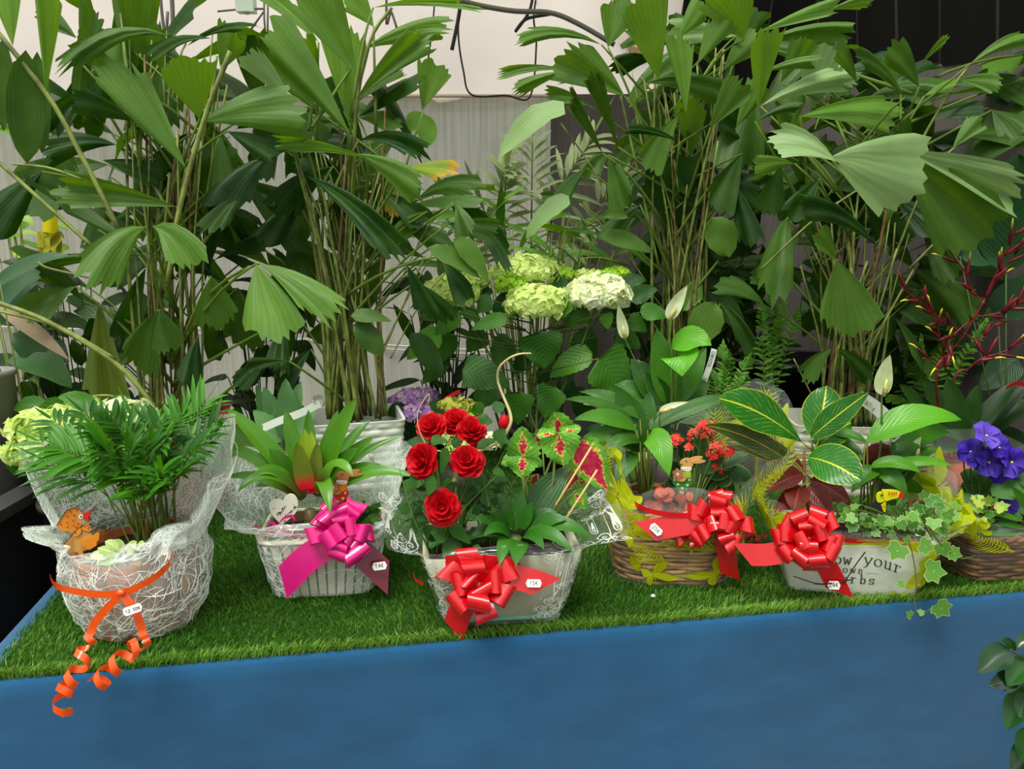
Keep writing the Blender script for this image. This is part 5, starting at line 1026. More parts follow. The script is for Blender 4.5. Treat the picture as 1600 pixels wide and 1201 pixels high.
# --- 5 croton, peace lily, fibre ball, ivy
def croton_mat(name, g1_, g2_, v_):
    return leafmat(name, g1_, g2_, vein=v_, lat=11, trans=.2, rough=.25, spec=.45, edge=v_, stem=(150, 160, 70), vw=.5, ew=.93, patch=1)
cr_a = croton_mat('croton_leaf', (12, 78, 8), (34, 124, 14), (206, 208, 40)); cr_b = croton_mat('croton_old_leaf', (30, 58, 24), (66, 92, 30), (214, 170, 30)); cr_c = croton_mat('croton_red_leaf', (62, 24, 16), (120, 34, 22), (176, 60, 40))
b = f5.P(-.045, .0, .105); t = thing('croton', 'croton with yellow veined leaves in the lettered white planter', 'croton', b); Yt = b.y; hub = W(1272, 706, Yt)
for (bx, by, tx, ty, w, m, arc, dy, pr) in ((1252, 690, 1122, 622, 62, cr_a, 22, -.04, 'obov'), (1266, 684, 1358, 612, 42, cr_a, 4, -.04, 'lance'), (1278, 690, 1292, 602, 62, cr_a, 0, .05, 'oval'), (1262, 714, 1345, 752, 68, cr_a, 14, -.09, 'oval'), (1238, 725, 1100, 664, 34, cr_b, 22, -.02, 'lance'), (1240, 720, 1130, 690, 36, cr_b, 18, .03, 'lance'), (1255, 740, 1195, 770, 30, cr_c, 10, -.04, 'lance'), (1265, 750, 1330, 790, 36, cr_c, 12, -.02, 'lance'), (1250, 760, 1240, 800, 40, cr_c, 10, -.06, 'lance'), (1276, 700, 1330, 660, 40, cr_a, 8, .06, 'oval'), (1255, 735, 1180, 700, 30, cr_c, 12, .05, 'lance'), (1265, 765, 1210, 800, 36, cr_c, 8, -.03, 'lance'), (1280, 740, 1340, 730, 36, cr_b, 10, .06, 'lance'), (1262, 760, 1300, 815, 36, cr_c, 8, -.05, 'lance')):
    leaf(t, (bx, by), (tx, ty), w, Yt+dy*.3, m, pr, dY=dy, arc=arc, face=.75, fold=.12, nu=14, nv=8, jit=.1, stalk=hub if m is cr_a else hub-UP*.06, wave=.03)
stem(t, [b, b.lerp(hub, .5)+V((.006, 0, 0)), hub], .006, .004, mat((110, 96, 60), .7, .2), 8); stem(t, [b+V((-.02, 0, 0)), b.lerp(hub, .5)-V((.03, 0, 0)), hub-V((.02, 0, 0))], .004, .003, mat((150, 96, 50), .7, .2), 8)
b = f5.P(.04, .02, .105); t = thing('peace_lily', 'peace lily with a white spathe in the lettered white planter', 'peace lily', b); Yl = b.y
for (bx, by, tx, ty, w, arc, dy, tn) in ((1352, 692, 1502, 656, 52, 44, -.02, .8), (1370, 738, 1490, 728, 20, 26, -.03, .75), (1360, 730, 1440, 740, 26, 26, -.04, .6), (1375, 740, 1440, 690, 30, 20, .04, .25), (1368, 740, 1418, 775, 30, 26, -.04, .3), (1350, 720, 1262, 690, 40, 20, .08, .35), (1355, 690, 1250, 676, 22, 20, .06, .4), (1380, 745, 1452, 715, 34, 16, .06, .2), (1365, 750, 1400, 690, 34, 6, .06, .15), (1390, 755, 1430, 735, 30, 10, .05, .12), (1360, 770, 1400, 790, 40, 16, .0, .12), (1350, 760, 1330, 720, 36, 8, .06, .1), (1400, 740, 1470, 700, 26, 20, .05, .3), (1380, 760, 1445, 770, 30, 18, .03, .2), (1375, 735, 1330, 770, 30, 24, -.02, .3), (1385, 715, 1485, 675, 30, 24, .08, .2)):
    leaf(t, (bx, by), (tx, ty), w, Yl+dy*.3, sp_m, 'lance', dY=dy, arc=arc, face=.55, fold=.2, tone=tn, nu=11, nv=4, jit=.15, stalk=b+V((R.uniform(-.015, .015), R.uniform(-.015, .015), 0)))
spathe(t, (1378, 618), (1391, 554), 26, Yl+.0, b); spathe(t, (1428, 712), (1440, 682), 14, Yl+.04, b); spathe(t, (1392, 684), (1412, 664), 12, Yl+.07, b)
c = W(1372, 722, Yl+.05); t = thing('fibre_ball', 'brown coconut fibre ball among the peace lily stems', 'ball', c); MB().ball(c, .036, .03, .042, 16, 12).build('core', mat((70, 28, 22), .9, .1, .4, 60, .8, 120), t); mb = MB()
for k in range(70):
    d = V((R.gauss(0, 1), R.gauss(-.4, 1), R.gauss(0, 1))).normalized(); e = (d+V((R.gauss(0, .6), R.gauss(0, .6), R.gauss(0, .6)))).normalized(); S_ = lambda q: c+V((q.x*.038, q.y*.032, q.z*.044)); mb.tube([S_(d), S_((d+e).normalized())*1.0, S_(e)], .0006, 3)
mb.build('fibres', mat((120, 44, 36), .8, .2), t, kind='stuff')
iv_m = leafmat('ivy_leaf', (56, 116, 36), (112, 164, 70), vein=(180, 204, 130), lat=0, trans=.3, rough=.45, edge=(196, 208, 146), ew=.9, stem=(150, 150, 100))
def ivy_leaf(p, d, n, L, m, parent, tone=.5):
    d = d.normalized(); s = d.cross(n).normalized(); n2 = s.cross(d); o = []; sh = [(0, 0), (-.28, -.14), (-.58, .06), (-.46, .28), (-.56, .56), (-.24, .64), (0, 1), (.24, .64), (.56, .56), (.46, .28), (.58, .06), (.28, -.14)]
    v = [p+d*.35*L-n2*.0*L]+[p+d*y*L+s*x*L+n2*(.12*abs(x)*L) for x, y in sh]; f = [(0, 1+k, 1+(k+1) % 12) for k in range(12)]; a = [(.4, 0, tone)]+[(.5, 1, tone)]*12
    mb = MB().add(v, f, a); ob = mb.build('leaf', m, parent); return ob
b = f5.P(.10, -.05, .105); t = thing('ivy', 'variegated ivy spilling over the lettered planter and its corner', 'ivy', b)
for k in range(120):
    x = R.uniform(1305, 1490); y = R.gauss(806, 14)+abs(x-1400)*.06; y = max(y, 815) if 1350 < x < 1420 else y; p = W(x, y, b.y+R.uniform(-.055, .05)); an = R.uniform(0, 2*pi); ivy_leaf(p, V((math.cos(an), R.uniform(-.6, .1), math.sin(an)*.6+.1)), facing(p, .55, .4), R.uniform(.014, .026), iv_m, t, R.uniform(0, 1))
for k in range(26):
    x0 = R.uniform(1330, 1470); p = W(x0, R.uniform(785, 815), b.y+R.uniform(-.05, .03)); stem(t, [b+V((R.uniform(-.06, .06), 0, 0)), b.lerp(p, .5)+UP*.02, p], .0012, .0008, st_green, 8)
hang = [(1418, 836), (1425, 862), (1430, 890), (1432, 915), (1428, 935), (1432, 955), (1438, 965)]; hp = [W(x, y, f5.o.y-.125) for x, y in hang]; stem(t, hp, .0012, .001, mat((120, 100, 60), .6, .2), 16, 'vine'); stem(t, [hp[-1], W(1452, 952, f5.o.y-.13), W(1464, 944, f5.o.y-.13)], .001, .001, st_green, 6, 'vine')
for (x, y, dx, dz, L) in ((1408, 852, -.5, -.8, .036), (1448, 890, 1, -.15, .040), (1412, 912, -1, -.1, .016), (1464, 944, .9, -.8, .036), (1424, 962, -.6, .5, .016), (1436, 958, .8, .5, .012), (1438, 850, 1, -.4, .03), (1470, 850, .5, -1, .03), (1484, 862, .9, -.3, .026)):
    p = W(x, y, f5.o.y-.13); ivy_leaf(p, V((dx, -.1, dz)), facing(p, .85, .1), L, iv_m, t, .55)
for pts in ([(1455, 830), (1475, 855), (1500, 872), (1525, 868)], [(1330, 905), (1318, 908), (1280, 912), (1240, 900)], [(1352, 862), (1335, 885), (1318, 912)]):
    stem(t, [W(x, y, f5.o.y-.13) for x, y in pts], .0013, .001, st_green if pts[0][0] > 1400 else mat((40, 42, 26), .6, .2), 10, 'vine')

# --- 6 African violets
vi_m = leafmat('violet_leaf', (34, 74, 34), (84, 136, 62), lat=8, trans=.2, rough=.6, stem=(110, 130, 70)); vf_m = mat((58, 32, 158), .6, .2, trans=.25, tone=True, c2=(112, 86, 204)); vy = mat((230, 200, 60), .6, .2)
b = f6.P(-.02, .0, .085); t = thing('african_violet', 'african violet with deep purple flowers in the dark wicker basket', 'violet', b); Yv = b.y
def petal_flower(t, c, r, ax, n, m, name, tone=.3, wob=.25):
    ax = ax.normalized(); x, y = perp(ax); mb = MB(); a0 = R.uniform(0, 6)
    for k in range(n):
        a = a0+2*pi*k/n; e = x*math.cos(a)+y*math.sin(a); leafgrid(mb, c, c+e*r*.55+ax*r*.35, c+e*r*R.uniform(.9, 1.1)+ax*r*R.uniform(-.1, .3), r*1.05, ax, 'obov', wob, 5, 4, .06, 0, tone+R.uniform(-.15, .25))
    ob = mb.build(name, m, t); MB().ball(c+ax*r*.12, r*.09, r*.09, r*.09, 6, 4).build('flower_centre', vy, ob); return ob
for (x, y, r, tn, tx, tz) in ((1540, 682, 24, .75, 0, 1), (1516, 706, 22, .15, -.3, .5), (1543, 722, 25, .3, .1, .3), (1578, 722, 26, .2, .3, .3), (1560, 700, 20, .1, .1, .7), (1588, 740, 22, .15, .3, .1), (1570, 786, 22, .55, .2, .2), (1526, 718, 16, .1, -.3, .2), (1560, 738, 18, .05, 0, -.2)):
    c = W(x, y, Yv-.02+R.uniform(-.02, .02)); petal_flower(t, c, r/ppm(c), V((tx, -1, tz)), 5, vf_m, 'flower', tn, .5); stem(t, [c, c+V((0, .015, -.04)), b], .0014, .0018, st_dark, 8, 'flower_stalk')
for (bx, by, tx, ty, w) in ((1540, 780, 1500, 740, 46), (1545, 780, 1560, 740, 40), (1550, 775, 1600, 760, 46), (1540, 790, 1490, 790, 44), (1560, 800, 1600, 800, 44), (1540, 770, 1520, 735, 36), (1530, 790, 1500, 760, 40), (1570, 780, 1610, 735, 40), (1520, 800, 1480, 820, 40), (1560, 810, 1570, 830, 46), (1590, 800, 1640, 790, 50), (1580, 770, 1590, 750, 40)):
    leaf(t, (bx, by), (tx, ty), w, Yv+R.uniform(-.04, .06), vi_m, 'oval', face=.55, arc=8, fold=.12, serr=.04, nu=9, jit=.25, stalk=b)
b = f6.P(-.08, -.06, .085); t = thing('ivy', 'pale trailing ivy at the front corner of the dark wicker basket', 'ivy', b); iv2 = leafmat('pale_ivy_leaf', (110, 160, 50), (186, 206, 96), vein=(214, 220, 140), trans=.3, rough=.45, stem=(150, 150, 90))
for k in range(48):
    x = R.uniform(1462, 1560); y = R.uniform(778, 835); p = W(x, y, b.y+R.uniform(-.04, .03)); an = R.uniform(0, 6.28); ivy_leaf(p, V((math.cos(an), -.3, math.sin(an)*.7)), facing(p, .55, .4), R.uniform(.016, .030), iv2 if R.random() < .6 else iv_m, t, R.random())
for k in range(9): p = W(R.uniform(1470, 1550), R.uniform(790, 830), b.y-.02); stem(t, [b, b.lerp(p, .5)+UP*.02, p], .001, .0008, st_green, 6)
b = f6.P(.06, -.06, .085); t = thing('grassy_plant', 'strappy green plant arching over the dark wicker rim', 'plant', b)
for (bx, by, tx, ty, w, arc, tn) in ((1600, 830, 1515, 878, 14, 14, .6), (1610, 835, 1500, 840, 10, 10, .4), (1605, 850, 1575, 910, 14, 20, .5), (1612, 830, 1540, 820, 9, 10, .3), (1612, 860, 1585, 885, 16, 16, .5), (1616, 870, 1568, 922, 12, 20, .45), (1600, 815, 1520, 800, 10, 10, .5), (1610, 800, 1580, 760, 16, 4, .3)):
    leaf(t, (bx, by), (tx, ty), w, b.y-.02, sp_m, 'lance', arc=arc, face=.6, tone=tn, nu=9, stalk=b)

# ================================================================ PICKS AND TAGS
pk = lambda c: mat(c, .55, .3, .06, 60); wood_l = mat((206, 158, 84), .6, .3, 0, 14, 0, 60, c2=(176, 128, 62), stretch=(6, 1, 1)); outl = pk((60, 36, 22)); skew = mat((196, 164, 104), .6, .3); white_p = pk((236, 236, 226)); blackp = pk((18, 18, 18))
def D(x, y): return (60+x/12.0, 780+y/12.0)
Yk1 = f1.o.y-.035; t = thing('duck_pick', 'flat wooden duck pick with orange spotted headscarf in the bark basket', 'garden pick', W(128, 872, Yk1))
def pp(name, pts, m, off, sm=0, th=.003, par=None, F=D, Y=Yk1): return plate(par or t, name, [F(*p) for p in pts], Y, m, th, off, sm)
bd = pp('body', [(640, 640), (820, 580), (1000, 640), (1020, 840), (960, 940), (840, 960), (830, 1080), (760, 1080), (690, 1000), (560, 1000), (410, 1020), (395, 890), (450, 870), (540, 760)], wood_l, 0, 0, .004)
pp('headscarf', [(340, 490), (440, 340), (540, 200), (660, 160), (760, 175), (740, 300), (760, 400), (820, 440), (760, 540), (660, 600), (520, 600), (420, 570)], pk((214, 130, 36)), .002, 3); pp('face', [(755, 190), (830, 250), (860, 340), (870, 420), (800, 450), (740, 400), (735, 280)], pk((190, 150, 90)), .0025, 3)
bk = pp('beak', [(845, 265), (920, 240), (970, 195), (998, 220), (940, 330), (960, 400), (860, 385), (835, 340)], pk((214, 44, 24)), .003, 2); ey = pp('eye', circ(795, 325, 42), white_p, .0035); pp('pupil', circ(800, 325, 17), blackp, .004, par=ey)
pp('scarf_bow', [(640, 660), (700, 580), (790, 530), (800, 600), (760, 670), (690, 690)], pk((226, 146, 44)), .0035, 3); pp('scarf_bow', [(810, 540), (870, 465), (1000, 540), (950, 600), (860, 580)], pk((226, 146, 44)), .0035, 3)
pp('wing', [(780, 810), (860, 740), (1000, 680), (1120, 610), (1140, 680), (1130, 760), (1090, 800), (1090, 860), (1030, 900), (950, 945), (860, 900)], pk((228, 142, 34)), .003, 2); pp('foot', [(750, 1080), (800, 1040), (840, 1050), (820, 1140), (790, 1130)], pk((220, 50, 30)), .002)
for (x, y) in ((598, 230), (720, 205), (540, 322), (668, 300), (648, 400), (534, 438), (416, 468), (545, 520), (656, 493), (742, 460), (710, 524), (868, 515), (932, 550), (703, 630)): pp('dot', circ(x, y, 14, 7), pk((170, 40, 16)), .0042, th=.0006)
for pts in ([(340, 490), (440, 330), (540, 200), (660, 158), (760, 170), (830, 240)], [(640, 660), (540, 780), (450, 870), (395, 890)], [(640, 660), (720, 560), (830, 500), (870, 465), (1000, 540)]): polyline(t, 'outline', [D(*p) for p in pts], Yk1, .0007, outl, .0034)
MB().tube([W(128, 868, Yk1+.002), f1.P(-.04, -.03, .12)], .002, 6).build('skewer', skew, t)

def rabbit(label, F, Y, coat, dress, sleeve, hem, foot_pt, collar=white_p, front=True):
    t = thing('rabbit_pick', label, 'garden pick', W(*F(600, 900), Y)); Q = lambda n, pts, m, off, sm=0, th=.003: plate(t, n, [F(*p) for p in pts], Y, m, th, off, sm)
    Q('head', [(490, 340), (540, 270), (640, 235), (740, 245), (800, 290), (795, 390), (740, 460), (620, 455), (530, 420)], coat, .0, 3); Q('ear', [(720, 250), (850, 200), (1000, 195), (1015, 230), (900, 280), (780, 300)], coat, -.001, 3); Q('ear', [(780, 300), (900, 270), (1090, 295), (1000, 345), (880, 360), (790, 350)], coat, .001, 3)
    Q('collar', [(510, 450), (640, 455), (760, 465), (745, 530), (620, 535), (510, 500)], collar, .002, 0); Q('bodice', [(520, 520), (740, 525), (760, 700), (480, 700)], sleeve, .0005, 0); Q('skirt', [(330, 690), (480, 700), (760, 690), (770, 820), (700, 910), (630, 1000), (480, 980), (380, 900), (310, 800)], dress, .0, 2)
    Q('arm', [(640, 560), (720, 560), (740, 640), (640, 720), (570, 780), (430, 775), (420, 740), (540, 700)], coat, .003, 2); Q('sleeve', [(600, 620), (660, 560), (735, 570), (730, 660), (650, 700)], sleeve, .0045, 2)
    fl = Q('flower', circ(435, 610, 42), pk((226, 190, 150)), .0055)
    for k in range(6): a = 2*pi*k/6+.4; plate(fl, 'petal', [F(*p) for p in circ(435+88*math.cos(a), 610+88*math.sin(a), 46, 9)], Y, pk((170, 118, 84)), .002, .005)
    for (x, y) in ((365, 740), (705, 740), (440, 850), (660, 870), (540, 945)): d = Q('dot', circ(x, y, 30, 8), white_p, .0015, 0, .0006); plate(d, 'dot_centre', [F(*p) for p in circ(x, y, 14, 6)], Y, hem, .0006, .0022)
    Q('eye', circ(636, 308, 15, 7), blackp, .001, 0, .001); Q('mouth', [(500, 370), (560, 378), (560, 386), (500, 380)], outl, .001, 0, .0006)
    for x in (535, 600, 660, 715): Q('collar_dot', circ(x, 490, 9, 6), outl, .003, 0, .0006)
    Q('foot', [(470, 1000), (560, 1000), (550, 1070), (470, 1060)], coat, 0); MB().tube([W(*F(560, 960), Y+.002), foot_pt], .002, 6).build('skewer', skew, t); return t
tan = mat((208, 160, 92), .6, .3, .1, 50)
rabbit('flat wooden rabbit pick in a green dress among the kalanchoe', lambda x, y: (1030+x/15.0, 700+y/15.0), f4.o.y-.055, tan, pk((58, 130, 40)), pk((150, 186, 44)), pk((120, 170, 60)), f4.P(.01, -.05, .11))
rabbit('flat wooden rabbit pick in an orange dress behind the pink bow', lambda x, y: (500+(x-150)/14.2, 720+(y+10)/15.0), f2.o.y-.04, mat((186, 122, 72), .6, .3, .1, 50), pk((206, 52, 28)), pk((230, 130, 28)), pk((226, 120, 60)), f2.P(.02, -.03, .1))
# toucan
Yto = f5.o.y-.04; F = lambda x, y: (1340+x/15.0, 740+y/15.0); t = thing('toucan_pick', 'flat wooden toucan pick with yellow beak above the ivy', 'garden pick', W(*F(520, 900), Yto)); Q = lambda n, p, m, o, s=0, th=.003: plate(t, n, [F(*q) for q in p], Yto, m, th, o, s)
Q('body', [(330, 690), (480, 640), (650, 650), (660, 800), (640, 900), (560, 960), (360, 900), (320, 800)], pk((44, 42, 44)), -.001, 2); Q('head', [(440, 560), (480, 450), (580, 420), (640, 460), (650, 600), (600, 660), (480, 670)], pk((206, 214, 20)), .0015, 3); Q('beak', [(575, 390), (640, 375), (860, 380), (1010, 430), (960, 555), (800, 600), (680, 640), (630, 600), (610, 480)], pk((222, 212, 22)), .003, 2); Q('beak_tip', [(1005, 428), (1060, 450), (1085, 500), (1060, 565), (990, 575), (955, 555)], pk((214, 24, 24)), .0035, 2); Q('breast', [(560, 740), (620, 690), (665, 640), (662, 800), (650, 900), (610, 890)], pk((232, 196, 16)), .002, 0); Q('eye', circ(570, 508, 28, 8), pk((40, 60, 10)), .0045, 0, .001)
for x in (740, 805, 860, 915): Q('beak_mark', [(x-8, 425), (x+8, 425), (x+8, 500), (x-8, 500)], pk((206, 96, 20)), .006, 0, .0005)
Q('beak_mark', [(715, 455), (930, 455), (930, 468), (715, 468)], pk((206, 96, 20)), .006, 0, .0005); MB().tube([W(*F(500, 940), Yto+.002), f5.P(.03, -.04, .09)], .002, 6).build('skewer', skew, t)
# heart
Yh = f2.o.y-.07; F = lambda x, y: (410+x/20.0, 765+y/20.0); t = thing('heart_pick', 'flat white heart pick with handwriting in the slatted basket', 'garden pick', W(*F(560, 1000), Yh))
hb = plate(t, 'heart', [F(*p) for p in closed([(210, 480), (260, 360), (400, 300), (560, 310), (630, 360), (680, 240), (800, 150), (940, 150), (1060, 260), (1110, 450), (1060, 680), (900, 860), (640, 1060), (500, 1000), (280, 740)], 3)], Yh, mat((210, 210, 190), .6, .3), .004, 0)
for st in ([(320, 590), (330, 610)], [(370, 560), (376, 600)], [(520, 700), (460, 730), (450, 790), (500, 780), (530, 720), (540, 690), (570, 790)], [(560, 680), (570, 730), (610, 690), (600, 640), (620, 690)], [(610, 600), (650, 590), (640, 550), (605, 590), (640, 650), (670, 620)], [(670, 560), (690, 610), (690, 540), (730, 500)], [(650, 830), (700, 870), (730, 750), (760, 860), (800, 740)], [(820, 720), (850, 690), (850, 740)], [(860, 690), (890, 720), (890, 640), (910, 700), (920, 630), (950, 660)], [(1010, 510), (970, 560), (990, 610), (1030, 540), (1020, 500), (1040, 560), (1075, 520)], [(965, 445), (975, 460)], [(650, 970), (700, 990), (730, 940)]):
    polyline(t, 'handwriting', [F(*p) for p in st], Yh, .0006, ink_dk, .0006)
MB().tube([W(*F(520, 1000), Yh+.003), f2.P(-.03, -.04, .1)], .002, 6).build('skewer', skew, t)

def strip_tag(name, label, pts, Y, wpx, txts, m, foot=None, loop=True):
    """plastic plant label: a bent strip with hand lettering along it"""
    t = thing(name, label, 'label', W(*pts[0], Y)); P = spline([W(x, y, Y) for x, y in pts], 12); k = 1/ppm(P[0]); L = (P[-1]-P[0]).normalized(); n = (CAM-P[0]).normalized(); s = L.cross(n).normalized()
    MB().ribbon(P, wpx*k, s).build('strip', m, t)
    for txt, u0, h in txts:
        g, wd = word(txt, h*k, .72); a = P[int(u0*12)]; strokes_on(t, g, a-s*(h*k*.5)*-1 if 0 else a-s*(-.5*h*k), L, -s, .0011, ink_dk, 'writing', n*.002)
    if foot is not None: MB().tube([P[-1], foot], .0015, 5).build('stake', m, t)
    return t
lab_m = mat((212, 222, 204), .5, .35)
strip_tag('plant_label', 'pale plastic plant label with handwriting beside the bright lily leaf', [(1116, 545), (1112, 562), (1102, 590), (1090, 622)], 2.05, 9, [('CARYOTA', .12, 5.0), ('29€', .72, 5.0)], lab_m, W(1090, 700, 2.05))
strip_tag('plant_label', 'white plant label lying across the white woven planter behind the spathe', [(1340, 618), (1364, 633), (1385, 652), (1392, 668)], 1.98, 20, [('KENTIA', .1, 7)], lab_m, W(1392, 730, 1.98))
t = strip_tag('plant_label', 'blank whitish plant label looped above the bromeliad', [(500, 630), (470, 645), (440, 656), (412, 668)], 1.80, 12, [], lab_m, W(420, 760, 1.8))
P = spline([W(x, y, 1.8) for x, y in ((492, 632), (488, 624), (500, 620), (508, 626), (504, 634))], 12); MB().ribbon(P, .016, (V((.3, -.6, 1))).normalized()).build('loop', lab_m, t)

# large peace lily standing behind the tan basket
b = W(1048, 690, 1.98); b.z = TZ+.12; t = thing('peace_lily', 'tall peace lily with bright folded leaf and white spathes behind the tan basket', 'peace lily', V((b.x, b.y, TZ+.007)))
MB().grid([[V((b.x+r*math.cos(a), b.y+r*math.sin(a), z)) for a in [2*pi*i/32 for i in range(32)]] for r, z in ((.001, TZ+.008), (.055, TZ+.008), (.07, TZ+.13), (.064, TZ+.13), (.001, TZ+.12))], cv=True).build('pot', mat((60, 54, 50), .5, .3), t)
for (bx, by, tx, ty, w, arc, dy, tn) in ((1050, 640, 1026, 512, 46, 2, .03, .4), (1060, 560, 1066, 588, 60, 30, -.06, 1.0), (1050, 545, 1112, 540, 44, 26, -.05, .95), (1046, 640, 1104, 542, 40, 4, .04, .45), (1040, 640, 985, 560, 44, 10, .06, .15), (1055, 645, 1110, 590, 40, 8, .06, .2), (1040, 650, 960, 600, 40, 20, .05, .2), (1050, 650, 1010, 580, 36, 4, .02, .1), (1060, 660, 1130, 640, 40, 20, .0, .2), (1035, 660, 940, 640, 36, 24, .02, .3)):
    leaf(t, (bx, by), (tx, ty), w, 1.98+dy*.3, sp_m, 'lance', dY=dy, arc=arc, face=.7, fold=.25, tone=tn, nu=10, nv=4, jit=.12, stalk=b)
spathe(t, (977, 530), (966, 476), 17, 1.95, b); spathe(t, (1044, 500), (1074, 446), 22, 1.95, b)
# dark red curled ribbon ends between the baskets, wire over the tub
for pts in ([(1150, 838, 0), (1165, 836, 0), (1180, 842, .0), (1192, 838, .01)],):
    curl(g5, pts, f5.o.y-.02, 2.2, .009, .011, dk_red)
# ================================================================ PLANTS BEHIND THE BASKETS
hy_m = leafmat('hydrangea_leaf', (24, 70, 10), (92, 156, 38), lat=9, trans=.28, rough=.42, stem=(96, 120, 56))
def floretmat(c, c2): return mat(c, .6, .2, trans=.35, tone=True, c2=c2)
hy_white = floretmat((220, 232, 160), (246, 250, 226)); hy_lime = floretmat((196, 222, 110), (226, 238, 160)); hy_green = floretmat((150, 204, 40), (196, 226, 80)); hy_purple = floretmat((186, 124, 210), (238, 220, 236)); hy_olive = floretmat((150, 160, 60), (200, 196, 90))
def mophead(t, px, py, rx, ry, Y, m, n=110, fs=.013, name='flower_head', foot=None):
    """dome of four-petalled florets"""
    c = W(px, py, Y); k = 1/ppm(c); RX, RZ = rx*k, ry*k; mb = MB()
    for i in range(n):
        z = 1-1.5*(i+.5)/n; a = i*2.399963; q = math.sqrt(max(0, 1-z*z)); d = V((q*math.cos(a), q*math.sin(a), z)); p = c+V((d.x*RX, d.y*RX*.9, d.z*RZ))*R.uniform(.84, 1.08)
        ax = (V((d.x/RX, d.y/RX, d.z/RZ)).normalized()+V((R.gauss(0, .38), R.gauss(0, .38), R.gauss(0, .3)))).normalized(); x, y = perp(ax); a0 = R.uniform(0, 6); s = fs*R.uniform(.8, 1.15); tn = min(1, max(0, R.gauss(.5, .25)))
        for j in range(4):
            e = x*math.cos(a0+j*pi/2)+y*math.sin(a0+j*pi/2); f = ax.cross(e); tt = min(1, max(0, tn+R.uniform(-.15, .15)))
            mb.add([p, p+e*s*.5+f*s*.48+ax*s*.16, p+e*s+ax*s*.04, p+e*s*.5-f*s*.48+ax*s*.16, p+e*s*.55+ax*s*.02], [(0, 4, 1), (1, 4, 2), (2, 4, 3), (3, 4, 0)], [(0, 0, tt)]*5)
    mb.ball(c-UP*RZ*.1, RX*.72, RX*.62, RZ*.66, 10, 6, .15)
    h = mb.build(name, m, t, smooth=False)
    if foot is not None: stem(t, [c-UP*RZ*.3, c.lerp(foot, .45)+V((.01, 0, 0)), foot], .003, .004, st_green, 10)
    return h
# white hydrangea in the middle
Yh_ = 2.22; b = W(840, 735, Yh_); b.z = TZ+.1; t = thing('hydrangea', 'tall hydrangea with creamy white heads behind the red roses', 'hydrangea', V((b.x, b.y, TZ+.007)))
MB().grid([[V((b.x+r*math.cos(a), b.y+r*math.sin(a), z)) for a in [2*pi*i/32 for i in range(32)]] for r, z in ((.001, TZ+.008), (.075, TZ+.008), (.095, TZ+.14), (.102, TZ+.14), (.102, TZ+.155), (.09, TZ+.155), (.085, TZ+.12), (.001, TZ+.12))], cv=True).build('pot', mat((46, 42, 40), .5, .3), t)
for (x, y, rx, ry, m, n, dy, fs) in ((706, 458, 44, 27, hy_lime, 120, .02, .019), (738, 440, 26, 18, hy_lime, 70, .08, .016), (824, 424, 54, 25, hy_lime, 130, .1, .018), (838, 475, 47, 29, hy_lime, 130, -.06, .019), (935, 460, 48, 28, hy_white, 130, -.04, .023), (798, 446, 25, 15, hy_green, 80, .02, .014), (880, 428, 20, 10, hy_green, 60, .1, .012), (922, 432, 30, 9, hy_lime, 60, .12, .014), (962, 428, 22, 10, hy_green, 70, .1, .013)):
    mophead(t, x, y, rx, ry, Yh_+dy, m, int(n*1.7), fs*.82, foot=b+V((R.uniform(-.03, .03), R.uniform(-.03, .03), 0)))
for (bx, by, tx, ty, w, pr, dy) in ((842, 518, 850, 578, 70, 'heart', -.12), (722, 578, 796, 604, 62, 'heart', -.1), (925, 550, 858, 590, 44, 'ovate', -.05), (935, 560, 976, 615, 88, 'heart', -.16), (690, 520, 636, 562, 40, 'ovate', -.04), (718, 488, 680, 528, 34, 'ovate', -.04), (718, 478, 752, 508, 26, 'ovate', -.02), (795, 498, 736, 516, 26, 'ovate', -.06), (712, 524, 672, 578, 34, 'ovate', .04), (922, 488, 888, 514, 30, 'ovate', -.04), (984, 470, 1028, 452, 30, 'ovate', .02), (1000, 488, 1046, 496, 30, 'ovate', -.02), (812, 612, 808, 664, 48, 'heart', -.12), (868, 604, 850, 655, 52, 'heart', -.14), (890, 470, 872, 500, 28, 'ovate', -.08), (945, 490, 950, 515, 24, 'ovate', -.1), (760, 520, 730, 550, 40, 'ovate', .04), (800, 530, 770, 570, 44, 'ovate', .03), (900, 520, 930, 560, 44, 'ovate', .06), (960, 520, 1000, 545, 44, 'ovate', .04), (880, 560, 840, 600, 44, 'ovate', .06), (780, 600, 740, 640, 44, 'ovate', .04), (920, 610, 900, 650, 44, 'ovate', .05), (740, 470, 770, 455, 34, 'ovate', .06), (860, 440, 890, 455, 34, 'ovate', .06), (800, 470, 770, 490, 34, 'ovate', .02), (700, 560, 660, 600, 40, 'ovate', .06), (975, 445, 1010, 440, 26, 'ovate', .04), (980, 500, 1010, 520, 30, 'ovate', .0), (770, 470, 745, 490, 30, 'ovate', -.02), (875, 495, 905, 500, 28, 'ovate', .0), (690, 490, 655, 500, 28, 'ovate', .02), (830, 560, 800, 585, 36, 'ovate', .08), (870, 600, 900, 620, 40, 'ovate', .1)):
    leaf(t, (bx, by), (tx, ty), w, Yh_+dy, hy_m, pr, arc=8, face=.65, fold=.12, serr=.035, nu=14, nv=6, jit=.15, tone=R.uniform(.1, .7) if dy < .02 else R.uniform(0, .3), stalk=V((b.x+R.uniform(-.05, .05), b.y, W(bx, by, Yh_).z-.05)))
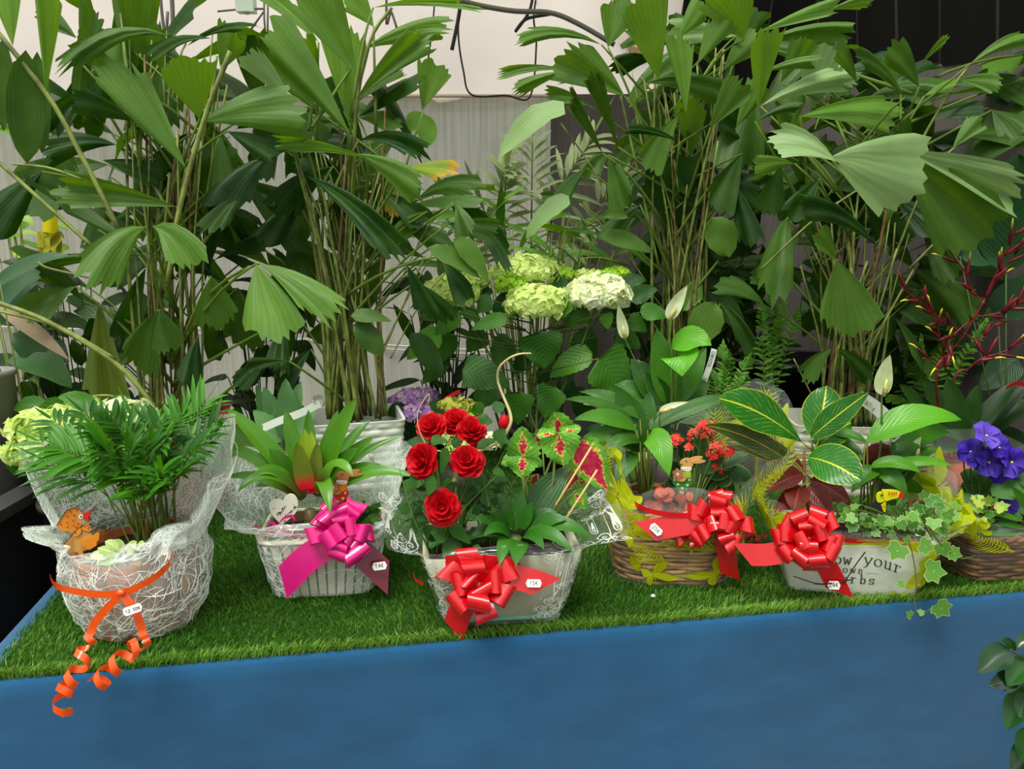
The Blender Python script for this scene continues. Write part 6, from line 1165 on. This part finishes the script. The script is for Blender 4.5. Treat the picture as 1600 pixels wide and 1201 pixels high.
# lime hydrangea at the left behind the parlour palm
Ya = 1.66; b = W(120, 770, Ya); b.z = TZ+.12; t = thing('hydrangea', 'lime white hydrangea half hidden behind the parlour palm', 'hydrangea', V((b.x, b.y, TZ+.007)))
MB().grid([[V((b.x+r*math.cos(a), b.y+r*math.sin(a), z)) for a in [2*pi*i/32 for i in range(32)]] for r, z in ((.001, TZ+.008), (.06, TZ+.008), (.075, TZ+.12), (.082, TZ+.12), (.082, TZ+.135), (.07, TZ+.135), (.001, TZ+.11))], cv=True).build('pot', mat((60, 52, 46), .5, .3), t)
for (x, y, rx, ry, m, n, dy) in ((62, 672, 46, 30, hy_lime, 110, .0), (120, 650, 44, 26, hy_lime, 110, .06), (150, 690, 52, 36, hy_lime, 120, -.02), (196, 655, 48, 30, hy_white, 110, .04), (48, 705, 36, 22, hy_lime, 80, -.04), (105, 710, 44, 26, hy_lime, 90, -.05), (215, 690, 30, 20, hy_lime, 60, .0)):
    mophead(t, x, y, rx, ry, Ya+dy, m, n, .017, foot=b)
for (bx, by, tx, ty, w, tn) in ((105, 630, 60, 690, 50, .3), (60, 700, 20, 670, 44, .2), (110, 720, 60, 740, 50, .2), (60, 740, 0, 690, 60, .1), (150, 640, 90, 620, 30, .4), (40, 740, -20, 770, 60, .1), (170, 640, 210, 630, 30, .3), (10, 690, 40, 740, 40, .15), (90, 740, 130, 780, 50, .1), (70, 640, 20, 640, 34, .3)):
    leaf(t, (bx, by), (tx, ty), w, Ya+R.uniform(-.04, .08), hy_m, 'ovate', arc=12, face=.6, serr=.03, nu=12, nv=6, tone=tn, stalk=b)
# purple hydrangea, lime one beside it, pink blooms
Yp_ = 2.26; b = W(652, 740, Yp_); b.z = TZ+.1; t = thing('hydrangea', 'small purple hydrangea beside the white woven planter', 'hydrangea', V((b.x, b.y, TZ+.007)))
MB().grid([[V((b.x+r*math.cos(a), b.y+r*math.sin(a), z)) for a in [2*pi*i/24 for i in range(24)]] for r, z in ((.001, TZ+.008), (.05, TZ+.008), (.062, TZ+.1), (.055, TZ+.1), (.001, TZ+.09))], cv=True).build('pot', mat((40, 38, 38), .5, .3), t)
for (x, y, rx, ry, dy) in ((640, 622, 22, 14, .02), (664, 620, 20, 15, .04), (652, 645, 24, 14, -.03), (620, 628, 14, 10, .04)): mophead(t, x, y, rx, ry, Yp_+dy, hy_purple, 70, .012, foot=b)
for (bx, by, tx, ty, w) in ((645, 650, 620, 675, 34), (660, 650, 690, 670, 34), (650, 660, 660, 700, 36), (670, 640, 705, 640, 30), (630, 640, 605, 650, 26), (655, 665, 630, 710, 36)): leaf(t, (bx, by), (tx, ty), w, Yp_+R.uniform(-.04, .04), hy_m, 'ovate', arc=6, face=.6, serr=.03, nu=10, tone=R.uniform(0, .4), stalk=b)
Yo = 2.0; b = W(722, 715, Yo); b.z = TZ+.09; t = thing('hydrangea', 'lime green flat headed hydrangea just behind the rose blooms', 'hydrangea', V((b.x, b.y, TZ+.007)))
MB().grid([[V((b.x+r*math.cos(a), b.y+r*math.sin(a), z)) for a in [2*pi*i/24 for i in range(24)]] for r, z in ((.001, TZ+.008), (.05, TZ+.008), (.062, TZ+.1), (.055, TZ+.1), (.001, TZ+.09))], cv=True).build('pot', mat((42, 40, 38), .5, .3), t)
for (x, y, rx, ry, m) in ((714, 632, 30, 8, hy_olive), (726, 646, 20, 10, hy_green), (700, 680, 22, 18, hy_lime), (745, 690, 24, 18, hy_lime), (765, 690, 18, 14, hy_white), (720, 700, 22, 16, hy_lime)): mophead(t, x, y, rx, ry, Yo+R.uniform(-.02, .03), m, 60, .011, foot=b)
for (bx, by, tx, ty, w) in ((742, 630, 750, 655, 26), (700, 650, 680, 670, 26), (740, 660, 770, 660, 26), (720, 660, 700, 690, 30), (735, 680, 760, 720, 30)): leaf(t, (bx, by), (tx, ty), w, Yo+R.uniform(-.02, .04), hy_m, 'ovate', arc=4, face=.6, serr=.03, nu=10, tone=R.uniform(0, .4), stalk=b)
pinkf = mat((206, 30, 84), .5, .3, trans=.3, tone=True, c2=(230, 60, 110)); b = W(350, 720, 2.2); b.z = TZ+.08; t = thing('pink_flower_plant', 'small plant with magenta pink blooms behind the red pot', 'plant', V((b.x, b.y, TZ+.007)))
for (x, y) in ((343, 632), (350, 645), (338, 644), (292, 640), (284, 634), (352, 634)): c = W(x, y, 2.2); petal_flower(t, c, .017, V((R.uniform(-.4, .4), -1, .4)), 5, pinkf, 'flower', .3); stem(t, [c, b], .0014, .002, st_green, 4)
for k in range(10): a = R.uniform(0, 6); x, y = R.uniform(300, 370), R.uniform(640, 690); leaf(t, (x, y), (x+26*math.cos(a), y+20*math.sin(a)), 18, 2.2, hy_m, 'ovate', tone=.2, stalk=b)
# grey-green succulent plant behind the bromeliad
ag_m = leafmat('succulent_leaf', (70, 116, 66), (120, 170, 104), trans=.15, rough=.5); b = W(430, 735, 1.95); b.z = TZ+.08; t = thing('broad_leaf_plant', 'pale grey green plant with upright leaves behind the bromeliad', 'plant', V((b.x, b.y, TZ+.007)))
for (bx, by, tx, ty, w) in ((440, 690, 412, 604, 36), (450, 690, 446, 590, 40), (445, 690, 470, 596, 36), (440, 690, 395, 640, 34), (455, 690, 492, 640, 36), (430, 700, 400, 600, 26), (445, 700, 430, 640, 40), (460, 700, 480, 660, 36)): leaf(t, (bx, by), (tx, ty), w, 1.95+R.uniform(-.05, .05), ag_m, 'ovate', arc=4, face=.8, fold=.2, serr=.06, nu=12, stalk=b)

# kentia palm at the back
ke_m = leafmat('kentia_leaf', (62, 92, 52), (150, 166, 116), trans=.35, rough=.5); Yk_ = 2.78; b = V((W(830, 560, Yk_).x, Yk_, .55)); t = thing('kentia_palm', 'slender feather palm against the grey back sheet', 'palm', b)
for (mx, my, tx, ty, n, L) in ((790, 320, 792, 262, 11, .17), (858, 300, 930, 206, 13, .19), (775, 340, 740, 290, 9, .14), (900, 330, 985, 262, 11, .16), (830, 330, 832, 215, 11, .16), (880, 350, 960, 330, 10, .15), (850, 360, 905, 395, 10, .14), (800, 370, 745, 372, 9, .13), (905, 370, 960, 410, 9, .13), (780, 300, 800, 225, 9, .13), (740, 360, 690, 330, 8, .13)):
    frond(t, b+V((R.uniform(-.03, .03), 0, 0)), W(mx, my+60, Yk_), W(tx, ty, Yk_-R.uniform(0, .12)), n, L, .02, ke_m, .5, tone=R.uniform(.2, .9), rr=.004, droop=.3)
MB().grid([[V((b.x+r*math.cos(a), b.y+r*math.sin(a), z)) for a in [2*pi*i/32 for i in range(32)]] for r, z in ((.001, .27), (.12, .27), (.15, .55), (.14, .55), (.001, .52))], cv=True).build('pot', mat((50, 46, 42), .6, .3), t)
MB().box(V((b.x, Yk_, .135)), V((.2, 0, 0)), V((0, .12, 0)), V((0, 0, .135))).build('plinth', mat((70, 66, 60), .9, .1), t, False)

# red-bracted bromeliad
va_m = leafmat('strap_leaf', (16, 46, 12), (58, 100, 32), trans=.15, rough=.35, spec=.35); vb = mat((128, 18, 28), .45, .4, 0, 40, c2=(80, 12, 20)); vyel = mat((226, 204, 50), .5, .3); Yv_ = 1.98
b = W(1500, 690, Yv_); b.z = TZ+.06; t = thing('vriesea', 'bromeliad with branching dark red spikes tipped yellow', 'bromeliad', V((b.x, b.y, TZ+.007)))
MB().grid([[V((b.x+r*math.cos(a), b.y+r*math.sin(a), z)) for a in [2*pi*i/32 for i in range(32)]] for r, z in ((.001, TZ+.008), (.06, TZ+.008), (.078, TZ+.13), (.07, TZ+.13), (.001, TZ+.12))], cv=True).build('pot', mat((150, 74, 48), .7, .2), t)
brs = [[(1505, 520), (1484, 508), (1466, 497), (1436, 470), (1406, 446)], [(1478, 580), (1472, 540), (1460, 500), (1440, 462)], [(1539, 467), (1522, 460), (1505, 422), (1471, 374)], [(1539, 465), (1556, 428), (1573, 391), (1590, 360)], [(1542, 462), (1568, 417), (1604, 380)], [(1517, 496), (1556, 490), (1582, 479), (1606, 464)], [(1514, 575), (1534, 560), (1566, 550), (1606, 534)], [(1516, 500), (1484, 530), (1482, 555), (1440, 560)], [(1505, 520), (1530, 530), (1560, 500), (1590, 470)]]
stem(t, [b, W(1463, 610, Yv_), W(1477, 562, Yv_), W(1508, 521, Yv_-.02), W(1539, 467, Yv_-.03)], .0032, .0024, vb, 20, 'flower_stalk'); stem(t, [b, W(1490, 600, Yv_), W(1514, 575, Yv_)], .003, .0024, vb, 10, 'flower_stalk')
for i, br in enumerate(brs):
    dy = R.uniform(-.08, .05); P = [W(x, y, Yv_-.02+dy*j/len(br)) for j, (x, y) in enumerate(br)]; sp = spline(P, 24); stem(t, P, .0024, .0014, vb, 20, 'flower_stalk')
    for j in range(6, 25, 4):
        p = sp[min(24, j)]; d = (sp[min(24, j)]-sp[j-3]).normalized(); s = d.cross(V((0, -1, 0))).normalized()*(1 if (j//4) % 2 else -1); dd = (d*.9+s*R.uniform(.35, .7)+V((0, R.uniform(-.3, .2), 0))).normalized(); L = R.uniform(.038, .062)
        h = MB().tube([p, p+dd*L*.3, p+dd*L*.65, p+dd*L], [.002, .0046, .0038, .0008], 7).build('bract', vb, t)
        if R.random() < .5: MB().tube([p+dd*L*.8, p+dd*L*1.1, p+dd*L*1.4-UP*.004], [.0022, .0026, .001], 5).build('flower', vyel, h)
for (bx, by, tx, ty, w, arc) in ((1480, 690, 1405, 600, 32, 10), (1500, 690, 1440, 590, 34, 8), (1505, 690, 1480, 590, 36, 6), (1515, 690, 1612, 632, 50, 26), (1500, 685, 1400, 680, 26, 26), (1510, 690, 1590, 595, 30, 12), (1490, 690, 1390, 650, 26, 26), (1510, 690, 1610, 690, 44, 20), (1505, 690, 1530, 600, 30, 6), (1500, 700, 1430, 720, 28, 26), (1520, 690, 1620, 585, 28, 16), (1515, 700, 1590, 700, 50, 26)):
    leaf(t, (bx, by), (tx, ty), w, Yv_+R.uniform(-.08, .08), va_m, 'strap', arc=arc, face=.6, fold=.2, tone=R.uniform(0, .7), nu=12)
# ferns
Yf = 2.2
for (lab, x0, y0, tips) in (('bright green sword fern between the palm clump and the red spikes', 1450, 640, [(1420, 545), (1440, 530), (1465, 540), (1400, 585), (1480, 520), (1390, 620), (1500, 560), (1430, 570), (1410, 515), (1375, 560), (1545, 500), (1560, 470), (1520, 450)]),
                          ('brownish green fern in the shade beside the handwritten plant label', 1130, 650, [(1110, 580), (1140, 560), (1165, 590), (1180, 620), (1150, 600), (1100, 620), (1170, 560), (1130, 540), (1190, 650)]),
                          ('light sword fern by the dark tub below the palm leaves', 1200, 600, [(1205, 455), (1225, 470), (1190, 480), (1215, 500), (1250, 480)])):
    b = W(x0, y0, Yf); b.z = TZ+.12; t = thing('fern', lab, 'fern', V((b.x, b.y, b.z)))
    for tx, ty in tips: tip = W(tx, ty, Yf+R.uniform(-.1, .1)); frond(t, b, b.lerp(tip, .6)+UP*.03, tip, 20, .034, .010, cf_m, .1, tone=R.uniform(.3, 1), rr=.0012)
    if x0 > 1400 or x0 < 1200: MB().grid([[V((b.x+r*math.cos(a), b.y+r*math.sin(a), z)) for a in [2*pi*i/24 for i in range(24)]] for r, z in ((.001, TZ+.008), (.05, TZ+.008), (.065, b.z), (.058, b.z), (.001, b.z-.01))], cv=True).build('pot', mat((44, 40, 38), .5, .3), t)
    else: MB().grid([[V((b.x+r*math.cos(a), b.y+r*math.sin(a), z)) for a in [2*pi*i/24 for i in range(24)]] for r, z in ((.001, TZ+.008), (.05, TZ+.008), (.07, b.z), (.062, b.z), (.001, b.z-.01))], cv=True).build('pot', mat((44, 40, 38), .5, .3), t)
# dark pot of the palm behind the lilies
t = thing('plant_pot', 'dark brown plastic pot holding the palm behind the peace lilies', 'pot', V((B3[0], B3[1], TZ+.007)))
MB().grid([[V((B3[0]+r*math.cos(a), B3[1]+r*math.sin(a), z)) for a in [2*pi*i/40 for i in range(40)]] for r, z in ((.001, TZ+.008), (.11, TZ+.008), (.135, TZ+.2), (.142, TZ+.2), (.142, TZ+.22), (.13, TZ+.22), (.12, TZ+.18), (.001, TZ+.18))], cv=True).build('wall', mat((52, 42, 36), .5, .3), t)
# dark tub
c = V((W(1250, 600, 2.45).x, 2.45, TZ+.007)); t = thing('plant_tub', 'large dark grey plastic tub between the lily palm and the croton palm', 'tub', c); zt = W(1240, 556, 2.5).z-TZ-.007
MB().grid([[c+V((r*math.cos(a), r*.62*math.sin(a), z)) for a in [2*pi*i/48 for i in range(48)]] for r, z in ((.001, 0), (.19, 0), (.217, zt-.03), (.227, zt-.028), (.23, zt), (.218, zt), (.2, zt-.06), (.001, zt-.06))], cv=True).build('wall', mat((20, 19, 18), .6, .15), t)
MB().tube([c+V((.23*math.cos(a), .62*.23*math.sin(a), zt)) for a in [2*pi*i/48 for i in range(48)]], .006, 6, closed=True).build('rim', mat((78, 76, 76), .4, .4), t)
# broad-leaved plant at the right wall
bb_m = leafmat('broad_leaf', (26, 66, 32), (60, 110, 50), lat=16, trans=.25, rough=.4, stem=(90, 120, 60)); b = W(1585, 640, 2.1); b.z = TZ+.05; t = thing('broad_leaf_plant', 'plant with very broad dark ribbed leaf beside the red spikes', 'plant', V((b.x, b.y, TZ+.007)))
leaf(t, (1572, 425), (1592, 240), 110, 2.08, bb_m, 'oval', face=.8, fold=.15, nu=16, nv=8, tone=.15, stalk=b); leaf(t, (1500, 400), (1580, 395), 44, 2.12, bb_m, 'ovate', face=.7, tone=.4, stalk=b); leaf(t, (1560, 500), (1620, 420), 60, 2.15, bb_m, 'ovate', face=.7, tone=.2, stalk=b); leaf(t, (1590, 560), (1530, 610), 50, 2.15, bb_m, 'ovate', face=.7, tone=.1, stalk=b)
MB().grid([[V((b.x+r*math.cos(a), b.y+r*math.sin(a), z)) for a in [2*pi*i/24 for i in range(24)]] for r, z in ((.001, TZ+.008), (.05, TZ+.008), (.06, TZ+.09), (.054, TZ+.09), (.001, TZ+.08))], cv=True).build('pot', mat((214, 210, 200), .5, .3), t)
P = [W(1572, 606, 1.9), W(1590, 598, 1.9), W(1612, 606, 1.9)]; tag(MB().ribbon(spline(P, 6), .012, V((0, -.4, 1)).normalized()).build('plant_label', mat((206, 24, 30), .5, .3), None, origin=P[0]), 'bent glossy red plant label beside the broad ribbed leaf', 'label')
P = [W(700, 622, 2.15), W(720, 612, 2.15)]; tag(MB().ribbon([W(694, 624, 2.15), W(708, 616, 2.15), W(719, 611, 2.15)], .012, V((-.3, 0, 1)).normalized()).build('plant_label', mat((206, 40, 40), .5, .3), None, origin=P[0]), 'small red plant label sticking up beside the purple hydrangea', 'label')
# dark undergrowth plants
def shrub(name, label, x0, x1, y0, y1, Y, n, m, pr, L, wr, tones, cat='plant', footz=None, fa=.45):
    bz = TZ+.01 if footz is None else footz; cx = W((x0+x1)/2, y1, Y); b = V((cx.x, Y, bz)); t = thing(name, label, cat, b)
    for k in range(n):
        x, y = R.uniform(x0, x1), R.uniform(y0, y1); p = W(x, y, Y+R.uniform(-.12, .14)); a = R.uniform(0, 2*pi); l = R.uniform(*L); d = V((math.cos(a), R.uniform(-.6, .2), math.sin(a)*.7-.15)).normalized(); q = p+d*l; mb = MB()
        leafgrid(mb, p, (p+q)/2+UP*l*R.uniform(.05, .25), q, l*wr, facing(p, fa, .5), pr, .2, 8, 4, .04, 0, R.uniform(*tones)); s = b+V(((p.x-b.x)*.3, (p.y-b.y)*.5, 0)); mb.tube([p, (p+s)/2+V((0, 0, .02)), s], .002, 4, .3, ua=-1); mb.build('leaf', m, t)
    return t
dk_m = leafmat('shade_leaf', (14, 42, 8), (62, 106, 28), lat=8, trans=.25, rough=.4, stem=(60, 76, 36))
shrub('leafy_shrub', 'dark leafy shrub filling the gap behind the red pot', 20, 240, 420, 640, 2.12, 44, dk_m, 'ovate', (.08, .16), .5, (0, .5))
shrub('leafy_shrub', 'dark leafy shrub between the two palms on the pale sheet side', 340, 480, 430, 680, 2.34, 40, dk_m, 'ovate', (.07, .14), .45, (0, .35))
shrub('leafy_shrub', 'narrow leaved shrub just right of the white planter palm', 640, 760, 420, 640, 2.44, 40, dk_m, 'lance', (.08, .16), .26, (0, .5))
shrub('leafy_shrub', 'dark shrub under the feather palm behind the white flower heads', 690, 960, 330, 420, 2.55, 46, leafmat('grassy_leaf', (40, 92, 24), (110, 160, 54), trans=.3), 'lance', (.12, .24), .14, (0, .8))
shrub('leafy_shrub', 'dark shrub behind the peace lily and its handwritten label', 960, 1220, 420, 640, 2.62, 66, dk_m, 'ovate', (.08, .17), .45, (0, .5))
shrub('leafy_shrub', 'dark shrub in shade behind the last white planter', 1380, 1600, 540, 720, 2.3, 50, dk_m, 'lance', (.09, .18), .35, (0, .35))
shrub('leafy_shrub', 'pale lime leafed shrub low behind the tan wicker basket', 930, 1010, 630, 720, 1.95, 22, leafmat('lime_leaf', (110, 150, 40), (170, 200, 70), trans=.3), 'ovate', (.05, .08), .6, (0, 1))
shrub('citrus_shrub', 'light green small leaved shrub against the sheet by the yellow trap', 0, 90, 330, 470, 2.6, 46, leafmat('citrus_leaf', (84, 130, 40), (160, 196, 86), trans=.35), 'ovate', (.04, .08), .5, (0, 1), footz=.3)
for (bx, by, tx, ty, w, m_, tn, Y) in ((22, 555, 112, 604, 58, 0, .55, 1.85), (0, 470, 95, 420, 40, 0, .2, 1.9), (0, 490, 70, 440, 50, 0, .1, 2.0), (-10, 480, 112, 560, 30, 1, .5, 1.9)):
    pass
as_m = leafmat('aspidistra_leaf', (30, 72, 34), (84, 132, 70), pleat=40, trans=.25, rough=.38, spec=.55); b = W(60, 760, 1.9); b.z = TZ+.01; t = thing('aspidistra', 'plant with long smooth oval leaves beside the dark planter box', 'plant', b)
for (bx, by, tx, ty, w, tn, arc) in ((22, 555, 112, 606, 60, .6, 22), (-10, 480, 96, 420, 44, .15, 26), (-20, 500, 60, 440, 50, .1, 20), (0, 440, 110, 400, 30, .2, 20), (-20, 640, 40, 700, 60, .15, 20), (60, 560, 20, 520, 40, .2, 10), (-10, 700, 60, 760, 56, .2, 26), (-20, 600, 30, 560, 50, .05, 10), (60, 640, 120, 690, 50, .1, 20), (0, 760, 40, 800, 40, .1, 20)):
    leaf(t, (bx, by), (tx, ty), w, 1.86+R.uniform(-.06, .06), as_m, 'blade', arc=arc, face=.55, tone=tn, nu=12, stalk=b)
leaf(t, (-6, 478), (108, 562), 26, 1.84, leafmat('dry_leaf', (150, 130, 104), (176, 156, 130), trans=.2), 'lance', arc=10, face=.5, label='dry greyish brown leaf', stalk=b)
# yellow sticky trap
yt = mat((236, 222, 20), .4, .4, trans=.45, c2=(206, 190, 30), vscale=9); t = thing('insect_trap', 'crumpled yellow sticky insect trap hung by the sheet', 'trap', W(68, 265, 2.5)); Yt_ = 2.5
MB().grid([[W(x+3*math.sin(y*.2), y, Yt_+.02*math.sin(x*.3+y*.1)) for x in (42, 52, 62, 68)] for y in (268, 290, 310, 330)]).build('sheet', yt, t); MB().grid([[W(x, y+(x-66)*.15, Yt_-.02+.012*math.sin(x*.5)) for x in (66, 74, 82, 90)] for y in (300, 322, 345, 362)]).build('sheet', yt, t)
MB().grid([[W(x, y, Yt_+.02*math.sin(x*.4+y*.23)) for x in (58, 68, 78, 88, 97)] for y in (362, 374, 386, 398, 402)]).build('crumpled_sheet', mat((206, 204, 60), .5, .3, .2, 30, trans=.4), t); MB().tube([W(66, 268, Yt_), W(66, 200, Yt_)], .0015, 4).build('string', wht, t)
# planter box and pot at the left
c = V((-1.42, 1.72, 0)); t = thing('planter_box', 'large black planter box standing beside the table end', 'planter', c); dkp = mat((30, 29, 28), .5, .35)
for (o, ex, ey) in ((V((0, -.42, 0)), .32, .012), (V((0, .42, 0)), .32, .012), (V((-.31, 0, 0)), .012, .42), (V((.31, 0, 0)), .012, .42)): MB().box(c+o+UP*.44, V((ex, 0, 0)), V((0, ey, 0)), V((0, 0, .44))).build('side_panel', dkp, t, False)
for (o, ex, ey) in ((V((0, -.42, 0)), .34, .03), (V((0, .42, 0)), .34, .03), (V((-.31, 0, 0)), .03, .45), (V((.31, 0, 0)), .03, .45)): MB().box(c+o+UP*.89, V((ex, 0, 0)), V((0, ey, 0)), V((0, 0, .012))).build('rim', mat((58, 57, 56), .5, .35), t, False)
MB().box(c+UP*.80, V((.30, 0, 0)), V((0, .41, 0)), V((0, 0, .01))).build('soil', soil_m, t, False)
cw = W(-6, 640, 1.72); t = thing('white_pot', 'white plastic pot with rolled rim beside the dry leaf', 'pot', V((cw.x, cw.y, .82))); z0 = .82; zt = W(8, 578, 1.72).z
MB().grid([[V((cw.x+r*math.cos(a), cw.y+r*math.sin(a), z)) for a in [2*pi*i/32 for i in range(32)]] for r, z in ((.001, z0), (.038, z0), (.046, zt-.012), (.050, zt-.012), (.050, zt), (.044, zt), (.042, zt-.04), (.001, zt-.04))], cv=True).build('wall', mat((120, 119, 116), .4, .4), t)
for k in range(5): p = V((cw.x, cw.y, zt-.03)); q = p+V((R.uniform(-.05, .05), R.uniform(-.05, 0), R.uniform(.03, .07))); mb = MB(); leafgrid(mb, p, (p+q)/2, q, .035, facing(p, .6), 'ovate', tone=.8); mb.build('leaf', hy_m, t)
# glossy shrub in front of the cloth at the right
fi_m = leafmat('glossy_leaf', (14, 50, 18), (52, 110, 40), trans=.12, rough=.2, spec=.6, stem=(60, 70, 40)); Yg = 1.22; b = V((1.02, 1.22, 0)); t = thing('ficus', 'glossy dark leaved shrub on the floor against the blue cloth', 'shrub', b)
for (bx, by, tx, ty, w, tn) in ((1578, 1014, 1527, 1052, 40, .1), (1586, 1016, 1562, 998, 16, .25), (1606, 1034, 1574, 1072, 40, .6), (1600, 1088, 1572, 1140, 40, .55), (1606, 1070, 1568, 1080, 30, .02), (1614, 1140, 1592, 1190, 34, .3), (1590, 1060, 1545, 1074, 30, .0), (1612, 1000, 1588, 1012, 26, .2), (1620, 1090, 1590, 1120, 44, .4), (1615, 1170, 1580, 1204, 40, .2), (1625, 1040, 1610, 990, 40, .3)):
    leaf(t, (bx, by), (tx, ty), w, Yg+R.uniform(-.03, .03), fi_m, 'ovate', arc=8, face=.7, fold=.2, cup=.2, tone=tn, nu=12, nv=6, stalk=W(1625, by+30, Yg))
stem(t, [b, V((.99, 1.21, .35)), W(1620, 1110, Yg), W(1615, 1020, Yg)], .008, .003, mat((70, 56, 40), .8, .2), 14)
MB().grid([[b+V((r*math.cos(a), r*math.sin(a), z)) for a in [2*pi*i/32 for i in range(32)]] for r, z in ((.001, 0), (.10, 0), (.13, .24), (.12, .24), (.001, .21))], cv=True).build('pot', mat((40, 38, 36), .5, .3), t)
# odd crumbs on the turf
p = G(1020, 939); tag(MB().ball(p+UP*.012, .005, .005, .003, 8, 5).build('pebble', mat((226, 232, 216), .5, .3), None, origin=p), 'tiny white bead lying on the turf before the tan basket', 'bead')
